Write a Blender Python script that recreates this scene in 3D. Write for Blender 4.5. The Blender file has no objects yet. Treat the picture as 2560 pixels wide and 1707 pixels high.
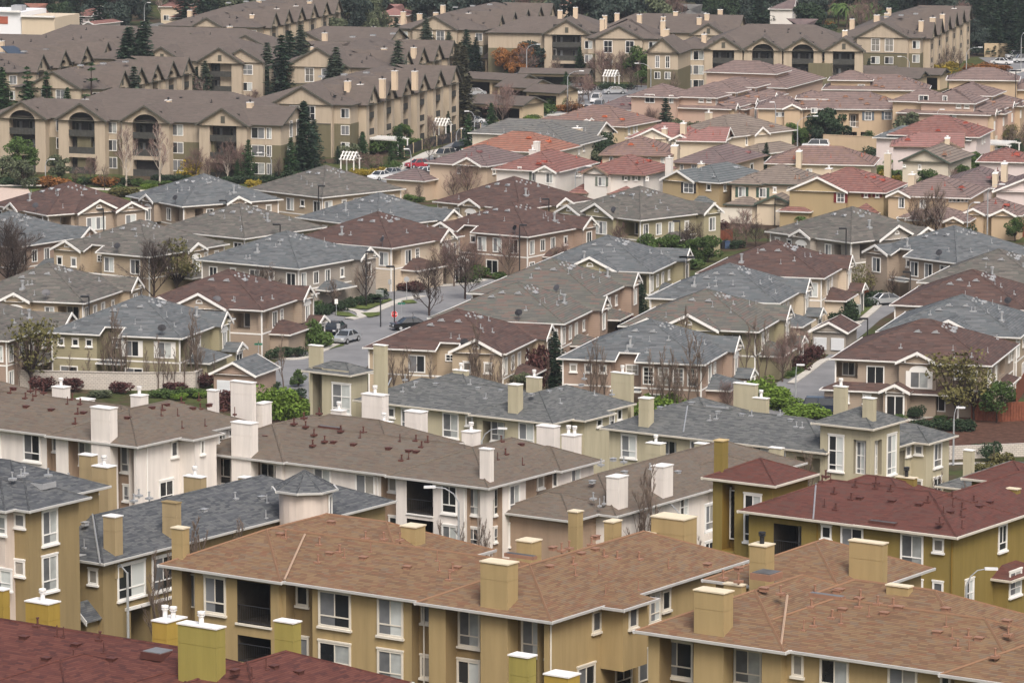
import bpy, math, random
from mathutils import Vector, Matrix
R = math.radians
random.seed(7)
sc = bpy.context.scene
col = sc.collection
# ------------------------------------------------------------------ camera maths
FOC, PITCH, CAMH = 10450., R(8.4), 71.
_c, _s = math.cos(PITCH), math.sin(PITCH)
def gz(y):                                   # ground height: flat plain, hillside rising towards the viewer
    t = 400 - y
    if t < -12: return 0.
    if t < 12: return .077 * (t + 12) ** 2 / 48
    return .077 * t
def at(px, py, z):                           # pixel of the photograph -> point of the place at height z
    x = (px - 1280) / FOC; y = -(py - 853.5) / FOC
    d = (x, _c + y * _s, -_s + y * _c)
    t = (z - CAMH) / d[2]
    return (d[0] * t, d[1] * t, z)
def atg(px, py, h=0.):                       # the same, on the ground
    z = h
    for i in range(50): z = .5 * z + .5 * (gz(at(px, py, z)[1]) + h)
    return at(px, py, z)
def proj(x, y, z):
    z -= CAMH; f = y * _c - z * _s; u = y * _s + z * _c
    return 1280 + FOC * x / f, 853.5 - FOC * u / f
Q = {1: (0, 850), 2: (850, 850), 3: (1700, 850), 4: (0, 1137), 5: (850, 1137), 6: (1700, 1137),
     7: (0, 0), 8: (850, 0), 9: (1700, 0), 10: (0, 430), 11: (850, 430), 12: (1700, 430),
     13: (1280, 250), 14: (1700, 250), 15: (2130, 250), 16: (0, 0), 17: (430, 0), 18: (850, 0), 19: (1280, 0), 20: (1700, 0)}
def q(n, x, y): k = 2.735 if n < 13 else 5.47; return (Q[n][0] + x / k, Q[n][1] + y / k)
cam = bpy.data.cameras.new('camera'); camo = bpy.data.objects.new('camera', cam); col.objects.link(camo)
cam.sensor_width = 36; cam.lens = 36 * FOC / 2560; cam.clip_start = 1; cam.clip_end = 6000
camo.location = (0, 0, CAMH); camo.rotation_euler = (R(90) - PITCH, 0, 0); sc.camera = camo
# ------------------------------------------------------------------ materials
MATS = {}
def nmat(name, rough=.8, spec=.25):
    m = bpy.data.materials.new(name); m.use_nodes = True
    nt = m.node_tree; b = nt.nodes['Principled BSDF']
    b.inputs['Roughness'].default_value = rough
    b.inputs['Specular IOR Level'].default_value = spec
    MATS[name] = m
    return m, nt, b
def node(nt, t, **kw):
    n = nt.nodes.new(t)
    for k, v in kw.items():
        if k.startswith('i_'):
            n.inputs[k[2:].replace('_', ' ')].default_value = v
        else: setattr(n, k, v)
    return n
def mixc(nt, fac, a, b, blend='MIX'):
    n = nt.nodes.new('ShaderNodeMix'); n.data_type = 'RGBA'; n.blend_type = blend
    for s, v in ((0, fac), (6, a), (7, b)):
        if hasattr(v, 'is_output'): nt.links.new(v, n.inputs[s])
        else: n.inputs[s].default_value = v if s == 0 else (*v, 1)[:4]
    return n.outputs[2]
def mth(nt, op, a, b=0.):
    n = nt.nodes.new('ShaderNodeMath'); n.operation = op
    for s, v in ((0, a), (1, b)):
        if hasattr(v, 'is_output'): nt.links.new(v, n.inputs[s])
        else: n.inputs[s].default_value = v
    return n.outputs[0]
def noise(nt, vec, scale, detail=3, rough=.6):
    n = node(nt, 'ShaderNodeTexNoise'); n.inputs['Scale'].default_value = scale
    n.inputs['Detail'].default_value = detail; n.inputs['Roughness'].default_value = rough
    nt.links.new(vec, n.inputs['Vector']); return n.outputs['Fac']
def ramp(nt, fac, stops):
    n = node(nt, 'ShaderNodeValToRGB'); cr = n.color_ramp
    while len(cr.elements) < len(stops): cr.elements.new(.5)
    for e, (p, c) in zip(cr.elements, stops): e.position = p; e.color = (*c, 1)
    nt.links.new(fac, n.inputs['Fac']); return n.outputs['Color']
def sc3(c, k): return tuple(v * k for v in c)
def flat(name, c, rough=.7, spec=.3, var=.0, scale=2., metal=0.):
    m, nt, b = nmat(name, rough, spec); b.inputs['Metallic'].default_value = metal
    if var:
        tc = node(nt, 'ShaderNodeTexCoord')
        f = noise(nt, tc.outputs['Object'], scale, 4)
        nt.links.new(ramp(nt, f, [(.3, sc3(c, 1 - var)), (.7, sc3(c, 1 + var))]), b.inputs['Base Color'])
    else: b.inputs['Base Color'].default_value = (*c, 1)
    return m
def stucco(name, c, streak=.2):             # rendered wall with patchy tone, rain streaks and fine grain
    m, nt, b = nmat(name, .9, .15)
    tc = node(nt, 'ShaderNodeTexCoord'); mp = node(nt, 'ShaderNodeMapping'); mp.inputs['Scale'].default_value = (1.6, 1.6, .16)
    nt.links.new(tc.outputs['Object'], mp.inputs['Vector'])
    a = noise(nt, mp.outputs[0], 1.2, 4); d = noise(nt, tc.outputs['Object'], .35, 4)
    c1 = ramp(nt, a, [(.25, sc3(c, 1 - streak)), (.55, c), (.8, sc3(c, 1 + streak * .6))])
    c2 = mixc(nt, mth(nt, 'MULTIPLY', d, .5), c1, sc3(c, .8), 'MIX')
    nt.links.new(c2, b.inputs['Base Color'])
    bp = node(nt, 'ShaderNodeBump'); bp.inputs['Strength'].default_value = .25; bp.inputs['Distance'].default_value = .02
    nt.links.new(noise(nt, tc.outputs['Object'], 14, 2), bp.inputs['Height']); nt.links.new(bp.outputs[0], b.inputs['Normal'])
    return m
def siding(name, c):                         # lap boards
    m, nt, b = nmat(name, .75, .2)
    tc = node(nt, 'ShaderNodeTexCoord'); sp = node(nt, 'ShaderNodeSeparateXYZ'); nt.links.new(tc.outputs['Object'], sp.inputs[0])
    fr = mth(nt, 'FRACT', mth(nt, 'MULTIPLY', sp.outputs[2], 5.))
    line = mth(nt, 'LESS_THAN', fr, .14)
    d = noise(nt, tc.outputs['Object'], .5, 4)
    c1 = ramp(nt, d, [(.3, sc3(c, .9)), (.7, sc3(c, 1.08))])
    nt.links.new(mixc(nt, mth(nt, 'MULTIPLY', line, .35), c1, sc3(c, .45)), b.inputs['Base Color'])
    bp = node(nt, 'ShaderNodeBump'); bp.inputs['Strength'].default_value = .5; bp.inputs['Distance'].default_value = .02
    nt.links.new(mth(nt, 'SUBTRACT', 1., fr), bp.inputs['Height']); nt.links.new(bp.outputs[0], b.inputs['Normal'])
    return m
def shingle(name, cols, w=.4, h=.16, dark=.6):   # asphalt shingle tabs in UV metres, tab by tab tone
    m, nt, b = nmat(name, .92, .2)
    tc = node(nt, 'ShaderNodeUVMap'); sp = node(nt, 'ShaderNodeSeparateXYZ'); nt.links.new(tc.outputs[0], sp.inputs[0])
    v = mth(nt, 'DIVIDE', sp.outputs[1], h); row = mth(nt, 'FLOOR', v)
    wn0 = node(nt, 'ShaderNodeTexWhiteNoise', noise_dimensions='1D'); nt.links.new(row, wn0.inputs['W'])
    u = mth(nt, 'ADD', mth(nt, 'DIVIDE', sp.outputs[0], w), wn0.outputs['Value'])
    cell = mth(nt, 'FLOOR', u)
    cb = node(nt, 'ShaderNodeCombineXYZ'); nt.links.new(cell, cb.inputs[0]); nt.links.new(row, cb.inputs[1])
    wn = node(nt, 'ShaderNodeTexWhiteNoise', noise_dimensions='2D'); nt.links.new(cb.outputs[0], wn.inputs['Vector'])
    n = len(cols); cr = ramp(nt, wn.outputs['Value'], [((i + .0) / n, c) for i, c in enumerate(cols)])
    nt.nodes[-1].color_ramp.interpolation = 'CONSTANT' if False else 'LINEAR'
    fr = mth(nt, 'FRACT', v); edge = mth(nt, 'LESS_THAN', fr, .22)
    c1 = mixc(nt, mth(nt, 'MULTIPLY', edge, 1 - dark), cr, (.02, .02, .02))
    big = noise(nt, tc.outputs[0], .22, 4); mp = node(nt, 'ShaderNodeMapping'); mp.inputs['Scale'].default_value = (2.2, .12, 1)
    nt.links.new(tc.outputs[0], mp.inputs['Vector']); run = noise(nt, mp.outputs[0], 1., 3)
    k = mth(nt, 'ADD', mth(nt, 'MULTIPLY', big, .5), mth(nt, 'MULTIPLY', run, .35))
    kk = ramp(nt, k, [(.25, (.88, .88, .88)), (.6, (1.06, 1.06, 1.06))])
    nt.links.new(mixc(nt, 1., c1, kk, 'MULTIPLY'), b.inputs['Base Color'])
    bp = node(nt, 'ShaderNodeBump'); bp.inputs['Strength'].default_value = .6; bp.inputs['Distance'].default_value = .02
    nt.links.new(mth(nt, 'ADD', mth(nt, 'SUBTRACT', 1., fr), mth(nt, 'MULTIPLY', wn.outputs['Value'], .4)), bp.inputs['Height'])
    nt.links.new(bp.outputs[0], b.inputs['Normal'])
    return m
def tile(name, cols):                        # flat concrete tiles: strong courses
    return shingle(name, cols, w=.5, h=.62, dark=.28)
WHITE = flat('white_paint', (.74, .73, .70), .55, .3, .05, 1.5)
CREAM = flat('cream_paint', (.62, .58, .50), .6, .3, .06, 1.5)
GUT = flat('gutter_paint', (.52, .515, .495), .5, .35, .06, 1.)
CAPM = stucco('chimney_cap_white', (.80, .79, .76), .08)
DKTRIM = flat('dark_olive_trim', (.085, .082, .066), .7, .2, .1)
BLACK = flat('black_metal', (.018, .018, .02), .5, .4)
GREYM = flat('grey_metal', (.30, .31, .32), .45, .5, .08)
GALV = flat('galvanised', (.42, .44, .46), .4, .5, .1, 3, .4)
RUST = flat('dark_red_vent', (.09, .035, .028), .6, .3, .1)
BROWNV = flat('brown_vent', (.27, .15, .10), .6, .3, .1)
DARKIN = flat('dark_interior', (.02, .02, .02), .9, .1)
WOOD = flat('fence_redwood', (.17, .06, .035), .85, .2, .25, 3)
def glass(name, c, rough=.12, spec=.5):
    m, nt, b = nmat(name, rough, spec)
    tc = node(nt, 'ShaderNodeTexCoord'); d = noise(nt, tc.outputs['Object'], 1.1, 2)
    oi = node(nt, 'ShaderNodeObjectInfo')
    k = mth(nt, 'ADD', mth(nt, 'MULTIPLY', d, .8), mth(nt, 'MULTIPLY', oi.outputs['Random'], .8))
    nt.links.new(ramp(nt, k, [(.3, sc3(c, .55)), (1., sc3(c, 1.5))]), b.inputs['Base Color'])
    return m
GL_D = glass('glass_dark', (.016, .018, .02)); GL_S = glass('insect_screen', (.115, .12, .125), .5, .3)
GL_C = glass('glass_curtain', (.36, .38, .37), .2, .5); GL_B = glass('glass_blind', (.20, .19, .17), .2, .5)
RED_SIGN = flat('sign_red', (.60, .015, .02), .4, .4)
# ------------------------------------------------------------------ mesh builder
class MB:
    def __init__(s): s.v = []; s.f = []; s.m = []
    def poly(s, pts, m=0):
        k = len(s.v); s.v += [tuple(p) for p in pts]; s.f.append(tuple(range(k, k + len(pts)))); s.m.append(m)
    def box(s, x0, x1, y0, y1, z0, z1, m=0, bottom=True):
        if x0 > x1: x0, x1 = x1, x0
        if y0 > y1: y0, y1 = y1, y0
        k = len(s.v)
        s.v += [(x0, y0, z0), (x1, y0, z0), (x1, y1, z0), (x0, y1, z0), (x0, y0, z1), (x1, y0, z1), (x1, y1, z1), (x0, y1, z1)]
        fs = [(4, 5, 6, 7), (0, 1, 5, 4), (1, 2, 6, 5), (2, 3, 7, 6), (3, 0, 4, 7)] + ([(3, 2, 1, 0)] if bottom else [])
        for f in fs: s.f.append(tuple(k + i for i in f)); s.m.append(m)
    def prism(s, pts, d, m=0):               # polygon pts (3d) extruded by vector d
        n = len(pts); a = [Vector(p) for p in pts]; b = [p + Vector(d) for p in a]
        nrm = Vector((0, 0, 0))
        for i in range(n): nrm += (a[i] - a[0]).cross(a[(i + 1) % n] - a[0])
        if nrm.dot(Vector(d)) > 0: a, b = b, a
        s.poly(a, m); s.poly(b[::-1], m)
        for i in range(n):
            j = (i + 1) % n; s.poly([a[j], a[i], b[i], b[j]], m)
    def tube(s, pts, rad, n=6, m=0, cap=True):
        pts = [Vector(p) for p in pts]; rads = rad if isinstance(rad, (list, tuple)) else [rad] * len(pts)
        k0 = len(s.v); ref = Vector((.13, .97, .2))
        for i, p in enumerate(pts):
            t = (pts[min(i + 1, len(pts) - 1)] - pts[max(i - 1, 0)]).normalized()
            a = t.cross(ref if abs(t.dot(ref)) < .95 else Vector((1, 0, 0))).normalized(); b = t.cross(a)
            for j in range(n):
                an = 2 * math.pi * j / n; w = p + (a * math.cos(an) + b * math.sin(an)) * rads[i]; s.v.append(tuple(w))
        for i in range(len(pts) - 1):
            for j in range(n):
                j2 = (j + 1) % n
                s.f.append((k0 + i * n + j, k0 + (i + 1) * n + j, k0 + (i + 1) * n + j2, k0 + i * n + j2)); s.m.append(m)
        if cap:
            s.f.append(tuple(k0 + j for j in range(n))); s.m.append(m)
            e = k0 + (len(pts) - 1) * n; s.f.append(tuple(e + n - 1 - j for j in range(n))); s.m.append(m)
    def mesh(s, name, mats, smooth=False):
        me = bpy.data.meshes.new(name); me.from_pydata(s.v, [], s.f)
        for m in mats: me.materials.append(m)
        if len(mats) > 1: me.polygons.foreach_set('material_index', s.m)
        if smooth: me.polygons.foreach_set('use_smooth', [True] * len(s.f))
        uv = me.uv_layers.new(name='UVMap'); data = []
        Z = Vector((0, 0, 1))
        for p in me.polygons:
            n = p.normal
            if abs(n.z) > .999: a = Vector((1, 0, 0)); b = Vector((0, 1, 0))
            else: a = Z.cross(n).normalized(); b = n.cross(a)
            for vi in p.vertices:
                c = me.vertices[vi].co; data += [c.dot(a) + .37, c.dot(b)]
        uv.data.foreach_set('uv', data)
        me.update(); return me
    def obj(s, name, mats, parent=None, smooth=False):
        if not s.f: return None
        o = bpy.data.objects.new(name, s.mesh(name, mats if isinstance(mats, (list, tuple)) else [mats], smooth)); col.objects.link(o)
        if parent: o.parent = parent
        return o
def link(name, me, parent, loc=(0, 0, 0), rz=0., scale=None, rot=None):
    o = bpy.data.objects.new(name, me); col.objects.link(o); o.parent = parent; o.location = loc
    o.rotation_euler = rot if rot else (0, 0, rz)
    if scale: o.scale = scale if isinstance(scale, tuple) else (scale,) * 3
    return o
def tag(o, label=None, cat=None, group=None, kind=None):
    if label: o['label'] = label
    if cat: o['category'] = cat
    if group: o['group'] = group
    if kind: o['kind'] = kind
    return o
def empty(name, loc, rz=0.):
    o = bpy.data.objects.new(name, None); col.objects.link(o); o.location = loc; o.rotation_euler = (0, 0, rz); o.empty_display_size = .5
    return o
# ------------------------------------------------------------------ shared small parts
WC = {}
def window_meshes(w, h, style, trim, dv):
    w = round(w * 10) / 10; h = round(h * 10) / 10; key = (w, h, style, trim.name, dv)
    if key in WC: return WC[key]
    f = MB(); p = MB(); b = .12 if style not in ('thin', 'far') else .08
    if style == 'far': b = .09
    f.box(-w/2, -w/2+b, -.08, 0, 0, h); f.box(w/2-b, w/2, -.08, 0, 0, h)
    f.box(-w/2+b, w/2-b, -.08, 0, h-b, h); f.box(-w/2+b, w/2-b, -.08, 0, 0, b)
    if style in ('sl', 'sm', 'tall', 'case'):
        f.box(-w/2-.07, w/2+.07, -.16, 0, -.13, .0)
        f.box(-w/2-.04, w/2+.04, -.11, 0, h, h+.1)
    iw = w - 2 * b; x0 = -iw / 2; z0 = b; z1 = h - b; t = .028
    if style == 'sl': f.box(-t, t, -.06, 0, z0 + .28 * (z1 - z0), z1); f.box(x0, -x0, -.058, 0, z0 + .26 * (z1 - z0), z0 + .30 * (z1 - z0))
    elif style in ('th', 'far'): f.box(-t, t, -.06, 0, z0, z1)
    elif style == 'dbl': f.box(-.07, .07, -.079, 0, z0, z1); f.box(x0/2-t, x0/2+t, -.06, 0, z0, z1); f.box(-x0/2-t, -x0/2+t, -.06, 0, z0, z1)
    elif style == 'tall':
        f.box(-t, t, -.06, 0, z0, z1)
        for k in (.14, .57): f.box(x0, -x0, -.058, 0, z0 + k * (z1 - z0) - .04, z0 + k * (z1 - z0) + .04)
    elif style == 'gr':
        f.box(-t, t, -.06, 0, z0, z1); f.box(x0, -x0, -.058, 0, (z0+z1)/2-t, (z0+z1)/2+t)
    elif style == 'sash':
        f.box(-t*.6, t*.6, -.05, 0, z0, z1)
        for k in (.25, .5, .75): f.box(x0, -x0, -.052, 0, z0+k*(z1-z0)-t*(.6 if k != .5 else 1), z0+k*(z1-z0)+t*(.6 if k != .5 else 1))
    combos = {'sl': [(1, 2), (1, 2), (1, 0), (0, 2), (1, 3), (0, 0)], 'th': [(1, 2), (1, 0), (1, 2), (0, 0)], 'dbl': [(1, 2), (1, 2)], 'tall': [(1, 2), (0, 2)],
              'far': [(1, 2), (0, 1), (1, 1), (0, 2)]}.get(style, [(0, 0), (1, 1), (3, 3)])
    L, Rr = combos[dv % len(combos)]; y = -.018
    if style == 'dbl':
        for k in range(4): p.poly([(x0+iw*k/4, y, z0), (x0+iw*(k+1)/4, y, z0), (x0+iw*(k+1)/4, y, z1), (x0+iw*k/4, y, z1)], L if k % 2 == 0 else Rr)
    else:
        p.poly([(x0, y, z0), (0, y, z0), (0, y, z1), (x0, y, z1)], L); p.poly([(0, y, z0), (-x0, y, z0), (-x0, y, z1), (0, y, z1)], Rr)
    WC[key] = (f.mesh('window', [trim]), p.mesh('pane', [GL_D, GL_S, GL_C, GL_B])); return WC[key]
def cached(key, fn):
    if key not in WC: WC[key] = fn()
    return WC[key]
def shutter_mesh(h, mat):
    def fn():
        m = MB(); m.box(-.2, .2, -.06, 0, 0, h)
        for z in range(int(h / .12)): m.box(-.15, .15, -.075, -.06, z*.12+.05, z*.12+.12)
        return m.mesh('shutter', [mat])
    return cached(('shut', round(h, 1), mat.name), fn)
def vent_mesh(kind, mat):
    def fn():
        m = MB()
        if kind == 'pipe': m.tube([(0, 0, -.2), (0, 0, .36)], .055, 7); m.tube([(0, 0, .36), (0, 0, .43)], .085, 7); m.box(-.2, .2, -.2, .2, -.1, .03)
        elif kind == 'thin': m.tube([(0, 0, -.2), (0, 0, .55)], .035, 6); m.box(-.12, .12, -.12, .12, -.1, .02)
        elif kind == 'box': m.box(-.2, .2, -.16, .16, -.1, .1); m.box(-.25, .25, -.2, .2, .1, .14)
        elif kind == 'stack': m.box(-.3, .3, -.3, .3, -.2, .12); m.tube([(0, 0, .1), (0, 0, .75)], .14, 8); m.tube([(0, 0, .75), (0, 0, .82)], .2, 8); m.tube([(0, 0, .9), (0, 0, 1.02)], .24, 8)
        elif kind == 'eyebrow':
            pts = [(.42 * math.cos(R(a)), 0, .34 * math.sin(R(a))) for a in range(0, 181, 30)]
            for i in range(6):
                a, b = pts[i], pts[i + 1]; m.poly([(a[0], -.3, a[2]), (b[0], -.3, b[2]), (b[0]*.4, .55, b[2]*.5+.1), (a[0]*.4, .55, a[2]*.5+.1)][::-1])
            m.poly([(x, -.27, z) for x, y, z in pts], 0)
            m.poly([(x*1.3, -.32, -.02 if z < .01 else z*1.12) for x, y, z in pts][:1] + [(-.55, -.32, -.02), (-.55, .1, .02), (.55, .1, .02)])
        elif kind == 'dome':
            for k in range(2): m.tube([(0, 0, -.1 + .16*k), (0, 0, .08 + .16*k)], .22 - .06*k, 8)
        elif kind == 'skylight':
            m.box(-.65, .65, -.65, .65, -.2, .16); m.box(-.56, .56, -.56, .56, .16, .2, 1)
        elif kind == 'strip': m.box(-1., 1., -.2, .2, -.1, .1); m.box(-.95, .95, -.15, .15, .1, .12, 1)
        return m.mesh('roof_vent', [mat, DARKIN if kind in ('eyebrow',) else GL_S])
    return cached(('vent', kind, mat.name), fn)
# ------------------------------------------------------------------ buildings
BROWNF = flat('flashing_tan', (.40, .29, .21), .6)
RECESS = flat('recess_shade', (.05, .042, .033), .9, .1, .15)  # shade of deep enclosed openings, painted into their wall colour
ALL = []                                    # (root, phrase) for the labels of what stands beside them
class Bld:
    def __init__(b, name, label, cat, group, C, z, th, e, mats, ref=None):
        # C: where the near corner of the eaves is seen, z: its height, e: eaves above the foot of the walls
        p = at(C[0], C[1], z) if len(C) == 2 else C
        b.O = p; b.th = R(th); b.base = p[2] - e; b.e = e
        b.root = empty(name, (p[0], p[1], b.base), -b.th); tag(b.root, label, cat, group)
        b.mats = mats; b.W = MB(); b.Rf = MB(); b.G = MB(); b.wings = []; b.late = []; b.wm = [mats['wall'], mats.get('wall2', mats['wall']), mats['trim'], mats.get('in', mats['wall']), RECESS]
        b.trim = mats['trim']; b.vm = mats.get('vent', GREYM); b.roof = None; b.flashes = []; b.nw = random.randint(0, 5)
        ALL.append((b.root, ref or label))
    def loc(b, p):
        dx, dy = p[0] - b.O[0], p[1] - b.O[1]; c, s = math.cos(b.th), math.sin(b.th)
        return dx * c - dy * s, dx * s + dy * c, p[2] - b.base
    def ray(b, px, py):
        o = Vector(b.loc((0, 0, CAMH))); t = Vector(b.loc(at(px, py, CAMH - 30))); return o, t - o
    def hit(b, px, py, n, k):                # ray with plane n.p = k (building's own axes)
        o, d = b.ray(px, py); n = Vector(n); return o + d * ((k - n.dot(o)) / n.dot(d))
    def pxz(b, x, y, py):                    # height at (x, y) that is seen on photo row py
        lo, hi = -10., 60.; c, s = math.cos(b.th), math.sin(b.th); X, Y = b.O[0] + x * c + y * s, b.O[1] - x * s + y * c
        for i in range(40):
            m = (lo + hi) / 2
            if proj(X, Y, m + b.base)[1] > py: lo = m
            else: hi = m
        return m
    def wing(b, ox, oy, W, D, e=None, **kw):
        w = Wing(b, ox, oy, W, D, b.e if e is None else e, **kw); b.wings.append(w); return w
    def chimney(b, x, y, z0, z1, wx, wy, cap=CAPM, mat=None, flues=(1,), band=.9, n=None, dark=False):
        m = MB(); zb = z1 - band
        m.box(x-wx/2, x+wx/2, y-wy/2, y+wy/2, z0, zb); m.box(x-wx/2+.015, x+wx/2-.015, y-wy/2+.015, y+wy/2-.015, zb, zb+.03); m.box(x-wx/2, x+wx/2, y-wy/2, y+wy/2, zb+.03, z1)
        o = m.obj('chimney', mat or b.mats.get('chim', b.mats['wall']), b.root)
        c = MB(); c.box(x-wx/2-.05, x+wx/2+.05, y-wy/2-.05, y+wy/2+.05, z1, z1+.07); c.obj('chimney_cap', cap, o)
        for i, k in enumerate(flues):
            if not k: continue
            f = MB(); fx = x + (i - (len(flues)-1)/2) * .55
            f.tube([(fx, y, z1), (fx, y, z1 + .5*k)], .13, 8); f.tube([(fx, y, z1+.5*k), (fx, y, z1+.55*k)], .2, 8); f.tube([(fx, y, z1+.6*k), (fx, y, z1+.72*k)], .2, 8)
            f.obj('flue', BLACK if dark else cap, o)
        return o
    def vent(b, kind, x, y, z, rz=0., mat=None, sc_=1.):
        b.late.append((vent_mesh(kind, mat or b.vm), (x, y, z), rz, sc_))
    def gutter_line(b, pts, closed=False, h=.15, t=.11):
        n = len(pts)
        for i in range(n if closed else n - 1):
            a = Vector(pts[i]); c = Vector(pts[(i + 1) % n]); d = c - a; d.z = 0; L = d.length
            if L < .02: continue
            d /= L; o = Vector((d.y, -d.x, 0)) * t; k = Vector((0, 0, .003 * (i % 3))); up = Vector((0, 0, 1))
            b.G.prism([a - up * h, a + up * .035 + k, a + o + up * .035 + k, a + o * .8 - up * (h - .04)], c - a + d * t)
    def done(b):
        for w in b.wings: w.finish()
        b.wall = b.W.obj('wall', b.wm, b.root)
        b.roof = b.Rf.obj('roof', [b.mats['roof'], b.mats.get('ridge', b.mats['roof'])], b.root)
        b.G.obj('gutter', b.mats.get('gut', GUT), b.roof or b.root)
        for me, p, rz, s in b.late: link('roof_vent', me, b.roof, p, rz, s)
        for m in b.flashes: m.obj('flashing', GALV if b.mats['roof'].name != 'shingle_clay_blend' else BROWNF, b.roof)
        return b
class Wing:
    def __init__(w, b, ox, oy, W, D, e, p=.42, over=.5, rd=None, ge='', notch=(), rnotch=(), wm=0, z0=-2.5, roof=True, gut=True, wall=True, wr=None):
        w.wr = wr
        w.b, w.ox, w.oy, w.W, w.D, w.e, w.p, w.over, w.ge, w.notch, w.wm, w.z0 = b, ox, oy, W, D, e, p, over, ge, sorted(notch), wm, z0
        w.rd = rd or ('x' if ('l' in ge or 'r' in ge) else 'y' if ('f' in ge or 'b' in ge) else 'x' if W >= D else 'y'); w.roofed = roof; w.gut = gut; w.wall = wall; w.holes = []; w.bands = []
    def P(w, face, s, d, z):
        if face == 'f': return Vector((w.ox - s, w.oy - d, z))
        if face == 'r': return Vector((w.ox + d, w.oy + s, z))
        if face == 'l': return Vector((w.ox - w.W - d, w.oy + s, z))
        return Vector((w.ox - s, w.oy + w.D + d, z))
    def rz(w, face): return {'f': 0, 'r': R(90), 'l': R(-90), 'b': R(180)}[face]
    def finish(w):
        b = w.b; x0, x1, y0, y1 = w.ox - w.W, w.ox, w.oy, w.oy + w.D; e, p, o = w.e, w.p, w.over
        eps = .004 * (len([k for k in b.wings[:b.wings.index(w)]]) % 9)
        if w.roofed:
            e_ = e + eps
            if w.rd == 'x':
                h = p * w.D / 2; yc = (y0 + y1) / 2
                xl = x0 + (0 if 'l' in w.ge else w.D / 2); xr = x1 - (0 if 'r' in w.ge else w.D / 2)
                A, Bp = (xl, yc, e_ + h), (xr, yc, e_ + h)
                F = [(x0, y0, e_)]
                for s0, s1, d in reversed(w.notch): F += [(x1-s1, y0, e_), (x1-s1, y0+d, e_+p*d), (x1-s0, y0+d, e_+p*d), (x1-s0, y0, e_)]
                F += [(x1, y0, e_), Bp, A]
                faces = [F, [(x1, y1, e_), (x0, y1, e_), A, Bp]]
                if 'l' not in w.ge: faces.append([(x0, y1, e_), (x0, y0, e_), A])
                if 'r' not in w.ge: faces.append([(x1, y0, e_), (x1, y1, e_), Bp])
                caps = [(A, Bp)] + ([((x0, y0, e_), A), ((x0, y1, e_), A)] if 'l' not in w.ge else []) + ([((x1, y0, e_), Bp), ((x1, y1, e_), Bp)] if 'r' not in w.ge else [])
            else:
                h = p * w.W / 2; xc = (x0 + x1) / 2
                ya = y0 + (0 if 'f' in w.ge else w.W / 2); yb = y1 - (0 if 'b' in w.ge else w.W / 2)
                A, Bp = (xc, ya, e_ + h), (xc, yb, e_ + h)
                faces = [[(x1, y0, e_), (x1, y1, e_), Bp, A], [(x0, y1, e_), (x0, y0, e_), A, Bp]]
                if 'f' not in w.ge:
                    F = [(x0, y0, e_)]
                    for s0, s1, d in reversed(w.notch): F += [(x1-s1, y0, e_), (x1-s1, y0+d, e_+p*d), (x1-s0, y0+d, e_+p*d), (x1-s0, y0, e_)]
                    faces.append(F + [(x1, y0, e_), A])
                if 'b' not in w.ge: faces.append([(x1, y1, e_), (x0, y1, e_), Bp])
                caps = [(A, Bp)] + ([((x0, y0, e_), A), ((x1, y0, e_), A)] if 'f' not in w.ge else []) + ([((x0, y1, e_), Bp), ((x1, y1, e_), Bp)] if 'b' not in w.ge else [])
            w.top = e_ + h
            for f in faces:
                g = [f[i] for i in range(len(f)) if (Vector(f[i]) - Vector(f[i-1])).length > .01]
                if len(g) > 2: b.Rf.poly(g)
            if b.mats.get('caps', True):
                for a, c in caps:
                    if (Vector(a) - Vector(c)).length > .2:
                        b.Rf.tube([(a[0], a[1], a[2]+.0), c], .075, 4, 1)
            # underside
            b.G.poly([(x0+.02, y1-.02, e_-.03), (x1-.02, y1-.02, e_-.03), (x1-.02, y0+.02, e_-.03), (x0+.02, y0+.02, e_-.03)] if not w.notch else [(x0, y1, e_-.03), (x1, y1, e_-.03), (x1, y0+3, e_-.03), (x0, y0+3, e_-.03)])
            # gutters round the eaves, boards on the gables
            if w.gut:
                front = [(x0, y0, e_)]
                for s0, s1, d in reversed(w.notch): front += [(x1-s1, y0, e_), (x1-s1, y0+d, e_+p*d), (x1-s0, y0+d, e_+p*d), (x1-s0, y0, e_)]
                front += [(x1, y0, e_)]
                if not (w.rd == 'y' and 'f' in w.ge): b.gutter_line(front)
                if not (w.rd == 'x' and 'r' in w.ge): b.gutter_line([(x1, y0, e_), (x1, y1, e_)])
                if not (w.rd == 'y' and 'b' in w.ge): b.gutter_line([(x1, y1, e_), (x0, y1, e_)])
                if not (w.rd == 'x' and 'l' in w.ge): b.gutter_line([(x0, y1, e_), (x0, y0, e_)])
            for g in w.ge:
                if g in 'lr':
                    X = x0 if g == 'l' else x1; sg = -1 if g == 'l' else 1; xi = X - sg * o
                    for ya in (y0, y1):
                        b.G.prism([(X, ya, e_-.22), (X, ya, e_+.05), (X, yc, e_+h+.05), (X, yc, e_+h-.22)], (sg*.07, 0, 0))
                    b.W.prism([(xi, y0+o, e-.05), (xi, y1-o, e-.05), (xi, y1-o, e+p*o-.06), (xi, yc, e+h-.06), (xi, y0+o, e+p*o-.06)], (-sg*.3, 0, 0), w.wm)
                else:
                    Y = y0 if g == 'f' else y1; sg = -1 if g == 'f' else 1; yi = Y - sg * o
                    for xa in (x0, x1):
                        b.G.prism([(xa, Y, e_-.22), (xa, Y, e_+.05), (xc, Y, e_+h+.05), (xc, Y, e_+h-.22)], (0, sg*.07, 0))
                    b.W.prism([(x0+o, yi, e-.05), (x1-o, yi, e-.05), (x1-o, yi, e+p*o-.06), (xc, yi, e+h-.06), (x0+o, yi, e+p*o-.06)], (0, -sg*.3, 0), w.wm)
        if w.wall: w.walls()
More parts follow.
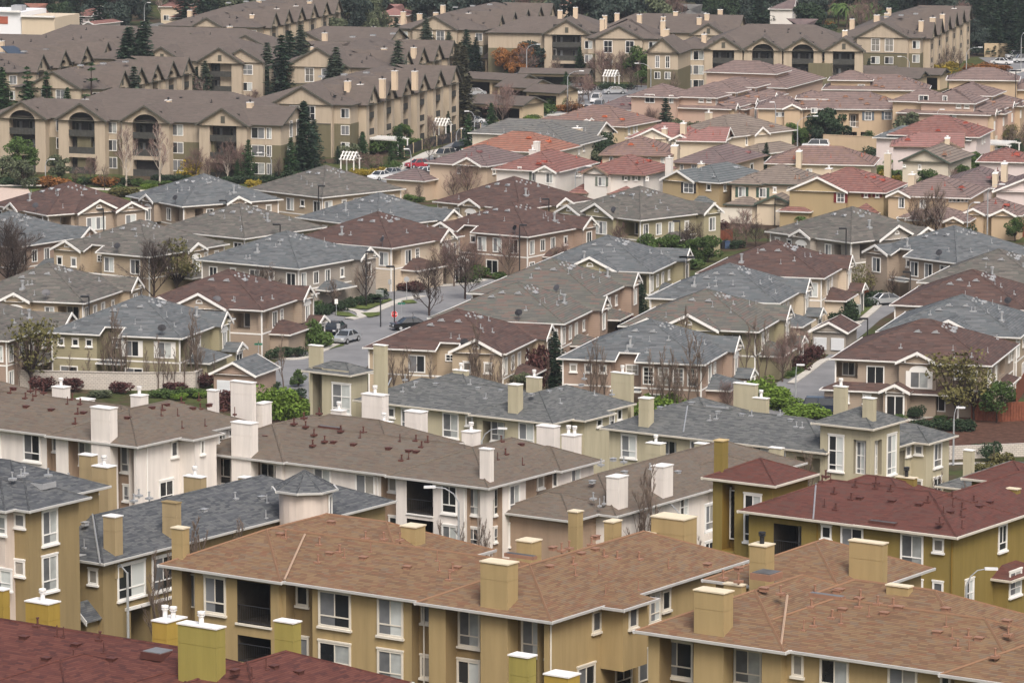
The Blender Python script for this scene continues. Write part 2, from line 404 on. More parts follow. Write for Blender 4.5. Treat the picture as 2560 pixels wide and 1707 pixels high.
    def panel(w, face, sa, sb, d, z0, z1, holes, m):
        hs = [h for h in holes if h[1] > sa and h[0] < sb]
        ss = sorted({sa, sb, *[x for h in hs for x in (h[0], h[1])]}); zs = sorted({z0, z1, *[x for h in hs for x in (h[2], h[3])], *[k for k, _ in w.bands]})
        flip = face in 'fl'
        for i in range(len(ss) - 1):
            for j in range(len(zs) - 1):
                a, c, u, v = ss[i], ss[i+1], zs[j], zs[j+1]; mx, mz = (a + c) / 2, (u + v) / 2
                if any(h[0] < mx < h[1] and h[2] < mz < h[3] for h in hs): continue
                mm = m
                for k, m2 in w.bands:
                    if mz < k: mm = m2; break
                f = [w.P(face, a, d, u), w.P(face, c, d, u), w.P(face, c, d, v), w.P(face, a, d, v)]
                w.b.W.poly(f[::-1] if flip else f, mm)
        for s0, s1, u, v, dep, hm in hs:
            A = lambda s, dd, z: w.P(face, s, d - dd, z)
            q4 = [([A(s0, dep, u), A(s1, dep, u), A(s1, dep, v), A(s0, dep, v)]), [A(s0, 0, u), A(s0, dep, u), A(s0, dep, v), A(s0, 0, v)], [A(s1, dep, u), A(s1, 0, u), A(s1, 0, v), A(s1, dep, v)],
                  [A(s0, 0, u), A(s1, 0, u), A(s1, dep, u), A(s0, dep, u)], [A(s0, dep, v), A(s1, dep, v), A(s1, 0, v), A(s0, 0, v)]]
            for f in q4: w.b.W.poly(f[::-1] if flip else f, hm)
    def walls(w):
        b, o = w.b, w.over; x0, x1, y0, y1 = o, w.W - o, o, w.D - o; top = w.e + w.p * o * .55 if w.roofed else w.e
        H = lambda f: [h[1:] for h in w.holes if h[0] == f]
        segs = [(w.wr[0], w.wr[1], -o)] if w.wr else [(x0, x1, -o)]
        for s0, s1, d in w.notch:
            a, c, dd = segs.pop(); s0w, s1w = max(s0 - o, x0), min(s1 + o, x1)
            if s0w > a: segs.append((a, s0w, dd))
            segs.append((s0w, s1w, -o - d))
            if s1w < c: segs.append((s1w, c, dd))
        for a, c, d in segs: w.panel('f', a, c, d, w.z0, w.e + w.p * (-d) * .9 if d < -o else top, H('f'), w.wm)
        for (a, c, d), (a2, c2, d2) in zip(segs, segs[1:]):
            f = [w.P('f', c, d, w.z0), w.P('f', c, d2, w.z0), w.P('f', c, d2, top), w.P('f', c, d, top)]; b.W.poly(f if d < d2 else f[::-1], w.wm)
        w.panel('r', y0, y1, -o, w.z0, top, H('r'), w.wm)
        w.panel('l', y0, y1, -o, w.z0, top, H('l'), w.wm); w.panel('b', x0, x1, -o, w.z0, top, [], w.wm)
        if not w.roofed: b.W.poly([w.P('f', x1, -y0, top), w.P('f', x0, -y0, top), w.P('f', x0, -y1, top), w.P('f', x1, -y1, top)], w.wm)
    # ---- things on the faces
    def win(w, face, s, z, ww, hh, style='sl', d=None, trim=None, shut=None, dv=None):
        d = -w.over if d is None else d; b = w.b; b.nw += 1
        fm, pm = window_meshes(ww, hh, style, trim or b.trim, (b.nw * 7 + int(s * 3)) % 12 if dv is None else dv)
        o = link('window', fm, b.root, w.P(face, s, d + .002, z), w.rz(face)); link('pane', pm, o)
        if shut:
            for k in (-1, 1): link('shutter', shutter_mesh(hh, shut), o, (k * (ww / 2 + .2), 0, 0))
        return o
    def pw(w, face, n, x0, y0, x1, y1, style='sl', d=None, **kw):     # window seen at a box of the photograph
        d = -w.over if d is None else d; b = w.b
        nn, k = {'f': ((0, 1, 0), w.oy - d), 'r': ((1, 0, 0), w.ox + d), 'l': ((-1, 0, 0), -(w.ox - w.W - d))}[face]
        a = b.hit(*q(n, x0, (y0 + y1) / 2), nn, k); c = b.hit(*q(n, x1, (y0 + y1) / 2), nn, k); t = b.hit(*q(n, (x0 + x1) / 2, y0), nn, k); u = b.hit(*q(n, (x0 + x1) / 2, y1), nn, k)
        S = lambda p: w.ox - p.x if face == 'f' else p.y - w.oy
        return w.win(face, (S(a) + S(c)) / 2, u.z, max(.5, abs(S(c) - S(a))), t.z - u.z, style, d, **kw)
    def ps(w, face, n, x, y, d=None):        # (s, z) on a wall seen at a point of the photograph
        d = -w.over if d is None else d
        nn, k = {'f': ((0, 1, 0), w.oy - d), 'r': ((1, 0, 0), w.ox + d), 'l': ((-1, 0, 0), -(w.ox - w.W - d))}[face]
        p = w.b.hit(*q(n, x, y), nn, k); return (w.ox - p.x if face == 'f' else p.y - w.oy), p.z
    def proof(w, face, n, x, y):             # point on a roof slope seen at a point of the photograph
        p = w.p
        nn, k = {'f': ((0, -p, 1), w.e - p * w.oy), 'r': ((p, 0, 1), w.e + p * w.ox), 'l': ((-p, 0, 1), w.e - p * (w.ox - w.W))}[face]
        return w.b.hit(*q(n, x, y), nn, k)
    def pv(w, face, n, kind, *pts, mat=None):
        for x, y in zip(pts[::2], pts[1::2]):
            p = w.proof(face, n, x, y); w.b.vent(kind, p.x, p.y, p.z, w.rz(face), mat)
    def hole(w, face, s0, s1, z0, z1, dep=1.5, m=3, rail=None, door=True, arch=False, railz=1.05):
        b = w.b; w.holes.append((face, s0, s1, z0, z1, dep, m)); d = -w.over
        if arch:
            rr = (s1 - s0) / 2; rise = rr * .8; zc = z1 - rise; n = 8; sm = (s0 + s1) / 2
            for sg in (-1, 1):
                pts = [w.P(face, sm + sg * rr, d, z1)] + [w.P(face, sm + sg * rr * math.cos(math.pi / 2 * i / n), d, zc + rise * math.sin(math.pi / 2 * i / n)) for i in range(n + 1)]
                b.W.prism(pts, w.P(face, 0, -.25, 0) - w.P(face, 0, 0, 0), w.wm)
        if rail:
            m_ = MB(); n = max(3, int((s1 - s0) / .16)); T = lambda s, dd, z: w.P(face, s, d - dd, z)
            for zz in (z0 + .08, z0 + railz): m_.tube([T(s0, .1, zz), T(s1, .1, zz)], .03, 4)
            for i in range(n + 1):
                s = s0 + (s1 - s0) * i / n; m_.tube([T(s, .1, z0), T(s, .1, z0 + railz)], .014, 3, cap=False)
            m_.obj('railing', rail, b.root)
        if door:
            o = link('door', window_meshes(min(1.7, (s1 - s0) * .6), min(2.1, (z1 - z0) - .2), 'th', b.trim, 1)[0], b.root, w.P(face, s0 + (s1 - s0) * .6, d - dep + .03, z0 + .02), w.rz(face))
            link('pane', window_meshes(min(1.7, (s1 - s0) * .6), min(2.1, (z1 - z0) - .2), 'th', b.trim, 1)[1], o)
    def ledge(w, face, s0, s1, z, dz=.18, out=.1, d=None, mat=None):
        d = -w.over if d is None else d; m = MB(); a = w.P(face, s0, d, z); c = w.P(face, s1, d + out, z + dz)
        m.box(min(a.x, c.x), max(a.x, c.x), min(a.y, c.y), max(a.y, c.y), a.z, c.z); m.obj('trim_board', mat or w.b.trim, w.b.root)
    def corner_boards(w, faces='fr'):
        m = MB(); o = w.over - .03; t = .14
        for x, y in ((w.ox - o, w.oy + o), (w.ox - w.W + o, w.oy + o), (w.ox - o, w.oy + w.D - o)): m.box(x - t/2, x + t/2, y - t/2, y + t/2, w.z0, w.e + .05)
        m.obj('trim_board', w.b.trim, w.b.root)
    def gable(w, face, s0, s1, out=.3, p=None, e=None, z0=None, wall=True, vent='half', m=None, gdeep=None, over=.35, trim=None, brackets=False, sides=True):
        b = w.b; e = w.e if e is None else e; p = p or w.p * 1.15; m = w.wm if m is None else m; sm = (s0 + s1) / 2; h = p * (s1 - s0) / 2
        t = gdeep if gdeep else h / w.p; lift = .03
        for sa, fl in ((s0, 0), (s1, 1)):
            f = [w.P(face, sa, out, e + lift), w.P(face, sm, out, e + h + lift), w.P(face, sm, -t - .3, e + h + lift), w.P(face, sa, -(gdeep or .0) - .3, e + lift)]
            vis = (face in 'fl') != bool(fl)
            b.Rf.poly(f if vis else f[::-1])
            g = [w.P(face, sa, out, e - .25 + lift), w.P(face, sa, out, e + .06 + lift), w.P(face, sm, out, e + h + .06 + lift), w.P(face, sm, out, e + h - .25 + lift)]
            b.G.prism(g, w.P(face, 0, .09, 0) - w.P(face, 0, 0, 0))
        b.G.poly([w.P(face, s0, out, e - .02), w.P(face, s1, out, e - .02), w.P(face, s1, -.4, e - .02), w.P(face, s0, -.4, e - .02)])
        dw = out - over
        if wall:
            zb = e if z0 is None else z0; ov = min(over, .4)
            pts = [w.P(face, s0 + ov, dw, zb), w.P(face, s1 - ov, dw, zb), w.P(face, s1 - ov, dw, e + p * ov - .05), w.P(face, sm, dw, e + h - .08), w.P(face, s0 + ov, dw, e + p * ov - .05)]
            dep = (dw + w.over + .25) if not gdeep else gdeep + dw
            b.W.prism(pts, w.P(face, 0, -dep, 0) - w.P(face, 0, 0, 0), m)
        if vent == 'half':
            def fn():
                v = MB(); n = 8; rr = .42
                pts = [(rr * math.cos(math.pi * i / n), 0, rr * math.sin(math.pi * i / n)) for i in range(n + 1)]; pi = [(x * .68, 0, z * .68 + .06) for x, y, z in pts]
                for i in range(n): v.prism([pts[i], pts[i+1], pi[i+1], pi[i]], (0, -.07, 0))
                v.box(-rr, rr, -.07, 0, -.1, .02); v.prism([pi[0]] + pi[1:], (0, -.03, 0), 1)
                return v.mesh('gable_vent', [b.trim, b.wm[m]])
            link('gable_vent', cached(('gv', b.trim.name, b.wm[m].name), fn), b.root, w.P(face, sm, dw, e + h * .36), w.rz(face))
        if vent == 'slot': link('gable_vent', cached('gslot', lambda: (lambda v: (v.box(-.28, .28, -.05, 0, 0, .9), v.mesh('gable_vent', [DKTRIM]))[1])(MB())), b.root, w.P(face, sm, dw, e + h * .25 - .3), w.rz(face))
        if brackets:
            v = MB()
            for k in (.5, .22, .78):
                s = s0 + (s1 - s0) * k; zz = e + p * min(s - s0, s1 - s); a = w.P(face, s - .07, dw, zz - .45); c = w.P(face, s + .07, out, zz - .12)
                v.box(a.x, c.x, a.y, c.y, a.z, c.z)
            v.obj('bracket', b.trim, b.root)
        return dw
    def pent(w, face, s0, s1, z, out=1.2, p=.45, wall=False, d=None, posts=False, hip0=True, hip1=True, m=None):
        b = w.b; d = -w.over if d is None else d; zi = z + p * out; a0 = s0 + (out if hip0 else 0); a1 = s1 - (out if hip1 else 0)
        if a0 > a1: a0 = a1 = (s0 + s1) / 2
        f = [w.P(face, s1, d + out, z), w.P(face, s0, d + out, z), w.P(face, a0, d, zi), w.P(face, a1, d, zi)]
        fl = face not in 'fl'
        b.Rf.poly(f[::-1] if fl else f)
        for s, a, k in ((s0, a0, 0), (s1, a1, 1)):
            g = [w.P(face, s, d + out, z), w.P(face, s, d, z), w.P(face, a, d, zi)]; b.Rf.poly(g if (k == 0) != fl else g[::-1])
        u = [w.P(face, s0, d + out, z - .04), w.P(face, s1, d + out, z - .04), w.P(face, s1, d, z - .04), w.P(face, s0, d, z - .04)]; b.G.poly(u)
        pts = [w.P(face, s1, d, z), w.P(face, s1, d + out, z), w.P(face, s0, d + out, z), w.P(face, s0, d, z)]
        b.gutter_line(pts if not fl else pts[::-1])
        if wall:
            a = w.P(face, s0 + .35, d - .2, w.z0); c = w.P(face, s1 - .35, d + out - .4, z + .05); b.W.box(a.x, c.x, a.y, c.y, a.z, c.z, w.wm if m is None else m, bottom=False)
        if posts:
            v = MB()
            for s in (s0 + .3, s1 - .3):
                a = w.P(face, s - .1, d + out - .35, w.z0); c = w.P(face, s + .1, d + out - .15, z); v.box(a.x, c.x, a.y, c.y, a.z, c.z)
            v.obj('post', b.trim, b.root)
    def box(w, face, s0, s1, z0, z1, d0, d1, m=None):      # bay or projection
        a = w.P(face, s0, d0, z0); c = w.P(face, s1, d1, z1); w.b.W.box(a.x, c.x, a.y, c.y, a.z, c.z, w.wm if m is None else m)
    def flash(w, face, n, xa, ya, xb, yb):    # pale metal strip down a valley of the roof
        a, c = w.proof(face, n, xa, ya), w.proof(face, n, xb, yb); m = MB(); m.tube([a + Vector((0, 0, .0)), c + Vector((0, 0, .0))], .06, 4); w.b.flashes.append(m)
    def pipe(w, face, s, z0=-1., z1=None, d=None):
        d = -w.over if d is None else d; m = MB(); m.tube([w.P(face, s, d + .06, z0), w.P(face, s, d + .06, z1 or w.e)], .05, 5); m.obj('downpipe', w.b.mats.get('pipe', w.b.mats['trim']), w.b.root)
# ------------------------------------------------------------------ ground, sky, light, air
def world():
    w = bpy.data.worlds.new('World'); sc.world = w; w.use_nodes = True; nt = w.node_tree
    bg = nt.nodes['Background']; sk = nt.nodes.new('ShaderNodeTexSky'); sk.sky_type = 'NISHITA'; sk.sun_disc = False
    el, az = 50, 166
    sk.sun_elevation = R(el); sk.sun_rotation = R(az); sk.air_density = 1.; sk.dust_density = 7.; sk.ozone_density = .6
    nt.links.new(sk.outputs[0], bg.inputs[0]); bg.inputs[1].default_value = .105
    l = bpy.data.lights.new('sun', 'SUN'); l.energy = 1.5; l.angle = R(24); l.color = (1, .99, .975)
    o = bpy.data.objects.new('sun', l); col.objects.link(o)
    d = Vector((math.sin(R(az)) * math.cos(R(el)), math.cos(R(az)) * math.cos(R(el)), math.sin(R(el))))
    o.rotation_euler = d.to_track_quat('Z', 'Y').to_euler(); o.location = (0, 100, 200)
    sc.view_settings.view_transform = 'Standard'; sc.view_settings.look = 'None'; sc.view_settings.exposure = .70; sc.view_settings.gamma = 1
    try: sc.cycles.max_bounces = 6; sc.cycles.volume_bounces = 0; sc.cycles.volume_max_steps = 64
    except Exception: pass
world()
def ground():
    m, nt, b = nmat('ground_cover', .95, .1)
    tc = node(nt, 'ShaderNodeTexCoord')
    a = noise(nt, tc.outputs['Object'], .06, 5, .65); g = noise(nt, tc.outputs['Object'], 1.3, 4)
    c1 = ramp(nt, a, [(.38, (.055, .035, .026)), (.46, (.075, .055, .035)), (.52, (.05, .062, .022)), (.62, (.075, .085, .03)), (.72, (.10, .075, .05))])
    k = ramp(nt, g, [(.3, (.7, .7, .7)), (.7, (1.25, 1.25, 1.25))])
    nt.links.new(mixc(nt, 1., c1, k, 'MULTIPLY'), b.inputs['Base Color'])
    M = MB(); ys = [-60, 0, 60, 120, 180, 240, 300, 340, 370, 385, 390, 395, 400, 405, 410, 412, 500, 700, 1000, 1400, 2200, 4500]
    for y0, y1 in zip(ys, ys[1:]):
        X0, X1 = 200 + y0 * .5, 200 + y1 * .5
        if y0 < 0: X0 = 200
        M.poly([(-X0, y0, gz(y0)), (X0, y0, gz(y0)), (X1, y1, gz(y1)), (-X1, y1, gz(y1))])
    tag(M.obj('ground', m), kind='structure')
ground()
ASPH, nt_, b_ = nmat('asphalt', .9, .2)
tc_ = node(nt_, 'ShaderNodeTexCoord'); nt_.links.new(ramp(nt_, noise(nt_, tc_.outputs['Object'], .25, 6, .7), [(.3, (.15, .152, .158)), (.55, (.20, .202, .208)), (.75, (.24, .24, .242))]), b_.inputs['Base Color'])
CONC = flat('concrete', (.46, .44, .40), .9, .2, .14, 1.2)
PALE = flat('pale_path', (.55, .50, .43), .9, .2, .1, 1.)
PAINT = flat('road_paint', (.6, .6, .58), .7, .2)
GRASS = flat('lawn', (.085, .11, .035), .95, .1, .4, .9)
MULCH = flat('bark_mulch', (.085, .045, .032), .95, .1, .45, 1.5)
def sheet(name, pts, mat, lift, px=True, thick=0.):
    P3 = [atg(*p) if px else (p[0], p[1], gz(p[1])) for p in pts]
    P3 = [(x, y, z + lift) for x, y, z in P3]
    M = MB()
    if thick: M.prism([(x, y, z) for x, y, z in P3], (0, 0, -thick))
    else: M.poly(P3)
    for f in range(len(M.f)): pass
    o = M.obj(name, mat); tag(o, kind='structure')
    if o.data.polygons and not thick and o.data.polygons[0].normal.z < 0:
        o.data.flip_normals()
    return o
# ------------------------------------------------------------------ duplex townhouses (all one family: square hipped roofs)
SH_TAN = shingle('shingle_weathered_tan', [(0.096, 0.090, 0.080), (0.163, 0.150, 0.131), (0.075, 0.072, 0.067), (0.138, 0.122, 0.110), (0.105, 0.105, 0.093)], .8, .3)
SH_BLUE = shingle('shingle_blue_grey', [(0.092, 0.100, 0.105), (0.154, 0.163, 0.170), (0.073, 0.080, 0.086), (0.133, 0.139, 0.142), (0.104, 0.117, 0.124)], .8, .3)
SH_RED = shingle('shingle_red_brown', [(0.073, 0.047, 0.040), (0.123, 0.075, 0.063), (0.059, 0.038, 0.034), (0.107, 0.063, 0.053), (0.083, 0.058, 0.052)], .8, .3)
SH_MOT = shingle('shingle_mottled', [(.10, .115, .098), (.135, .118, .10), (.15, .105, .092), (.115, .118, .105), (.14, .13, .112), (.10, .10, .092)], 1.1, .34)
RC = {'m': SH_MOT, 't': SH_TAN, 'b': SH_BLUE, 'r': SH_RED}
WALLC = {'olive': siding('siding_olive', (.29, .262, .17)), 'tan': siding('siding_tan', (.39, .315, .225)), 'taupe': siding('siding_taupe', (.31, .25, .195)),
         'pink': siding('siding_rosy_tan', (.31, .23, .18)), 'beige': siding('siding_beige', (.46, .395, .30)), 'grey': siding('siding_warm_grey', (.30, .27, .235)), 'cream': siding('siding_cream', (.52, .44, .345))}
RCN = {'t': 'weathered tan grey', 'b': 'blue grey', 'r': 'red brown'}
def town(apex, th, rc, wc, f, r, label, ref=None, W=15.8, D=16., seed=0, lower=True):
    rnd = random.Random(seed or int(apex[0] * 7 + apex[1]))
    a = at(apex[0], apex[1], 9.0); t = R(th); c, s = math.cos(t), math.sin(t); lx, ly = 7.9, -8.0   # from apex to near corner
    C = (a[0] + lx * c + ly * s, a[1] - lx * s + ly * c, 5.6)
    b = Bld('townhouse', label, 'townhouse', 'two storey townhouses with square hipped roofs', C, 5.6, th, 5.6,
            dict(wall=WALLC[wc], wall2=WALLC['grey'], trim=WHITE, roof=RC[rc], vent=GREYM, gut=WHITE), ref)
    nf = [x[1:4] for x in f if x[0] == 'notch']; nr = []
    w = b.wing(0, 0, W, D, notch=nf, p=.425)
    for face, L in (('f', f), ('r', r)):
        for x in L:
            k = x[0]
            if k == 'win': w.win(face, *x[1:6], **(x[6] if len(x) > 6 else {}))
            elif k == 'gable': w.gable(face, x[1], x[2], **(x[3] if len(x) > 3 else {}))
            elif k == 'hole': w.hole(face, x[1], x[2], x[3], x[4], **(x[5] if len(x) > 5 else {}))
            elif k == 'pent': w.pent(face, x[1], x[2], x[3], **(x[4] if len(x) > 4 else {}))
            elif k == 'board': w.ledge(face, *x[1:4])
            elif k == 'garage':
                o = link('garage_door', cached('garage', garage_mesh), b.root, w.P(face, x[1], -w.over + .01 if len(x) < 3 else x[2], 0), w.rz(face))
            elif k == 'arch':               # arched panel over a window
                link('arched_panel', cached('archp', archp), b.root, w.P(face, x[1], x[3] if len(x) > 3 else -w.over, x[2]), w.rz(face))
            elif k == 'entry':              # gabled entry porch: s0 s1 out
                s0, s1, out = x[1:4]; w.gable(face, s0, s1, out, p=.5, e=2.75, gdeep=out + .5, z0=-1, vent=None, brackets=True, over=.4)
                o = link('door', cached('entry', entry_mesh), b.root, w.P(face, (s0 + s1) / 2, out - .4 + .01, 0), w.rz(face))
    w.corner_boards()
    if lower:
        for face in 'fr': w.ledge(face, .5, 15.2, 2.75, .16, .03)
    # roof furniture: pipes, eyebrow vents near the top, a cluster of pale domes
    pz = lambda x, y: 5.6 + .425 * min(-y if False else y, -x, W + x, D - y)
    for i in range(rnd.randint(3, 5)):
        x = -rnd.uniform(2, 13); y = rnd.uniform(1.2, 5)
        if y < -x and y < W + x: b.vent(rnd.choice(['pipe', 'thin', 'pipe']), x, y, pz(x, y))
    for i in range(rnd.randint(3, 5)):
        y = rnd.uniform(2, 14); x = -rnd.uniform(1.2, 5)
        if -x < y and -x < D - y: b.vent(rnd.choice(['pipe', 'thin', 'pipe']), x, y, pz(x, y))
    for x, y in ((-8.9, 5.6), (-7., 5.6), (-9.8, 4.7))[:rnd.randint(2, 3)]: b.vent('eyebrow', x, y, pz(x, y), 0, None, .8)
    for x, y in ((-5.4, 7.2), (-5.6, 9.)): 
        if rnd.random() < .7: b.vent('eyebrow', x, y, pz(x, y), R(90), None, .8)
    for i in range(7): x = -6.6 - .12 * (i % 2); y = 7.0 + i * .42; b.vent('dome', x + .45 * (i % 3), y, pz(x + .45 * (i % 3), y), 0, GREYM, .7)
    if rnd.random() < .8: x, y = (-rnd.uniform(2.2, 3.2), rnd.uniform(4, 12)) if rnd.random() < .5 else (-rnd.uniform(4, 11), rnd.uniform(2.2, 3)); b.vent('stack', x, y, pz(x, y))
    if rnd.random() < .6: x, y = -rnd.uniform(1., 6), .25; dish(b, x, y, pz(x, y))
    return b.done()
def garage_mesh():
    m = MB(); m.box(-2.6, 2.6, -.05, 0, 0, 2.25)
    for z in range(4):
        for x in range(4): m.box(-2.5 + x * 1.27, -1.35 + x * 1.27, -.08, -.05, .06 + z * .56, .5 + z * .56)
    return m.mesh('garage_door', [CREAM])
def archp():
    m = MB(); n = 10; pts = [(1.05 * math.cos(math.pi * i / n), 0, .62 * math.sin(math.pi * i / n)) for i in range(n + 1)]
    m.prism(pts, (0, -.09, 0)); return m.mesh('arched_panel', [WHITE])
def entry_mesh():
    m = MB(); m.box(-1., -.84, -.08, 0, 0, 2.5); m.box(.84, 1., -.08, 0, 0, 2.5); m.box(-.84, .84, -.08, 0, 2.3, 2.5); m.box(-.8, .8, -.02, 0, 0, 2.3, 1); m.box(-.05, .05, -.05, 0, 0, 2.3)
    return m.mesh('door', [WHITE, DARKIN])
def dish(b, x, y, z):
    def fn():
        m = MB(); m.tube([(0, 0, -.1), (0, 0, .8)], .035, 5); n = 10
        for i in range(n):
            a, c = 2 * math.pi * i / n, 2 * math.pi * (i + 1) / n; P_ = lambda r, t: (r * math.cos(t) * 1.1, -.1 + .28 * r * r - r * math.sin(t) * -.35, .95 + r * math.sin(t) * .8)
            m.poly([P_(0, 0), P_(.45, a), P_(.45, c)]); m.poly([P_(0, 0), P_(.45, c), P_(.45, a)])
        m.tube([(0, -.1, .6), (0, -.55, .9)], .02, 4); return m.mesh('satellite_dish', [DARKG])
    b.late.append((cached('dish', fn), (x, y, z), random.uniform(-.6, .6), 1.))
DARKG = flat('dish_grey', (.09, .09, .10), .5, .4)
# facade kits (s runs from the near corner)
def kit_small3(sh=None):                    # three little windows, stepped middle, two big ones
    return [('notch', 7.2, 9.6, 1.6), ('win', 14.3, 4.2, .8, .8, 'sm'), ('win', 12.6, 4.2, .8, .8, 'sm'), ('win', 11, 4.2, .8, .8, 'sm'), ('win', 8.3, 3.9, 1.3, 1.2, 'gr', dict(d=-2.1)),
            ('win', 6.0, 3.3, 1.7, 1.8, 'th', dict(shut=sh)), ('win', 2.2, 3.3, 1.7, 1.8, 'th', dict(shut=sh)), ('pent', 6.9, 10., 2.5, dict(out=1.2, d=-1.2)),
            ('win', 13.4, .1, 2.1, 1.9, 'th'), ('win', 5.8, .1, 2.1, 2., 'th')]
def kit_sash4():
    return [('notch', 7.4, 9.6, 1.6), ('win', 14.2, 4.2, .8, .8, 'sm'), ('win', 12.6, 4.2, .8, .8, 'sm'), ('win', 11, 4.2, .8, .8, 'sm'), ('win', 8.3, 3.9, 1.4, 1.1, 'gr', dict(d=-2.1)),
            ('win', 6.1, 3.2, 1.25, 1.9, 'sash'), ('win', 4.5, 3.2, 1.25, 1.9, 'sash'), ('win', 2.9, 3.2, 1.25, 1.9, 'sash'), ('win', 1.4, 3.2, 1.1, 1.9, 'sash'), ('pent', 6.9, 10., 2.5, dict(out=1.2, d=-1.2)), ('win', 5.3, .6, 2., 1.7, 'gr')]
def kit_gables(wm=0):                       # big gable and small gable with half round vents, corner porch
    return [('gable', 4.2, 11.2, dict(out=.9, z0=-1, m=wm)), ('gable', 9.6, 14.6, dict(out=1.8, z0=-1, m=wm, vent='half')), ('win', 7.2, 3.2, 3., 1.8, 'dbl', dict(d=.55)), ('win', 12.1, 3.2, 1.7, 1.9, 'th', dict(d=1.45)),
            ('hole', .9, 4., 3.2, 5.15, dict(dep=2.2)), ('win', 7.2, .3, 2., 1.8, 'th', dict(d=.55))]
def kit_lane(b=0):                          # porch corner, tall windows, gable with arched window, low garage roofs
    return [('hole', .9, 2.7, 3.2, 5.15, dict(dep=1.6, door=False)), ('win', 4.2, 3.1, 1.4, 1.9, 'th'), ('win', 6.2, 3.1, .9, 1.9, 'sash'), ('gable', 9.4, 13.2, dict(out=.9, z0=2.9, p=.75, brackets=True, vent=None)), ('win', 11.3, 2.95, 1.3, 1.9, 'th', dict(d=.55)),
            ('arch', 11.3, 4.85, .55), ('win', 14.4, 3.3, .9, 1.6, 'th'), ('pent', 2.6, 9.2, 2.6, dict(out=2.6, wall=True)), ('entry', 10.2, 13.6, 2.4)]
def kit_row():                              # plain row of windows then gable
    return [('win', 1.5, 3.1, 1.1, 1.9, 'th'), ('win', 4.0, 3.3, 1.1, 1.6, 'th'), ('win', 6.4, 3.3, 1.1, 1.6, 'th'), ('win', 9.4, 3.6, .8, 1.1, 'sm'), ('gable', 11., 15., dict(out=1.2, z0=-1, p=.7, brackets=True, vent=None)), ('win', 13., 3.2, 1.3, 1.9, 'th', dict(d=.85)),
            ('pent', 4, 9.6, 2.6, dict(out=2.)), ('win', 1.5, .6, 1.2, 1.6, 'th')]
def kit_plain(n=0):
    return [('win', 1.6, 3.2, 1.5, 1.8, 'th'), ('win', 4.6, 4.0, .9, .9, 'sm'), ('win', 7.2, 3.2, 1.6, 1.8, 'th'), ('win', 10.5, 4.0, .9, .9, 'sm'), ('win', 13.6, 3.3, 1.3, 1.6, 'th'), ('win', 5, .5, 1.8, 1.7, 'th'), ('win', 12, .5, 1.8, 1.7, 'th')]
def kit_archg(n=0):                         # gable with white arch in the middle, porch corner
    return [('hole', .9, 3.6, 3.2, 5.1, dict(dep=2.)), ('win', 4.6, 3.2, 1.2, 1.8, 'th'), ('gable', 6.4, 10.4, dict(out=1., z0=2.9, vent=None, brackets=True)), ('win', 8.4, 2.95, 1.5, 1.7, 'th', dict(d=.65)), ('arch', 8.4, 4.65, .65), ('win', 11.8, 4, .9, .9, 'sm'), ('win', 14, 4, .9, .9, 'sm'), ('pent', 6, 11, 2.4, dict(out=1.6, d=.3))]
def kit_front3():                           # house with left gable, stepped middle and three tall windows
    return [('notch', 9., 11.2, 1.6), ('gable', 11.3, 15.7, dict(out=.5, z0=-1)), ('win', 13.5, 3.2, 1.5, 1.9, 'th', dict(d=.15)), ('win', 10.1, 4., .9, .9, 'sm', dict(d=-2.1)), ('win', 7.6, 3.2, 1.4, 1.9, 'th'), ('win', 5.2, 3.2, 1.4, 1.9, 'th'), ('win', 2.6, 3.2, 1.4, 1.9, 'th'), ('pent', 8.8, 11.4, 2.5, dict(out=1.2, d=-1.2)), ('win', 6, .4, 1.9, 1.8, 'th')]
def kit_twoeyes():                          # left gable with two small windows (the tan house)
    return [('notch', 8.6, 10.6, 1.6), ('gable', 10.6, 15.6, dict(out=.6, z0=-1)), ('win', 14.3, 3.6, .9, 1.1, 'sm', dict(d=.25)), ('win', 12., 3.6, .9, 1.1, 'sm', dict(d=.25)), ('win', 9.6, 4.1, 1.1, .9, 'gr', dict(d=-2.1)), ('win', 6.9, 3.2, 1.6, 1.9, 'th'), ('win', 2.7, 3.2, 1.6, 1.9, 'th'), ('pent', 8.4, 10.9, 2.4, dict(out=1.2, d=-1.2)), ('win', 6.7, .4, 1.9, 1.8, 'th'), ('win', 2.6, .4, 1.9, 1.8, 'th')]
def kit_eyesright():                        # wide window, stepped middle, right gable with two small windows
    return [('notch', 5.4, 7.8, 1.6), ('gable', .2, 6.2, dict(out=.5, z0=-1)), ('win', 4.2, 3.5, .9, 1.1, 'sm', dict(d=.15)), ('win', 1.9, 3.5, .9, 1.1, 'sm', dict(d=.15)), ('win', 6.8, 4.2, 1.1, .8, 'gr', dict(d=-2.1)), ('win', 10., 3.1, 1.9, 1.9, 'th'), ('win', 14.6, 3.1, .5, 1.9, 'sm'), ('win', 2.8, -.3, 2.2, 1.7, 'th', dict(d=.15)), ('pent', 5., 8., 2.5, dict(out=1.2, d=-1.2))]
SHW = WHITE
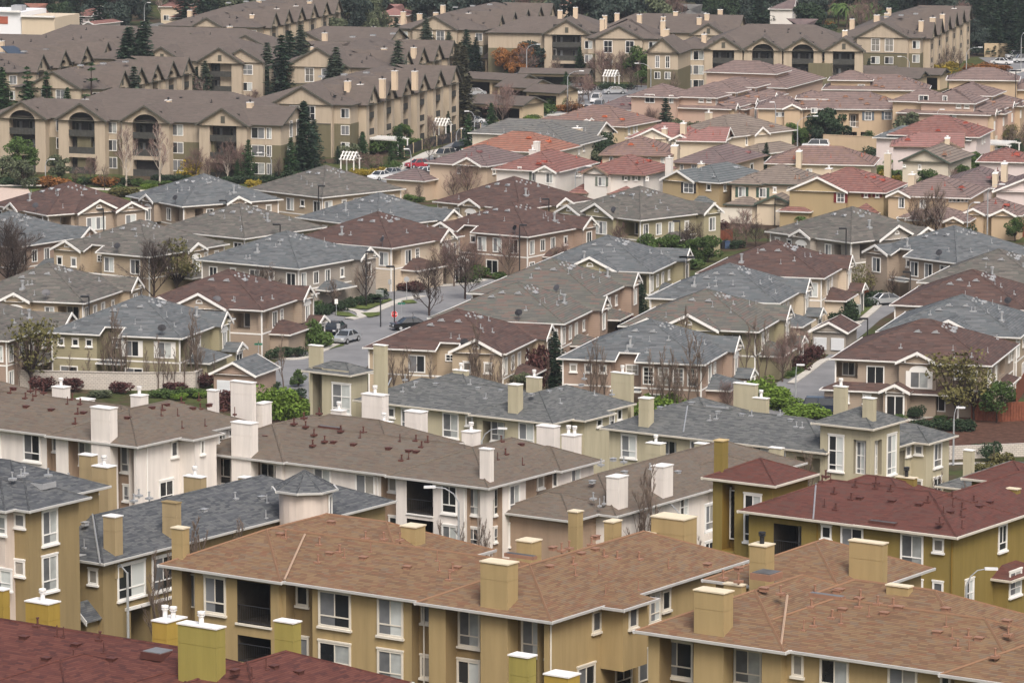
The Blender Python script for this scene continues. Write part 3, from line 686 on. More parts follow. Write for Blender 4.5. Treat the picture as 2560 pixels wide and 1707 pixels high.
T = [  # apex pixel, turn, roof, wall, front, side, label, phrase
 ((175, 454), 55, 'r', 'taupe', kit_archg(), kit_gables(), 'taupe townhouse with red brown roof and twin white gables just below the park path', 'the taupe twin gabled townhouse'),
 ((510, 434), 56, 'b', 'taupe', kit_archg(), kit_archg(), 'blue grey roofed townhouse with white arched gables standing just below the beige apartments', 'the topmost blue roofed townhouse'),
 ((815, 413), 45, 't', 'tan', kit_plain(), kit_plain(), 'tan grey roofed townhouse with wide plain roof beside the street with the red car', 'the tan roofed townhouse by the red car street'),
 ((949, 481), 45, 'b', 'tan', kit_plain(), kit_row(), 'blue grey roofed townhouse between the two upper red brown roofs at centre', 'the upper centre blue roofed townhouse'),
 ((600, 507), 38, 't', 'olive', kit_plain(), kit_plain(), 'tan grey roofed townhouse with olive walls showing only below its right eave', 'the half hidden tan roofed townhouse'),
 ((351, 549), 34, 't', 'tan', kit_twoeyes(), kit_archg(), 'tan townhouse with grey brown roof and left gable pierced by two small square windows', 'the tan two eyed townhouse'),
 ((25, 527), 34, 'b', 'pink', kit_plain(), kit_row(), 'blue grey roofed townhouse cut by the left edge behind tall bare trees', 'the blue roofed townhouse at the left edge'),
 ((1285, 441), 40, 'r', 'tan', kit_archg(), kit_archg(), 'red brown roofed townhouse with two bracketed gables below the white tile roofed houses', 'the bracketed red brown townhouse'),
 ((1600, 465), 46, 't', 'olive', kit_gables(), kit_row(), 'olive townhouse with tan grey roof and two white trimmed gables next to the corner porch', 'the olive twin gabled townhouse'),
 ((1281, 503), 34, 'r', 'pink', kit_front3(), kit_row(), 'rosy tan townhouse with red brown roof and black satellite dish at the eave', 'the rosy townhouse with the dish'),
 ((945, 529), 34, 'r', 'cream', kit_plain(), kit_lane(), 'cream townhouse with red brown roof and open corner porch behind the street trees', 'the cream corner porch townhouse'),
 ((717, 576), 34, 'b', 'grey', kit_plain(), kit_row(), 'grey townhouse with blue grey roof and three tall windows on the right wall', 'the grey blue roofed townhouse'),
 ((121, 657), 17, 't', 'tan', kit_archg(), kit_row(), 'tan townhouse with grey roof and arched white gable at left', 'the tan arched gable townhouse'),
 ((570, 673), 20, 'r', 'taupe', kit_gables(), kit_lane(), 'taupe townhouse with red roof, corner porch and garage beside the two parked cars', 'the red roofed corner porch townhouse'),
 ((353, 737), 16.95, 'b', 'olive', kit_small3(WHITE), kit_lane(), 'olive townhouse with blue grey roof and white shutters behind the pale block fence', 'the olive shuttered townhouse'),
 ((-60, 742), 20, 't', 'pink', kit_plain(), kit_row(), 'grey brown roofed townhouse cut by the left edge above the red fence', 'the grey roofed townhouse at the left edge'),
 ((1519, 587), 16.95, 'b', 'olive', kit_gables(), kit_row(), 'olive townhouse with blue grey roof beside the round green bushes', 'the olive blue roofed townhouse'),
 ((1380, 646), 16.95, 'm', 'pink', kit_plain(), kit_row(), 'rosy townhouse with mottled tan roof, upper one of the pair at centre', 'the upper mottled roof townhouse'),
 ((1292, 704), 16.95, 'm', 'pink', kit_plain(), kit_row(), 'rosy townhouse with mottled tan roof, lower one of the pair above the red roof', 'the lower mottled roof townhouse'),
 ((1143, 772), 16.95, 'r', 'tan', kit_eyesright(), kit_row(), 'tan townhouse with red brown roof and two eyed right gable below the STOP sign', 'the tan red roofed townhouse'),
 ((2131, 516), 50, 't', 'grey', kit_archg(), kit_gables(), 'warm grey townhouse with tan roof and shuttered arched window near the black lamp post', 'the warm grey shuttered townhouse'),
 ((2387, 563), 49, 'b', 'taupe', kit_front3(), kit_plain(), 'taupe townhouse with long blue grey roof and half round gable vents at right', 'the long blue roofed townhouse'),
 ((1939, 600), 16.95, 'r', 'cream', kit_plain(), kit_lane(), 'cream townhouse with red brown roof and dark carport under its porch', 'the cream carport townhouse'),
 ((1824, 657), 16.95, 'b', 'beige', kit_plain(), kit_lane(), 'beige townhouse with blue grey roof and tall side gable above the mottled one', 'the beige blue roofed townhouse'),
 ((1766, 722), 16.95, 'm', 'olive', kit_gables(), kit_lane(), 'olive townhouse with mottled tan roof and open corner porch behind bare trees', 'the olive mottled roof townhouse'),
 ((1627, 797), 16.95, 'b', 'pink', kit_sash4(), kit_lane(), 'rosy townhouse with blue grey roof and four sash windows in a row', 'the rosy sash window townhouse'),
 ((2497, 622), 20, 't', 'grey', kit_archg(), kit_plain(), 'tan grey roofed townhouse cut by the right edge below the long blue roof', 'the tan roofed townhouse at the right edge'),
 ((2431, 673), 16.95, 'r', 'taupe', kit_plain(), kit_plain(), 'red brown roofed townhouse at the right edge between tan and blue roofs', 'the middle red roofed townhouse at right'),
 ((2406, 735), 16.95, 'b', 'tan', kit_gables(), kit_plain(), 'large blue grey roofed townhouse behind the grey brown porch house at right', 'the blue roofed townhouse behind the porch house'),
]
def kit_porchhouse():
    return [('hole', 14.2, 16.5, 3.5, 5.2, dict(dep=2.)), ('win', 12.3, 3.0, 1.9, 2., 'th'), ('gable', 5.4, 10.0, dict(out=.7, z0=-1, vent=None, brackets=True, p=.5)), ('win', 7.5, 2.95, 2., 1.8, 'th', dict(d=.35, shut=WHITE)), ('arch', 7.5, 4.75, .35),
            ('pent', 9.4, 17.8, 2.5, dict(out=1.6, wall=True)), ('pent', 3., 9.4, 2.5, dict(out=1.6, posts=True)), ('entry', 8.0, 11.3, 2.5), ('win', 15.2, 1.2, .9, .9, 'sm', dict(d=.75)), ('win', 12.9, 1.2, .9, .9, 'sm', dict(d=.75)), ('win', 5.6, .5, 1.5, 1.7, 'th'), ('win', 2., 4, .9, .9, 'sm'), ('win', 3.6, 4, .9, .9, 'sm')]
for a in T: town(*a)
town((2330, 799), 16.95, 'r', 'taupe', kit_porchhouse(), [('win', 2., 3.1, 1., 1.9, 'th'), ('win', 5., 3.3, 1., 1.6, 'th'), ('hole', 7.2, 10.4, 3.3, 5.2, dict(dep=1.4)), ('win', 12.5, 4.2, .7, .8, 'sm'), ('win', 14., 4.2, .7, .8, 'sm'), ('pent', 7, 13, 2.5, dict(out=1.2)), ('win', 12, .5, 1.5, 2., 'th')],
     'grey brown townhouse with red brown roof, arched entry porch and white shutters at lower right', 'the porch townhouse', W=17.)
# ------------------------------------------------------------------ three storey condominiums on the slope below the viewer
SH_CLAY = shingle('shingle_clay_blend', [(0.167, 0.100, 0.058), (0.203, 0.126, 0.073), (0.143, 0.088, 0.055), (0.185, 0.097, 0.057), (0.167, 0.122, 0.085), (0.203, 0.133, 0.076)], .5, .145)
SH_UMBER = shingle('shingle_umber', [(0.132, 0.107, 0.083), (0.158, 0.125, 0.096), (0.113, 0.092, 0.075), (0.147, 0.112, 0.090), (0.136, 0.120, 0.100)], .5, .145)
SH_CHAR = shingle('shingle_charcoal', [(0.089, 0.094, 0.097), (0.125, 0.130, 0.130), (0.069, 0.074, 0.078), (0.105, 0.112, 0.109), (0.141, 0.144, 0.141)], .5, .15)
SH_SLATE = shingle('shingle_slate', [(0.071, 0.076, 0.085), (0.097, 0.103, 0.111), (0.053, 0.058, 0.066), (0.085, 0.092, 0.098), (0.117, 0.122, 0.125)], .5, .15)
SH_MAROON = shingle('shingle_maroon', [(.105, .042, .034), (.13, .052, .042), (.085, .036, .031), (.12, .045, .035), (.10, .05, .042)], .5, .145)
SH_OX = shingle('shingle_oxblood', [(.088, .033, .028), (.11, .04, .032), (.066, .027, .025), (.10, .036, .028), (.12, .046, .036)], .5, .145)
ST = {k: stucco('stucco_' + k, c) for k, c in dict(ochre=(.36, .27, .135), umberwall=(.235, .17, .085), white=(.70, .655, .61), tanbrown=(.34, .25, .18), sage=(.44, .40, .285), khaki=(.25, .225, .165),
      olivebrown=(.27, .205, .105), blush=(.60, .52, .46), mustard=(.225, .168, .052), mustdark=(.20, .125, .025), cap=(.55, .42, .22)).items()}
CAPY = stucco('chimney_cap_cream', (.66, .58, .43), .12); CAPW2 = stucco('chimney_cap_bright', (.76, .75, .73), .1)
def condo(label, C, z, mats, ref, e=8.9, th=34.5):
    return Bld('condominium_building', label, 'apartment building', 'three storey condominium blocks', C, z, th, e, mats, ref)
def chpx(b, n, xl, xm, xr, yt, y, z0=None, flues=(1,), band=.95, cap=None, mat=None, dark=False, wmin=.5, below=5.5):
    A = b.hit(*q(n, xl, yt), (0, 1, 0), y); Cc = b.hit(*q(n, xm, yt), (0, 1, 0), y); E = b.hit(*q(n, xr, yt), (1, 0, 0), Cc.x)
    wx = max(wmin, Cc.x - A.x); wy = max(wmin, min(2.4, E.y - y))
    return b.chimney(Cc.x - wx / 2, y + wy / 2, Cc.z - below if z0 is None else z0, Cc.z, wx, wy, cap or b.mats.get('cap', CAPM), mat, flues, band, dark=dark)
def chroof(b, w, face, n, xl, xm, xr, yt, yb, **kw):      # chimney whose foot is seen on a roof slope
    p = w.proof(face, n, xm, yb); return chpx(b, n, xl, xm, xr, yt, p.y, z0=p.z - 1.5, **kw)
def tower(b, n, C, L, Rr, y, **kw):
    p = b.hit(*q(n, *C), (0, 1, 0), y); l = b.hit(*q(n, *L), (0, 0, 1), p.z); r = b.hit(*q(n, *Rr), (0, 0, 1), p.z)
    return b.wing(p.x, p.y, p.x - l.x, r.y - p.y, p.z, **kw)
def lows(w, face, n, lst, **kw):
    for x in lst: w.pw(face, n, *x[:4], x[4] if len(x) > 4 else 'sl', **kw)
def scatter(w, face, kinds, k, m, seed, s0=1., s1=None, t0=.8, t1=3.8):
    rnd = random.Random(seed)
    for i in range(k):
        s = rnd.uniform(s0, s1 or (w.W if face in 'fb' else w.D) - 2); t = rnd.uniform(t0, t1)
        P = w.P(face, s, -t, w.e + w.p * t); w.b.vent(rnd.choice(kinds), P.x, P.y, P.z, w.rz(face), m)
# --- ochre block in the foreground
b = condo('ochre stucco block with clay shingle roof and dark balcony recess, filling the bottom centre', q(5, 1470, 1135), 22.5,
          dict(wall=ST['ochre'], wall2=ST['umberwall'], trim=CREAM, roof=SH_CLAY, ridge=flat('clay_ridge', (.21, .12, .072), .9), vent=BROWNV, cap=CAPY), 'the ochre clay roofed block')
w = b.wing(-1, 0, 26.6, 9.2, wr=(7.4, 18.4)); rw = b.wing(0, -.35, 9.1, 21.); lw = b.wing(-18.7, -.3, 8.9, 14); re = b.wing(-14., 5.2, 13.6, 9.2)
S = lambda n, x, y: w.ps('f', n, x, y)[0]
r0, r1 = rw.ps('f', 5, 1395, 1300)[0], rw.ps('f', 5, 722, 1150)[0]
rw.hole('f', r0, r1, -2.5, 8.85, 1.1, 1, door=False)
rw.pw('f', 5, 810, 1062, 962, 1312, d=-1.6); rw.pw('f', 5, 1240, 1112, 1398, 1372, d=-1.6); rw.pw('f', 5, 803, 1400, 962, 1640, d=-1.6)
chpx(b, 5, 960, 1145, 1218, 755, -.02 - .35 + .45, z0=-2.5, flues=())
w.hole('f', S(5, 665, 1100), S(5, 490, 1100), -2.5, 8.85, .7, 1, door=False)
lows(w, 'f', 5, [(555, 1000, 638, 1150, 'sm'), (552, 1365, 640, 1525, 'sm')], d=-1.2)
lows(w, 'f', 5, [(260, 978, 432, 1240), (256, 1332, 436, 1559)])
lows(w, 'f', 4, [(2182, 930, 2400, 1180), (2182, 1275, 2400, 1480)])
w.hole('f', S(4, 2135, 1000), S(4, 1955, 1000), -2.5, 8.85, .8, 1, door=False)
lows(w, 'f', 4, [(2028, 885, 2112, 1030, 'sm'), (2050, 1245, 2112, 1395, 'case')], d=-1.3)
a0, a1 = lw.ps('f', 4, 1850, 1000)[0], lw.ps('f', 4, 1622, 1000)[0]; zb, zt = lw.ps('f', 4, 1700, 1155)[1], lw.ps('f', 4, 1700, 862)[1]
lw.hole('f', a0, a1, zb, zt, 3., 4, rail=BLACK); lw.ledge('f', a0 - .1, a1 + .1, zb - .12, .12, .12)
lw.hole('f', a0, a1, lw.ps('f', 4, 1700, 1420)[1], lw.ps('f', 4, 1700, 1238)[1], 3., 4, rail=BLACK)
lows(lw, 'f', 4, [(1400, 828, 1545, 1085)])
lw.hole('f', lw.ps('f', 4, 1330, 900)[0], lw.ps('f', 4, 1243, 900)[0], -2.5, 8.85, .9, 1, door=False); lows(lw, 'f', 4, [(1296, 808, 1334, 1040, 'thin')], d=-1.4)
lows(rw, 'r', 5, [(1722, 1060, 1782, 1208, 'sm'), (1620, 1432, 1740, 1640)])
y0, y1 = rw.ps('r', 5, 1935, 1200, d=1.)[0], rw.ps('r', 5, 2100, 1200, d=1.)[0]
rw.box('r', y0, y1, 5.2, 8.9, -.6, 1.); rw.pent('r', y0 - .6, y1 + .5, 8.86, out=1.9, p=.42); lows(rw, 'r', 5, [(1972, 1042, 2032, 1180, 'sm')], d=1.)
lows(rw, 'r', 5, [(2112, 945, 2190, 1142), (2198, 925, 2258, 1062, 'sm'), (1880, 1385, 1992, 1600), (2038, 1318, 2104, 1545, 'thin')])
lw.flash('f', 4, 2085, 540, 1945, 850); w.pipe('f', S(5, 535, 1100), d=-1.1); rw.pipe('r', .6); w.ledge('f', 1, 26, 5.75, .05, .02, mat=ST['umberwall']) if False else None
chroof(b, lw, 'f', 4, 1172, 1248, 1294, 510, 715, flues=()); 
chpx(b, 5, 415, 515, 584, 500, 9.2, flues=()); chpx(b, 5, 578, 600, 652, 580, 11., flues=()); chpx(b, 5, 1206, 1310, 1378, 600, 8.8, flues=()); chpx(b, 5, 1806, 1868, 1926, 465, 17.5, flues=()); chpx(b, 5, 1560, 1622, 1662, 395, 23., flues=()); chpx(b, 5, 2128, 2352, 2440, 450, 18., flues=(), below=3.4); chpx(b, 5, 2068, 2135, 2160, 545, 17.6, flues=(), below=2.4)
w.pv('f', 5, 'box', 160, 708, 460, 772, 800, 775); w.pv('f', 4, 'box', 1920, 548, 2255, 678, 2265, 465); rw.pv('r', 5, 'box', 1455, 640, 1745, 650, 1650, 680, 1435, 768, 1750, 565)
w.pv('f', 5, 'pipe', 750, 850, 770, 785, 0, 660, 175, 570, 300, 575, 410, 580); w.pv('f', 4, 'pipe', 1953, 560, 2185, 610, 2320, 660, 2175, 730); w.pv('f', 5, 'thin', 30, 700, 210, 660, 665, 720, 680, 790); rw.pv('r', 5, 'pipe', 1515, 650, 1567, 635, 1720, 610, 1805, 690, 1895, 705, 2045, 710, 1595, 745); rw.pv('r', 5, 'thin', 1610, 820, 1770, 810, 1815, 950, 2040, 920, 2245, 770)
w.pv('f', 5, 'strip', 1235, 690)
b.done()
# --- white block in the middle
b = condo('white stucco block with umber roof and open balcony, in the middle of the picture', q(2, 1030, 1010), 16.5,
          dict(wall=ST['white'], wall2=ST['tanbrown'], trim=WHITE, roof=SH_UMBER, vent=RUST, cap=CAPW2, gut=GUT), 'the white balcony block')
w = b.wing(-1, 0, 26.4, 9.2, wr=(7.4, 18.4)); rw = b.wing(0, -.3, 9.1, 14.2); bk = b.wing(.5, 8.4, 6, 5.6); lw = b.wing(-18.6, -.35, 8.9, 14.); re = b.wing(-12.6, 5.3, 14, 9.2)
S = lambda n, x, y: w.ps('f', n, x, y)[0]
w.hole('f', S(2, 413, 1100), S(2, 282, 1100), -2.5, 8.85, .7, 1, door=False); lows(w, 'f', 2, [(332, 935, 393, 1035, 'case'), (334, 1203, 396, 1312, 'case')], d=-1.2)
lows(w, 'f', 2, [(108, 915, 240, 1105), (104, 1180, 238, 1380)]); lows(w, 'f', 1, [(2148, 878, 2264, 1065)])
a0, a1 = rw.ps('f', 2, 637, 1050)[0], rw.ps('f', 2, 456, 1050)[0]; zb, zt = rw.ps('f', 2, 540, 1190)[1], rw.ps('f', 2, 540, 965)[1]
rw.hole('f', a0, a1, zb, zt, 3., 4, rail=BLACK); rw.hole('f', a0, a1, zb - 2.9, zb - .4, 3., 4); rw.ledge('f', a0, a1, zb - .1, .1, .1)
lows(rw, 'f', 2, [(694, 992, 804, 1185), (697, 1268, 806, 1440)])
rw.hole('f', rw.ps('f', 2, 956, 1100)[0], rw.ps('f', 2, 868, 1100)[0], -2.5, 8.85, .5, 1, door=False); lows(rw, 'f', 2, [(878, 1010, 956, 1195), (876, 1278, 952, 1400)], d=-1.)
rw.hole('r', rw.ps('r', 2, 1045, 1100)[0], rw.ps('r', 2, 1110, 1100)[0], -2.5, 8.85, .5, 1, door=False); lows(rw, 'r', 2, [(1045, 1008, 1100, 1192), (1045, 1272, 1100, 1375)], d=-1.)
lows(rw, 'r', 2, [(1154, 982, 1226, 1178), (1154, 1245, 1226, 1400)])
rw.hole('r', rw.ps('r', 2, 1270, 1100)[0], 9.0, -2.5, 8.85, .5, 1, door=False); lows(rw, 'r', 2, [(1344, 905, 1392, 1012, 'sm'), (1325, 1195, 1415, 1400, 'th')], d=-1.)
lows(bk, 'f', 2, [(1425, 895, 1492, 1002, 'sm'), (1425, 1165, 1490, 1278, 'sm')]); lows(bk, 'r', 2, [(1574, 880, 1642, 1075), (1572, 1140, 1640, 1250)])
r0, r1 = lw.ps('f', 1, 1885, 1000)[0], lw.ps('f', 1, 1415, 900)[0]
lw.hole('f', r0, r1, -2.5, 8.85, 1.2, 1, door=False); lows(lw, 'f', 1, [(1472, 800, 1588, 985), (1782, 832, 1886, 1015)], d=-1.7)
chpx(b, 1, 1580, 1712, 1764, 578, -.27, z0=-2.5, flues=())
lw.ledge('f', r0, r1, 5.6, .5, -.6, d=-.9, mat=ST['tanbrown'])
chroof(b, rw, 'f', 2, 955, 1025, 1050, 752, 955, flues=()); chpx(b, 2, 237, 322, 365, 570, 13.5); chpx(b, 2, 832, 905, 962, 635, 14.5); chpx(b, 2, 442, 552, 600, 500, 18, flues=()); chpx(b, 2, 1344, 1462, 1505, 600, 17., flues=()); chpx(b, 2, 1515, 1602, 1652, 660, 15., flues=(1, 1)); chpx(b, 2, 148, 290, 332, 385, 17.); chpx(b, 2, -60, 10, 45, 490, 15)
w.pv('f', 2, 'box', 92, 718, 332, 745, 470, 762, 520, 767); w.pv('f', 1, 'box', 2280, 702, 1820, 662); w.pv('f', 2, 'pipe', 422, 820, 520, 685, 600, 692, 558, 728, 5, 620, 160, 628); w.pv('f', 2, 'thin', 138, 665, 410, 690, 470, 810); lw.pv('f', 1, 'pipe', 2090, 590, 2147, 645, 2220, 690, 2138, 718, 2330, 620); rw.pv('r', 2, 'box', 1240, 717); rw.pv('r', 2, 'pipe', 1102, 690, 1132, 778); rw.pv('r', 2, 'thin', 1078, 815, 1248, 850); w.pv('f', 1, 'strip', 2255, 600); lw.pv('f', 1, 'pipe', 2010, 570, 2078, 530, 2182, 500)
for ss in (S(2, 262, 1000),): w.pipe('f', ss)
rw.pipe('f', rw.ps('f', 2, 852, 1100)[0])
b.done()
# --- white block at left
b = condo('white stucco block with umber roof and broad white front chimney, cut by the left edge', q(1, 955, 728), 18.3,
          dict(wall=ST['white'], wall2=ST['tanbrown'], trim=WHITE, roof=SH_UMBER, vent=RUST, cap=CAPW2, gut=GUT), 'the white block at left')
w = b.wing(-1, 0, 26.6, 9.2, wr=(7.2, 18.4)); rw = b.wing(0, -.3, 8.8, 13.6); lw = b.wing(-18.6, -.35, 8.9, 14.)
S = lambda n, x, y: w.ps('f', n, x, y)[0]
r0, r1 = rw.ps('f', 1, 915, 800)[0], rw.ps('f', 1, 468, 800)[0]
rw.hole('f', r0, r1, -2.5, 8.85, 1.2, 1, door=False); rw.pw('f', 1, 538, 690, 628, 855, d=-1.7); rw.pw('f', 1, 828, 720, 918, 905, d=-1.7); rw.pw('f', 1, 842, 988, 915, 1100, d=-1.7)
chpx(b, 1, 620, 748, 802, 475, -.27, z0=-2.5, flues=())
w.hole('f', S(1, 428, 800), S(1, 322, 800), -2.5, 8.85, .6, 1, door=False); lows(w, 'f', 1, [(358, 668, 416, 762, 'sm')], d=-1.1); lows(w, 'f', 1, [(162, 645, 278, 828), (-60, 640, 8, 800)])
lows(rw, 'r', 1, [(1166, 692, 1214, 798, 'sm'), (1086, 955, 1184, 1110)])
y0, y1 = rw.ps('r', 1, 1335, 800, d=1.)[0], rw.ps('r', 1, 1480, 800, d=1.)[0]
rw.box('r', y0, y1, 2., 8.9, -.6, 1.); rw.pent('r', y0 - .6, y1 + .5, 8.86, out=1.8, p=.42); lows(rw, 'r', 1, [(1368, 680, 1396, 780, 'sm')], d=1.); lows(rw, 'r', 1, [(1492, 625, 1540, 700), (1562, 605, 1580, 660, 'sm')])
rw.pipe('r', rw.ps('r', 1, 1003, 900)[0])
for a in ((355, 432, 480, 330), (892, 962, 1014, 388)): chpx(b, 1, *a, 11.)
chpx(b, 1, 1576, 1722, 1750, 298, 15., flues=()); chpx(b, 1, 1745, 1795, 1858, 440, 16., flues=()); chpx(b, 1, 1416, 1470, 1498, 350, 16., flues=()); chpx(b, 1, 512, 600, 650, 415, 14., flues=())
w.pv('f', 1, 'box', 178, 458, 350, 480, 572, 500, 90, 335); w.pv('f', 1, 'pipe', 532, 500, 515, 568, 175, 395, 245, 378, 208, 345, 298, 358, 72, 358, 550, 435, 495, 402); w.pv('f', 1, 'thin', 225, 410, 462, 435)
rw.pv('r', 1, 'box', 1040, 466, 1140, 446, 1318, 470, 1430, 447); rw.pv('r', 1, 'pipe', 1110, 475, 1240, 425, 1370, 468, 1528, 475); rw.pv('r', 1, 'thin', 1102, 515, 1215, 515, 1245, 600, 1402, 585, 1605, 505, 1360, 405); rw.pv('f', 1, 'box', 874, 535)
b.done()
# --- mustard block with tower
b = condo('mustard stucco block with maroon roof and square corner tower, at right', q(3, 1890, 1350), 18.9,
          dict(wall=ST['mustard'], wall2=ST['mustdark'], trim=WHITE, roof=SH_MAROON, vent=RUST, cap=CAPY, gut=CREAM, pipe=ST['mustdark']), 'the mustard tower block')
w = b.wing(0, 0, 16.5, 9.); rw = b.wing(.02, .05, 7.6, 24); bk = b.wing(-6, 5, 9.5, 7.6)
t = tower(b, 3, (650, 1000), (160, 940), (940, 915), 1.1); S = lambda n, x, y: w.ps('f', n, x, y)[0]
a0, a1 = S(3, 830, 1350), S(3, 640, 1350); zb, zt = w.ps('f', 3, 740, 1485)[1], w.ps('f', 3, 740, 1262)[1]
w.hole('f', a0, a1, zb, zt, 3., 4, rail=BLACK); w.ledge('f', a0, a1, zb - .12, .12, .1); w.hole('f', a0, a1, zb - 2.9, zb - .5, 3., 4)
lows(w, 'f', 3, [(965, 1262, 1040, 1358, 'sm'), (1100, 1278, 1254, 1492), (1508, 1325, 1666, 1552), (1730, 1350, 1808, 1448, 'sm')])
lows(w, 'f', 6, [(1508, 842, 1662, 990), (1728, 868, 1802, 968, 'sm'), (645, 745, 820, 900)])
lows(rw, 'r', 3, [(2174, 1262, 2232, 1440)]); lows(rw, 'r', 6, [(1945, 850, 2006, 1062, 'tall')])
y0 = rw.ps('r', 6, 2125, 900)[0]; rw.pent('r', y0, y0 + 5, rw.ps('r', 6, 2240, 775)[1] - .3, out=1.5, wall=True); lows(rw, 'r', 6, [(2250, 785, 2330, 960)], d=.6)
for ss in (S(3, 940, 1400), S(3, 1862, 1400)): w.pipe('f', ss)
t.hole('f', t.ps('f', 3, 372, 1200)[0], t.ps('f', 3, 288, 1200)[0], t.ps('f', 3, 330, 1440)[1], t.e - .35, 1.1, 1, door=False)
lows(t, 'f', 3, [(436, 1048, 562, 1382, 'tall')]); lows(t, 'f', 3, [(350, 1025, 377, 1360, 'thin')], d=-1.5); lows(t, 'f', 3, [(322, 1000, 340, 1330, 'thin')], d=-1.55)
lows(t, 'f', 6, [(434, 720, 478, 760, 'sm')]); t.ledge('f', t.ps('f', 3, 378, 1440)[0], t.W - .4, t.ps('f', 3, 300, 1440)[1] - .3, .3, .2, mat=ST['mustard'])
chroof(b, t, 'f', 3, 233, 292, 330, 695, 905, flues=(), cap=ST['cap']); chpx(b, 3, 1475, 1598, 1612, 950, 9.5, dark=True); chpx(b, 3, 2180, 2305, 2320, 1025, 12., flues=()); 
w.flash('f', 3, 930, 980, 912, 1222); w.pv('f', 3, 'box', 1230, 1085, 1450, 1105, 1638, 1128); w.pv('f', 3, 'pipe', 1055, 1045, 1172, 1085, 1065, 1155, 997, 930, 972, 965, 1200, 1000, 1338, 1010, 1340, 975, 1695, 1105, 1440, 1028); w.pv('f', 3, 'thin', 988, 1135, 1030, 965); rw.pv('r', 3, 'box', 1850, 1180, 2045, 1140, 2120, 1112); rw.pv('r', 3, 'pipe', 1775, 1250, 1922, 1205, 1930, 1148, 2010, 1102, 1862, 1075); rw.pv('r', 3, 'thin', 1928, 1285, 1802, 1190, 1865, 1135); w.pv('f', 3, 'strip', 1390, 1250)
b.done()
# --- small mustard turret at the right edge
p = at(*q(3, 2150, 965), 17.)
b = condo('mustard turret with low maroon hipped roof, cut by the right edge', q(3, 2140, 968), 17., dict(wall=ST['mustard'], trim=WHITE, roof=SH_MAROON, vent=RUST, gut=CREAM), 'the mustard turret')
w = b.wing(2.9, 0, 5.4, 5.4); w2 = b.wing(9, 1, 9, 9.2, 6.4); lows(w, 'f', 3, [(2080, 985, 2100, 1040, 'thin')]); b.done()
# --- sage block with tower, right
b = condo('sage stucco block with charcoal roof and tall windowed tower, right of centre', q(3, 1700, 710), 11.6,
          dict(wall=ST['sage'], wall2=ST['khaki'], trim=WHITE, roof=SH_CHAR, vent=GREYM, cap=CAPM, gut=CREAM), 'the sage tower block')
w = b.wing(-4.8, -8.8, 22.1, 9.); rw = b.wing(0, 0, 8., 5.); jn = b.wing(-1.4, -3.6, 7, 6); bw = b.wing(-18., -4.6, 9., 9.); t = tower(b, 3, (1320, 612), (910, 565), (1555, 545), -8.77)
S = lambda n, x, y: w.ps('f', n, x, y)[0]
lows(w, 'f', 2, [(1922, 645, 2032, 805)]); a0, a1 = S(2, 2300, 700), S(2, 2140, 700); w.hole('f', a0, a1, 2.9, 8.3, 1.6, 1); lows(w, 'f', 2, [(2205, 665, 2298, 830)], d=-1.2)
lows(w, 'f', 3, [(70, 682, 128, 750, 'sm'), (178, 688, 270, 800), (495, 725, 612, 870), (697, 748, 720, 815, 'sm')]); w.hole('f', S(3, 965, 850), S(3, 795, 850), -2.5, 8.3, 1.5, 3, door=False)
lows(t, 'f', 3, [(1017, 650, 1122, 895, 'tall')]); lows(t, 'r', 3, [(1412, 640, 1476, 918, 'tall')])
t.hole('f', t.ps('f', 3, 1272, 800)[0], t.ps('f', 3, 1186, 800)[0], t.ps('f', 3, 1230, 920)[1], t.ps('f', 3, 1230, 684)[1], .5, 1, door=False); lows(t, 'f', 3, [(1206, 688, 1270, 918, 'tall')], d=-.97)
t.hole('r', t.ps('r', 3, 1330, 800)[0], t.ps('r', 3, 1380, 800)[0], t.ps('r', 3, 1355, 925)[1], t.ps('r', 3, 1355, 684)[1], .5, 1, door=False); lows(t, 'r', 3, [(1330, 690, 1360, 920, 'tall')], d=-.97)
jn.hole('r', .6, 3., -2.5, 8.3, .2, 1, door=False)
lows(jn, 'r', 3, [(1541, 722, 1578, 792, 'sm')]); lows(rw, 'f', 3, [(1603, 714, 1664, 782, 'sm'), (1610, 955, 1658, 1020, 'sm')]); lows(rw, 'r', 3, [(1732, 700, 1788, 868), (1730, 935, 1784, 1080)])
chroof(b, t, 'r', 3, 1248, 1320, 1344, 405, 560, flues=()); chpx(b, 3, 1050, 1130, 1146, 325, 3.); chpx(b, 2, 2042, 2110, 2147, 405, -8., flues=(), z0=6.); chpx(b, 2, 2092, 2190, 2227, 715, -12.5, flues=(1,), z0=0.)
chpx(b, 3, 497, 590, 611, 405, 1.); chpx(b, 3, 366, 515, 526, 310, 3., flues=()); chpx(b, 3, 98, 170, 200, 715, -14., flues=(), z0=0); chpx(b, 3, 607, 690, 700, 745, -14., flues=(), z0=0)
w.flash('f', 3, 52, 450, 24, 628); w.pv('f', 3, 'box', 262, 497, 425, 513, 757, 550); w.pv('f', 3, 'pipe', 250, 535, 205, 545, 490, 515, 796, 590, 835, 595); w.pv('f', 3, 'strip', 255, 458); w.pv('f', 2, 'box', 2190, 465); w.pv('f', 3, 'pipe', 685, 510); scatter(bw, 'f', ['pipe', 'box'], 5, None, 3)
b.done()
# --- low charcoal roof beyond the tower
b = condo('low charcoal roof with a solitary pale chimney below the retaining wall at right', q(3, 1860, 1010), 8.4, dict(wall=ST['sage'], trim=WHITE, roof=SH_CHAR, gut=CREAM), 'the low charcoal roof at right', e=7)
w = b.wing(9, 0, 10.5, 9.); chpx(b, 3, 1936, 1995, 2016, 760, 2.5, flues=(), z0=6.); b.done()
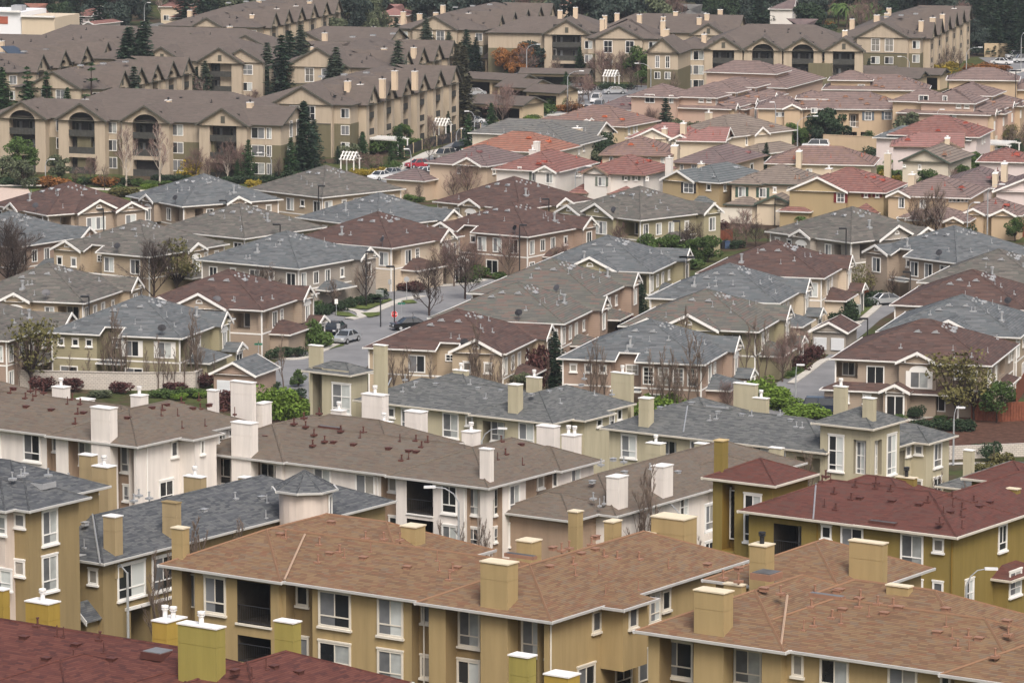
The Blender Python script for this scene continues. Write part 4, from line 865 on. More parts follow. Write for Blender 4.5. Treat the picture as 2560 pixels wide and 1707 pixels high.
# --- sage block left of centre with small tower
b = condo('sage stucco block with charcoal roof and square tower, behind the white balcony block', q(2, 1470, 570), 9.2,
          dict(wall=ST['sage'], wall2=ST['khaki'], trim=WHITE, roof=SH_CHAR, vent=GREYM, cap=CAPM, gut=CREAM), 'the sage block behind the white one')
w = b.wing(-4, .3, 18.6, 8.9, wr=(4.6, 18.1)); rw = b.wing(0, -.35, 9.1, 13.6); rb = b.wing(-12, 4.6, 10., 9.)
t = tower(b, 2, (70, 245), (-236, 205), (265, 212), 1.6); S = lambda n, x, y: w.ps('f', n, x, y)[0]
lows(w, 'f', 2, [(330, 462, 376, 528, 'sm'), (420, 468, 480, 600), (704, 500, 812, 668), (860, 517, 910, 585, 'sm')]); lows(rw, 'f', 2, [(1224, 565, 1328, 730)])
rw.hole('f', rw.ps('f', 2, 1126, 600)[0], rw.ps('f', 2, 976, 600)[0], 3, 8.4, 1.5, 1); lows(rw, 'f', 2, [(1032, 540, 1128, 690)], d=-1.2)
lows(rw, 'r', 2, [(1594, 545, 1628, 610, 'sm'), (1838, 490, 1876, 580), (1892, 475, 1926, 545, 'sm')]); y0, y1 = rw.ps('r', 2, 1660, 650, d=.9)[0], rw.ps('r', 2, 1840, 600, d=.9)[0]
rw.box('r', y0 + .3, y1, 3.2, 8.9, -.6, .9); rw.pent('r', y0 - .3, y1 + .5, 8.86, out=1.8); lows(rw, 'r', 2, [(1752, 535, 1790, 590, 'sm')], d=.9)
lows(t, 'f', 1, [(2272, 300, 2400, 500, 'tall')]); t.hole('f', t.W - 1.9, t.W - .8, 2.5, 11.2, 1.2, 1, door=False)
chroof(b, t, 'f', 2, 228, 305, 320, 42, 290, flues=()); chpx(b, 1, 2110, 2190, 2200, 45, 6., flues=()); chroof(b, rw, 'f', 2, 1148, 1215, 1252, 312, 505, flues=())
chpx(b, 2, 772, 862, 883, 215, 9.); chpx(b, 2, 1272, 1362, 1383, 262, 12.); chpx(b, 2, 1853, 1990, 2008, 235, 14.)
w.flash('f', 2, 350, 258, 300, 368); w.pv('f', 2, 'box', 655, 303, 945, 332, 1100, 347, 520, 292); w.pv('f', 2, 'pipe', 508, 318, 997, 395, 890, 300, 445, 270, 430, 350); rw.pv('r', 2, 'box', 1308, 375, 1428, 355, 1505, 340, 1650, 310); rw.pv('r', 2, 'pipe', 1740, 375, 1860, 370, 1505, 430, 1670, 262)
b.done()
# --- charcoal roofed olive block, left foreground
b = condo('olive brown block with slate roof rising above the lower wing, cut by the left edge', q(1, 200, 1170), 22.7,
          dict(wall=ST['olivebrown'], wall2=ST['blush'], trim=WHITE, roof=SH_SLATE, vent=GREYM, cap=CAPW2, gut=GUT, chim=stucco('stucco_chimney_tan', (.36, .28, .16))), 'the olive slate roofed block', e=9.8)
w = b.wing(0, 0, 12., 5.8); bl = b.wing(-1.2, -.9, 9, 6, wm=1); lw_ = b.wing(-.3, 7.4, 9.2, 27., 5.2); cr = b.wing(2.2, 26.5, 8, 9., 5.2); b2 = b.wing(-4.6, 4.2, 10, 9, 8.9)
lows(w, 'r', 1, [(284, 1155, 392, 1395), (284, 1470, 392, 1716)]); lows(w, 'f', 1, [(100, 1180, 172, 1280, 'sm'), (98, 1505, 172, 1610, 'sm')]); lows(bl, 'f', 1, [(-70, 1195, 48, 1325), (-70, 1560, 85, 1700)])
lows(lw_, 'f', 1, [(606, 1568, 672, 1668, 'sm')]); lows(lw_, 'r', 4, [(800, 738, 992, 975), (1036, 690, 1190, 925)])
lw_.pw('f', 4, 478, 815, 528, 1195, 'tall'); lw_.hole('r', lw_.ps('r', 4, 895, 1150)[0], lw_.ps('r', 4, 1030, 1100)[0], -2.5, lw_.ps('r', 4, 960, 1045)[1], 2., 0); lw_.ledge('r', lw_.ps('r', 4, 855, 1100)[0], lw_.ps('r', 4, 1180, 1000)[0], lw_.ps('r', 4, 960, 1038)[1], .2, .15)
y0 = .4; lw_.gable('f', y0 + .2, y0 + 2.6, out=1., p=.9, e=lw_.ps('f', 4, 640, 1110)[1], gdeep=1.6, z0=-2, vent=None)
chroof(b, lw_, 'r', 1, 705, 785, 838, 1215, 1475, flues=()); chroof(b, lw_, 'r', 1, 1108, 1205, 1228, 1120, 1380, flues=(), cap=ST['olivebrown'])
chpx(b, 1, 540, 625, 668, 795, 20., flues=()); chpx(b, 1, 630, 735, 796, 875, 18.); chpx(b, 1, 1255, 1372, 1412, 945, 28., flues=(1,)); chpx(b, 1, 1628, 1705, 1746, 950, 36., flues=())
lw_.flash('r', 1, 632, 1188, 684, 1525); lw_.pv('r', 1, 'box', 582, 1255, 1395, 1165, 580, 1062, 1790, 1078); lw_.pv('r', 1, 'pipe', 650, 1050, 470, 950, 915, 1095, 1020, 1078, 950, 1060, 1608, 1080); lw_.pv('r', 1, 'thin', 575, 1415, 1818, 1215, 1825, 1110)
w.pv('r', 1, 'skylight', 285, 985); w.pv('r', 1, 'pipe', 85, 945, 145, 925, 168, 910, 330, 920)
b.done()
# --- round turret with slate cap
p = at(*q(1, 2085, 1010), 20.2)
b = condo('pale round turret under an eight sided slate cap roof beside the white balcony block', (p[0], p[1], 20.2), 20.2, dict(wall=ST['blush'], trim=WHITE, roof=SH_SLATE, gut=GUT), 'the slate turret')
n = 8; RR = 2.2; n2 = 20
for i in range(n):
    a0, a1 = R(22.5 + 45 * i), R(22.5 + 45 * (i + 1)); P0 = (RR * math.cos(a0), RR * math.sin(a0), 8.9); P1 = (RR * math.cos(a1), RR * math.sin(a1), 8.9)
    b.Rf.poly([P0, P1, (0, 0, 10.1)]); b.Rf.tube([P0, (0, 0, 10.1)], .06, 4, 1); b.gutter_line([P1, P0][::-1])
    b.G.poly([P1, P0, (0, 0, 8.88)])
for i in range(n2):
    a0, a1 = 2 * math.pi * i / n2, 2 * math.pi * (i + 1) / n2; r = 1.75
    b.W.poly([(r * math.cos(a0), r * math.sin(a0), -2), (r * math.cos(a1), r * math.sin(a1), -2), (r * math.cos(a1), r * math.sin(a1), 8.9), (r * math.cos(a0), r * math.sin(a0), 8.9)])
fm, pm = window_meshes(.7, 1.9, 'sm', WHITE, 1); a = R(-15) + b.th
o = link('window', fm, b.root, (1.76 * math.cos(a), 1.76 * math.sin(a), 6.6), a + R(90)); link('pane', pm, o)
b.done()
# --- clay roofed block, right foreground
b = condo('ochre block with clay shingle roof seen from above, cut by the lower right corner', q(6, 660, 1335), 24.,
          dict(wall=ST['ochre'], wall2=ST['umberwall'], trim=CREAM, roof=SH_CLAY, ridge=MATS['clay_ridge'], vent=BROWNV, cap=CAPY), 'the clay roofed block at lower right')
w = b.wing(14, .3, 18, 9.2, wr=(4.2, 14.2)); lw = b.wing(.6, -.2, 9.1, 14.); rw = b.wing(18.8, -.1, 9.2, 24.); re = b.wing(8.5, 5., 14, 9.2); far_ = b.wing(-3.5, 13, 9, 10)
r0, r1 = lw.ps('f', 6, 300, 1420)[0], lw.W - 1.2
lw.hole('f', lw.ps('f', 6, 560, 1400)[0], r1, -2.5, 8.85, 1.2, 1, door=False); lw.pw('f', 6, 372, 1325, 562, 1570, d=-1.7); lw.pw('f', 6, -130, 1262, 95, 1520, d=-1.7)
chpx(b, 6, 96, 300, 364, 952, .3, z0=-2.5, flues=())
lows(w, 'f', 6, [(765, 1360, 850, 1512, 'sm'), (958, 1390, 1156, 1640), (1422, 1455, 1625, 1700), (1780, 1500, 1855, 1600, 'sm')])
w.hole('f', w.ps('f', 6, 885, 1450)[0], w.ps('f', 6, 690, 1450)[0], -2.5, 8.85, .6, 1, door=False) if False else None
chpx(b, 6, 475, 585, 646, 630, 12., flues=(1,), dark=True); chpx(b, 6, 1156, 1385, 1420, 615, 16., flues=()); chpx(b, 6, 1410, 1560, 1588, 910, 8.8, flues=()); chpx(b, 6, 298, 420, 445, 900, 9.5, flues=())
lw.flash('f', 6, 735, 957, 690, 1305); w.pv('f', 6, 'box', 1112, 1062, 1398, 1088, 1760, 1218, 2045, 1260, 1500, 1048, 2235, 1142); lw.pv('f', 6, 'box', 575, 920); w.pv('f', 6, 'pipe', 1040, 1110, 918, 1165, 1898, 1315, 1972, 1240, 2245, 1225, 898, 1035, 1225, 1035, 1352, 1015, 1458, 1030); w.pv('f', 6, 'thin', 1100, 1150, 1292, 1100, 845, 1195, 1820, 1170, 1860, 1250, 1975, 1335); lw.pv('f', 6, 'pipe', 688, 945); w.pv('f', 6, 'strip', 1005, 965)
scatter(rw, 'l', ['pipe', 'thin', 'box'], 8, None, 5); scatter(re, 'f', ['pipe', 'box'], 8, None, 6, t0=2.4); far_.pv('r', 6, 'skylight', 590, 820); far_.pv('r', 6, 'box', 190, 755, 400, 782); far_.pv('r', 6, 'pipe', 400, 860, 295, 840)
b.done()
# --- oxblood roof in the bottom left corner
p = at(*q(4, 1220, 1305), 25.2); th = R(34.5); C = (p[0] + 0 * math.cos(th) - 4.6 * math.sin(th), p[1] - 0 * math.sin(th) - 4.6 * math.cos(th), 23.2)
b = condo('oxblood shingle roof with mustard chimneys and a dark skylight, in the lower left corner', C, 23.2, dict(wall=ST['mustard'], trim=WHITE, roof=SH_OX, vent=RUST, cap=CAPW2, gut=GUT, chim=stucco('stucco_chimney_mustard', (.36, .25, .055))), 'the oxblood roof')
w = b.wing(4.6, 0, 32., 9.2); r2 = b.wing(9.4, -.6, 9., 9.2 + 3); f1 = b.wing(-.3, -3.5, 7.5, 9.2); f2 = b.wing(4.2, -4., 6., 9.)
GRN = stucco('stucco_chimney_moss', (.30, .255, .075))
chpx(b, 4, 1215, 1478, 1540, 1195, 2.2, z0=8., mat=GRN, flues=(1.,)); chpx(b, 4, 1040, 1140, 1275, 1150, 9.6, z0=7.5, flues=(1, 1)); chpx(b, 4, 174, 330, 410, 1025, 12, z0=6, flues=(1,)); chpx(b, 4, -60, 20, 66, 930, 13, z0=6, flues=())
chpx(b, 4, 1876, 2005, 2058, 1155, 9, z0=6, mat=GRN, flues=()); chpx(b, 5, 1154, 1285, 1342, 1390, 6, z0=4, mat=GRN, flues=()); chpx(b, 5, 1396, 1560, 1640, 1525, 3, z0=3, flues=())
w.pv('f', 4, 'skylight', 1085, 1358); w.pv('f', 4, 'box', 315, 1398, 540, 1440, 165, 1252, 520, 1303, 765, 1402); w.pv('f', 4, 'pipe', 685, 1260, 340, 1470, 380, 1475, 258, 1165); w.pv('f', 4, 'thin', 390, 1235, 435, 1245, 710, 1350, 503, 1400); r2.pv('r', 4, 'box', 1605, 1480, 2045, 1490, 1875, 1452); r2.pv('r', 4, 'thin', 1820, 1465, 1722, 1520)
b.done()
# --- umber roof behind the white block, right
b = condo('white and tan block with low umber roof and two white chimneys standing on the slope', q(2, 1890, 1206), 14.2,
          dict(wall=ST['white'], wall2=ST['tanbrown'], trim=WHITE, roof=SH_UMBER, vent=GREYM, cap=CAPW2, gut=GUT), 'the umber roof with two chimneys')
w = b.wing(0, 0, 9.4, 27.); fw = b.wing(-1.6, -3.4, 7., 6, wm=1); rw = b.wing(2.4, 13., 8, 9)
chroof(b, w, 'r', 2, 1822, 1905, 1970, 945, 1160, flues=()); chroof(b, w, 'r', 2, 2130, 2210, 2278, 872, 1083, flues=())
lows(fw, 'r', 2, [(1788, 1215, 1812, 1330, 'thin')]); lows(w, 'r', 3, [(-5, 1075, 54, 1225, 'tall')]); lows(rw, 'r', 3, [(168, 1120, 232, 1300), (166, 1378, 228, 1510)])
w.pv('r', 2, 'box', 1868, 818, 1945, 905, 1725, 970, 2310, 905); w.pv('r', 2, 'pipe', 1785, 850, 1940, 830, 2120, 880, 1732, 1080); w.pv('r', 2, 'thin', 1775, 1130, 1805, 1115)
b.done()
# ------------------------------------------------------------------ beige and olive three storey apartments beyond
SH_DUSK = shingle('shingle_dusky_brown', [(.1126, .0933, .0810), (.1276, .1056, .0924), (.1012, .0854, .0748), (.1188, .0968, .0845)], .8, .3, .75)
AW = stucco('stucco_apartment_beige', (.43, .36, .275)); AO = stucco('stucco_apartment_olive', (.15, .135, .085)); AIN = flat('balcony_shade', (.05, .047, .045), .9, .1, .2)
CHB = stucco('stucco_chimney_beige', (.60, .48, .35), .06)
def apt(label, ref, n, C, th, W, D, e=8.7, rd='x', ge='', p=.42, band=True, **kw):
    b = Bld('apartment_building', label, 'apartment building', 'beige and olive apartment buildings', q(n, *C), e, th, e,
            dict(wall=AW, wall2=AO, trim=WHITE, roof=SH_DUSK, gut=DKTRIM, vent=BLACK, caps=False, chim=CHB), ref)
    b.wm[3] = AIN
    w = b.wing(0, 0, W, D, rd=rd, ge=ge, p=p, z0=-.8, **kw)
    if band: w.bands = [(5.55, 1)]
    return b, w
def tbay(w, face, sm, wd=6.2, out=1.2, arch=True, p=.62, peak=None, e=None, lowest=True, hw=None):
    """gabled bay with stacked balconies in a tall opening"""
    b = w.b; e = (e or w.e) + .15; hw = hw or wd * .27; s0, s1 = sm - wd / 2, sm + wd / 2; ov = .55; dw = out - .45
    w.gable(face, s0 - ov, s1 + ov, out=out, p=p, e=e - ov * p, wall=False, vent=None)
    T = lambda s, d, z: w.P(face, s, d, z); B_ = lambda s0_, s1_, z0, z1, d0, d1, m=0: w.box(face, s0_, s1_, z0, z1, d0, d1, m)
    h = p * (wd / 2)
    top = e - .1 + (h * .45 if arch else 0); tz = top
    B_(s0, sm - hw, -.8, e - .02, -.8, dw); B_(sm + hw, s1, -.8, e - .02, -.8, dw)
    pts = [T(s0, dw, e - .02), T(s1, dw, e - .02), T(sm, dw, e + h - .06)]
    if arch:                                 # gable with an arched head
        rise = hw * .75; tz = e - .1 + min(h * .45, rise - .05); zc = tz - rise; n_ = 8; av = Vector(T(0, dw - .3, 0)) - Vector(T(0, dw, 0))
        if zc < e - .02:
            for k in (-1, 1):
                ar = [(k * hw * math.cos(math.pi / 2 * i / n_), zc + rise * math.sin(math.pi / 2 * i / n_)) for i in range(n_ + 1)]
                zz = lambda dx: e + h - .06 - abs(dx) * (h - .04) / (wd / 2)
                for (xa, za), (xb, zb) in zip(ar, ar[1:]): b.W.prism([T(sm + xa, dw, za), T(sm + xb, dw, zb), T(sm + xb, dw, max(zz(xb), zb + .02)), T(sm + xa, dw, max(zz(xa), za + .02))], av, 0)
                b.W.prism([T(sm + k * hw, dw, e - .02), T(sm + k * wd / 2, dw, e - .02), T(sm + k * hw, dw, zz(hw))], av, 0)
        B_(sm - hw, sm + hw, 5.95, 6.0, -.5, dw - .1, 1)
    else:
        b.W.prism(pts, Vector(T(0, dw - .3, 0)) - Vector(T(0, dw, 0)), 0); B_(sm - hw, sm + hw, e - .35, e - .02, -.3, dw)
        tz = e - .35
        link('gable_vent', cached('gslot', lambda: (lambda v: (v.box(-.35, .35, -.05, 0, 0, 1.1), v.mesh('gable_vent', [DKTRIM]))[1])(MB())), b.root, T(sm, dw, e + .05), w.rz(face))
    B_(sm - hw, sm + hw, 2.6, 3.2, -.5, dw, 0)             # band above the ground floor
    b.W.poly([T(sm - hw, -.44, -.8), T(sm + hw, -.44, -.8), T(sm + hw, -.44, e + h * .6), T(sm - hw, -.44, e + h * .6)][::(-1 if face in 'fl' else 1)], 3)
    m = MB()
    for z in (0., 3.2, 5.95):
        a = T(sm - hw, dw - .18, z); c = T(sm + hw, dw - .1, z + 1.05); m.box(a.x, c.x, a.y, c.y, a.z, c.z)
        for i in range(9): s = sm - hw + 2 * hw * i / 8; a = T(s - .03, dw - .1, z); c = T(s + .03, dw - .06, z + 1.05); m.box(a.x, c.x, a.y, c.y, a.z, c.z)
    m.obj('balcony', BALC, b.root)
    for z in (3.25, 6.02): 
        fm, pm = window_meshes(1.1, 2.0, 'far', DKTRIM, 1)
        for k in (-.5, .5): o = link('door', fm, b.root, T(sm + k * hw, -.43, z), w.rz(face)); link('pane', pm, o)
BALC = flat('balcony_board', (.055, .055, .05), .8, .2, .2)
def awin(w, face, ss, levels=(0, 1, 2), wd=1.5, hh=1.6, d=None, st='far'):
    for s in ss:
        for l in levels: w.win(face, s, (.9, 3.7, 6.5)[l], wd, hh, st, d)
def bays(w, face, s0, L, n, first=False, wd=5.4):
    for i in range(n):
        s = s0 + L * (i + .5) / n; tbay(w, face, s, wd, 1.3, arch=(i % 5 not in (0,)) if i < n - 1 else False, p=.95, hw=1.25)
        if i < n - 1: awin(w, face, [s + L / n / 2], (1, 2), 1.2, 1.6)
def chs(b, n, lst):                         # chimneys: left, right, top row, y
    for x0, x1, yt, y in lst: chpx(b, n, x0, x0 + (x1 - x0) * .82, x1, yt, y, band=.4, flues=(.7,), dark=True, below=3.2, wmin=.9)
def skies(b, w, face, seed, k=6): scatter(w, face, ['box', 'pipe', 'pipe'], k, BLACK, seed, t0=2, t1=6)
# front left: four gabled towers facing the path
b, w = apt('beige and olive apartment building with four balcony towers facing the path at left', 'the four tower apartments', 7, (1930, 862), 20, 52, 12, ge='r')
for x, ar in ((180, 1), (585, 1), (1022, 1), (1550, 0)): tbay(w, 'f', w.ps('f', 7, x, 900)[0], 8.2, 1.4, arch=bool(ar), p=.6, hw=2.3)
for x, wd in ((15, 1.6), (425, 2.1), (768, 1.6), (865, 1.6), (1212, 2.1), (1406, 1.2), (1764, 2.3), (1840, .9)): awin(w, 'f', [w.ps('f', 7, x, 900)[0]], (0, 1, 2), wd, 1.8)
awin(w, 'r', [4.6, 7.4], (2,), 1.2, 2.6); awin(w, 'r', [3.6], (1, 0), 1., 1.5)
bk = b.wing(-8, 8, 36, 15, 9.2, p=.42, z0=0); chs(b, 7, [(275, 315, 715, 6), (555, 598, 685, 8), (1125, 1168, 690, 8), (1688, 1728, 705, 5)]); skies(b, bk, 'f', 1)
for s in (5.5, 19.5, 27.):                   # stair openings
    w.box('f', s + 6, s + 8.4, -.5, 6.4, -.5, .35, 1)
b.done()
# long buildings with a broad front gable and a row of bays down the right side
def aptB(label, ref, n, C, th, W, L, nb, gs, chim, s0=3., gp=.55, e=8.7, wins=True, sd=1, p=.31):
    b, w = apt(label, ref, n, C, th, W, L, rd='x' if W > L else 'y', e=e, p=p)
    w.gable('f', gs[0], gs[1], out=1., p=gp, z0=-.8, vent=None, wall=True)
    sm = (gs[0] + gs[1]) / 2; k = (gs[1] - gs[0]) / 6
    o = w.P('f', gs[0] + .5, .66, -.8); o2 = w.P('f', gs[1] - .5, .7, 5.5); b.W.box(o.x, o2.x, o.y, o2.y, -.8, 5.5, 1)
    if wins:
        for dx in (-k * .75, k * .75): w.win('f', sm + dx, 5.9, 1.8, 2.6, 'gr', .66); w.win('f', sm + dx, 3.4, 1.8, 1.5, 'far', .71); w.win('f', sm + dx, .8, 1.8, 1.5, 'far', .71)
        for s in [x for x in (1.4, gs[1] + 1.8) if x < W - 1]: awin(w, 'f', [s], (0, 1, 2), 1.5, 1.6)
        w.ledge('f', gs[0] + .5, gs[1] - .5, 5.5, .14, .06, d=.7, mat=DKTRIM)
    bays(w, 'r', s0, L - s0, nb)
    for i in range(3): b.vent('skylight', -W / 2 + i * 2.2, W / 2 + 2 + i * 5, e + .42 * W / 2 - .5, 0, GREYM, .7)
    chs(b, n, chim); skies(b, w, 'f', sd); skies(b, w, 'r', sd + 9, 4)
    return b
aptB('apartment building with broad gable and six balcony bays beside the tall dark tree', 'the six bay apartments', 8, (82, 722), 18, 19.5, 54, 6, (3., 14.), [(28, 72, 560, 6), (118, 158, 582, 8), (352, 392, 490, 14), (268, 308, 545, 10), (490, 530, 492, 22)]).done()
aptB('apartment building with broad front gable behind the four tower building, young pines before it', 'the second gabled apartments', 7, (705, 612), 17, 17.2, 41, 5, (3.6, 14.4), [], sd=2).done()
b = aptB('low seeming apartment roof with arched side gables and black solar panels at left', 'the solar panel apartments', 7, (130, 498), 17, 15., 44, 4, (3, 12), [(-10, 25, 285, 20)], sd=3)
sw = b.wings[0]; m = MB(); m.prism([sw.proof('r', 7, x, y) + Vector((0, 0, .12)) for x, y in ((0, 325), (95, 322), (215, 378), (60, 380))], (0, 0, .08)); m.obj('solar_panel', flat('solar_black', (.02, .022, .03), .25, .5), b.root); b.done()
aptB('apartment building half hidden behind the six bay one, with two chimneys and arched bays', 'the half hidden bay apartments', 8, (330, 470), 18, 24., 38, 4, (7, 20), [(285, 318, 335, 8), (488, 520, 330, 14)], sd=4).done()
aptB('far apartment building with broad cream gable and three conifers in front, at upper centre', 'the upper centre apartments', 8, (990, 210), 17, 20.5, 50, 5, (5.5, 15.8), [(418, 448, 85, 8), (640, 670, 90, 16), (862, 895, 95, 10), (912, 942, 112, 14), (1012, 1042, 85, 22), (690, 718, 40, 26), (1120, 1150, 45, 40), (528, 560, 98, 12)], sd=5).done()
aptB('farthest left apartment building with six small arched gables stepping away to the right', 'the far stepped gable apartments', 7, (1770, 190), 15, 22., 56, 6, (7.6, 14.6), [(1280, 1312, 75, 10), (1470, 1502, 78, 14), (1545, 1575, 65, 22), (1640, 1675, 88, 8), (1708, 1740, 105, 6), (1755, 1785, 8, 30), (1838, 1868, 80, 16), (1875, 1906, 65, 18), (2008, 2038, 45, 30), (2102, 2132, 12, 40)], sd=6).done()
aptB('apartment building at upper right with broad gable above olive wall and seven narrow bays', 'the upper right apartments', 9, (1660, 262), 14.5, 18.5, 62, 6, (2.5, 13.6), [(1165, 1195, 135, 10), (1415, 1446, 60, 36), (1635, 1668, 148, 5), (1325, 1368, 108, 16), (1402, 1432, 95, 24), (1708, 1750, 125, 10), (1782, 1812, 102, 22), (1865, 1892, 62, 48)], sd=7, s0=2).done()
# right of the middle: building with four towers
b, w = apt('apartment building with two arched and two square balcony openings below the dark trees, upper right', 'the arched balcony apartments', 9, (1215, 345), 8, 31.5, 12)
for x, ar in ((300, 0), (570, 1), (842, 1), (1122, 0)): tbay(w, 'f', w.ps('f', 9, x, 420)[0], 7.4, 1.3, arch=bool(ar), p=.62, hw=2.1)
for x, wd in ((660, 1.4), (728, 1.4), (997, 1.3)): awin(w, 'f', [w.ps('f', 9, x, 400)[0]], (0, 1, 2), wd, 1.8)
bk = b.wing(-2, 7, 28, 15, 9.4, z0=0); lw = b.wing(-28.5, -1., 8., 14)
for x, wd in ((62, 1.3), (127, 2.1)): awin(lw, 'f', [lw.ps('f', 9, x, 400)[0]], (0, 1, 2), wd, 1.8)
for x in (): pass
s = w.ps('f', 9, 975, 500)[0]; w.box('f', s - 2, s + 2.6, -.5, 6.2, -.5, 2., 1)
chs(b, 9, [(418, 452, 255, 6), (150, 184, 240, 5), (808, 842, 245, 8), (1112, 1148, 215, 6), (848, 882, 188, 22)]); skies(b, bk, 'f', 11); b.done()
b, w = apt('apartment building with two tall window pairs in broad gables behind the reddish bare trees', 'the twin window gable apartments', 8, (2190, 268), 10, 15.2, 16)
s0, s1 = w.ps('f', 8, 2085, 260)[0], w.ps('f', 8, 1740, 260)[0]; w.gable('f', s0, s1, out=.8, p=.5, z0=-.8, vent=None); sm = (s0 + s1) / 2
for dx in (-2.2, 2.2): w.win('f', sm + dx, 5.8, 1.8, 2.5, 'gr', .46); w.win('f', sm + dx, 3.2, 1.8, 1.5, 'far', .46)
awin(w, 'f', [1.6, s1 + 1.2], (0, 1, 2), 1.6, 1.6)
chs(b, 8, [(1778, 1812, 135, 6), (2192, 2228, 148, 5), (1802, 1828, 110, 12), (2032, 2066, 105, 14), (1885, 1912, 95, 20), (2288, 2312, 85, 20), (2204, 2228, 120, 16)]); skies(b, w, 'f', 12)
b2 = b.wing(14, 13, 30, 16, 9., z0=0); b.done()
b, w = apt('narrow apartment end house with two tall windows in a steep cream gable', 'the steep cream gable', 9, (0, 368), 14, 7, 14, rd='y', ge='f', p=.85)
w.win('f', 2.5, 5.8, .9, 2.4, 'gr'); w.win('f', 4.5, 5.8, .9, 2.4, 'gr'); awin(w, 'f', [2.5, 4.5], (1,), 1.2, 1.4); chs(b, 8, [(2222, 2252, 205, 6)]); b.done()
b, w = apt('apartment block with one big open balcony in its gable and dark trees behind, upper centre', 'the single balcony apartments', 8, (1690, 232), 9, 21, 14)
tbay(w, 'f', w.ps('f', 8, 1557, 260)[0], 9.2, 1.4, arch=False, p=.6, hw=3.); awin(w, 'f', [w.ps('f', 8, 1450, 230)[0], w.ps('f', 8, 1672, 230)[0]], (0, 1, 2), 1.8, 1.8)
r = b.wing(3, 5, 14, 16, 8.9, z0=0); chs(b, 8, [(1495, 1523, 75, 6), (1602, 1628, 55, 10)]); b.done()
b, w = apt('apartment block with square balcony opening and red plum trees, left of the tall conifers', 'the middle balcony apartments', 7, (1775, 430), 17, 34, 20)
tbay(w, 'f', w.ps('f', 7, 1525, 480)[0], 8.6, 1.6, arch=False, p=.6, hw=2.3); s = w.ps('f', 7, 1130, 420)[0]; tbay(w, 'f', s, 8.4, 1.6, arch=False, p=.6, hw=2.2)
s = w.ps('f', 7, 1660, 420)[0]; w.gable('f', s - 4.6, s + 4.6, out=.5, p=.55, z0=-.8, vent=None); w.win('f', w.ps('f', 7, 1698, 460)[0], 6.4, 2.3, 1.9, 'gr', .16); w.win('f', w.ps('f', 7, 1698, 460)[0], 3.4, 2., 1.6, 'far', .16)
awin(w, 'f', [w.ps('f', 7, 1280, 460)[0]], (0, 1, 2), 1.9, 1.8); b.done()
b, w = apt('apartment roofs with two low gables behind the birch trees, upper left', 'the low gable roofs', 7, (1830, 330), 17, 52, 15)
for x in (1320, 1690): s = w.ps('f', 7, x, 300)[0]; w.gable('f', s - 5, s + 5, out=.6, p=.5, z0=0, vent=None)
chs(b, 7, [(1552, 1586, 185, 12)]); skies(b, w, 'f', 13, 8); b.done()
b, w = apt('apartment block with a lone chimney on its left slope, behind the second conifer group', 'the lone chimney apartments', 7, (2300, 452), 17, 9.5, 18)
s = w.ps('f', 7, 2230, 440)[0]; w.gable('f', s - 1.6, s + 5.4, out=.8, p=.55, z0=-.5, vent=None); awin(w, 'f', [w.W - 1.6], (2, 1), 2., 1.7); chs(b, 7, [(2122, 2160, 325, 7), (2205, 2236, 230, 24)])
b2 = b.wing(9, 14, 16, 14, 8.9, z0=0); b.done()
b, w = apt('apartment roofs with a dark ridge dormer behind the solar panel roof, left', 'the ridge dormer roofs', 7, (830, 368), 17, 46, 13); tbay(w, 'r', 5, 5., 1.3, arch=False, p=.9, hw=1.3); tbay(w, 'f', 4, 6, 1.2, arch=False); skies(b, w, 'f', 14, 7); b.done()
b, w = apt('small apartment gable peeping between chimneys behind the leftmost conifer, upper centre', 'the small peeping gable', 8, (340, 292), 17, 22, 12, ge='r'); w.gable('f', 14, 21, out=.6, p=.5, z0=0, vent=None); chs(b, 8, [(78, 112, 215, 5), (138, 172, 255, 4), (212, 244, 190, 9)]); b.done()
b, w = apt('apartment house with steep end gable and skylight beside the round dark trees, upper right', 'the steep end gable', 9, (395, 240), 14, 24, 12, ge='r', p=.6); awin(w, 'r', [5.], (2,), 1.2, 1.6); s = w.ps('f', 9, 215, 230)[0]; w.gable('f', s - 4, s + 4, out=3, p=.6, z0=0, vent='slot'); chs(b, 9, [(268, 292, 70, 8), (172, 202, 98, 4), (118, 150, 125, 2)]); b.done()
# ------------------------------------------------------------------ detached houses with tiled roofs and the rosy row houses
TL = {k: tile('tile_' + k, c) for k, c in dict(red=[(.20, .095, .08), (.24, .115, .095), (.175, .085, .075), (.215, .115, .10)], orange=[(.27, .125, .085), (.30, .14, .10), (.24, .11, .08), (.26, .135, .10)],
      brown=[(.20, .13, .105), (.23, .15, .12), (.17, .115, .10), (.21, .14, .125)], purple=[(.155, .115, .11), (.18, .13, .125), (.135, .10, .10), (.16, .125, .12)], grey=[(.135, .135, .13), (.16, .16, .15), (.115, .115, .115), (.15, .145, .135)],
      blue=[(.12, .135, .14), (.145, .16, .165), (.10, .115, .12), (.13, .14, .145)], tan=[(.19, .155, .13), (.22, .18, .15), (.165, .135, .115), (.20, .165, .14)], rosy=[(.185, .135, .12), (.21, .15, .135), (.16, .12, .11), (.20, .148, .135)],
      pinkred=[(.265, .135, .12), (.29, .15, .135), (.24, .125, .11), (.26, .145, .13)]).items()}
HW = {k: stucco('stucco_house_' + k, c, .06) for k, c in dict(white=(.66, .63, .59), cream=(.58, .49, .37), peach=(.52, .41, .31), pale=(.60, .54, .44), olive=(.36, .28, .165), sand=(.50, .40, .27), pinkish=(.62, .54, .52), rosy=(.48, .345, .275), apric=(.48, .365, .25), grey=(.50, .47, .43)).items()}
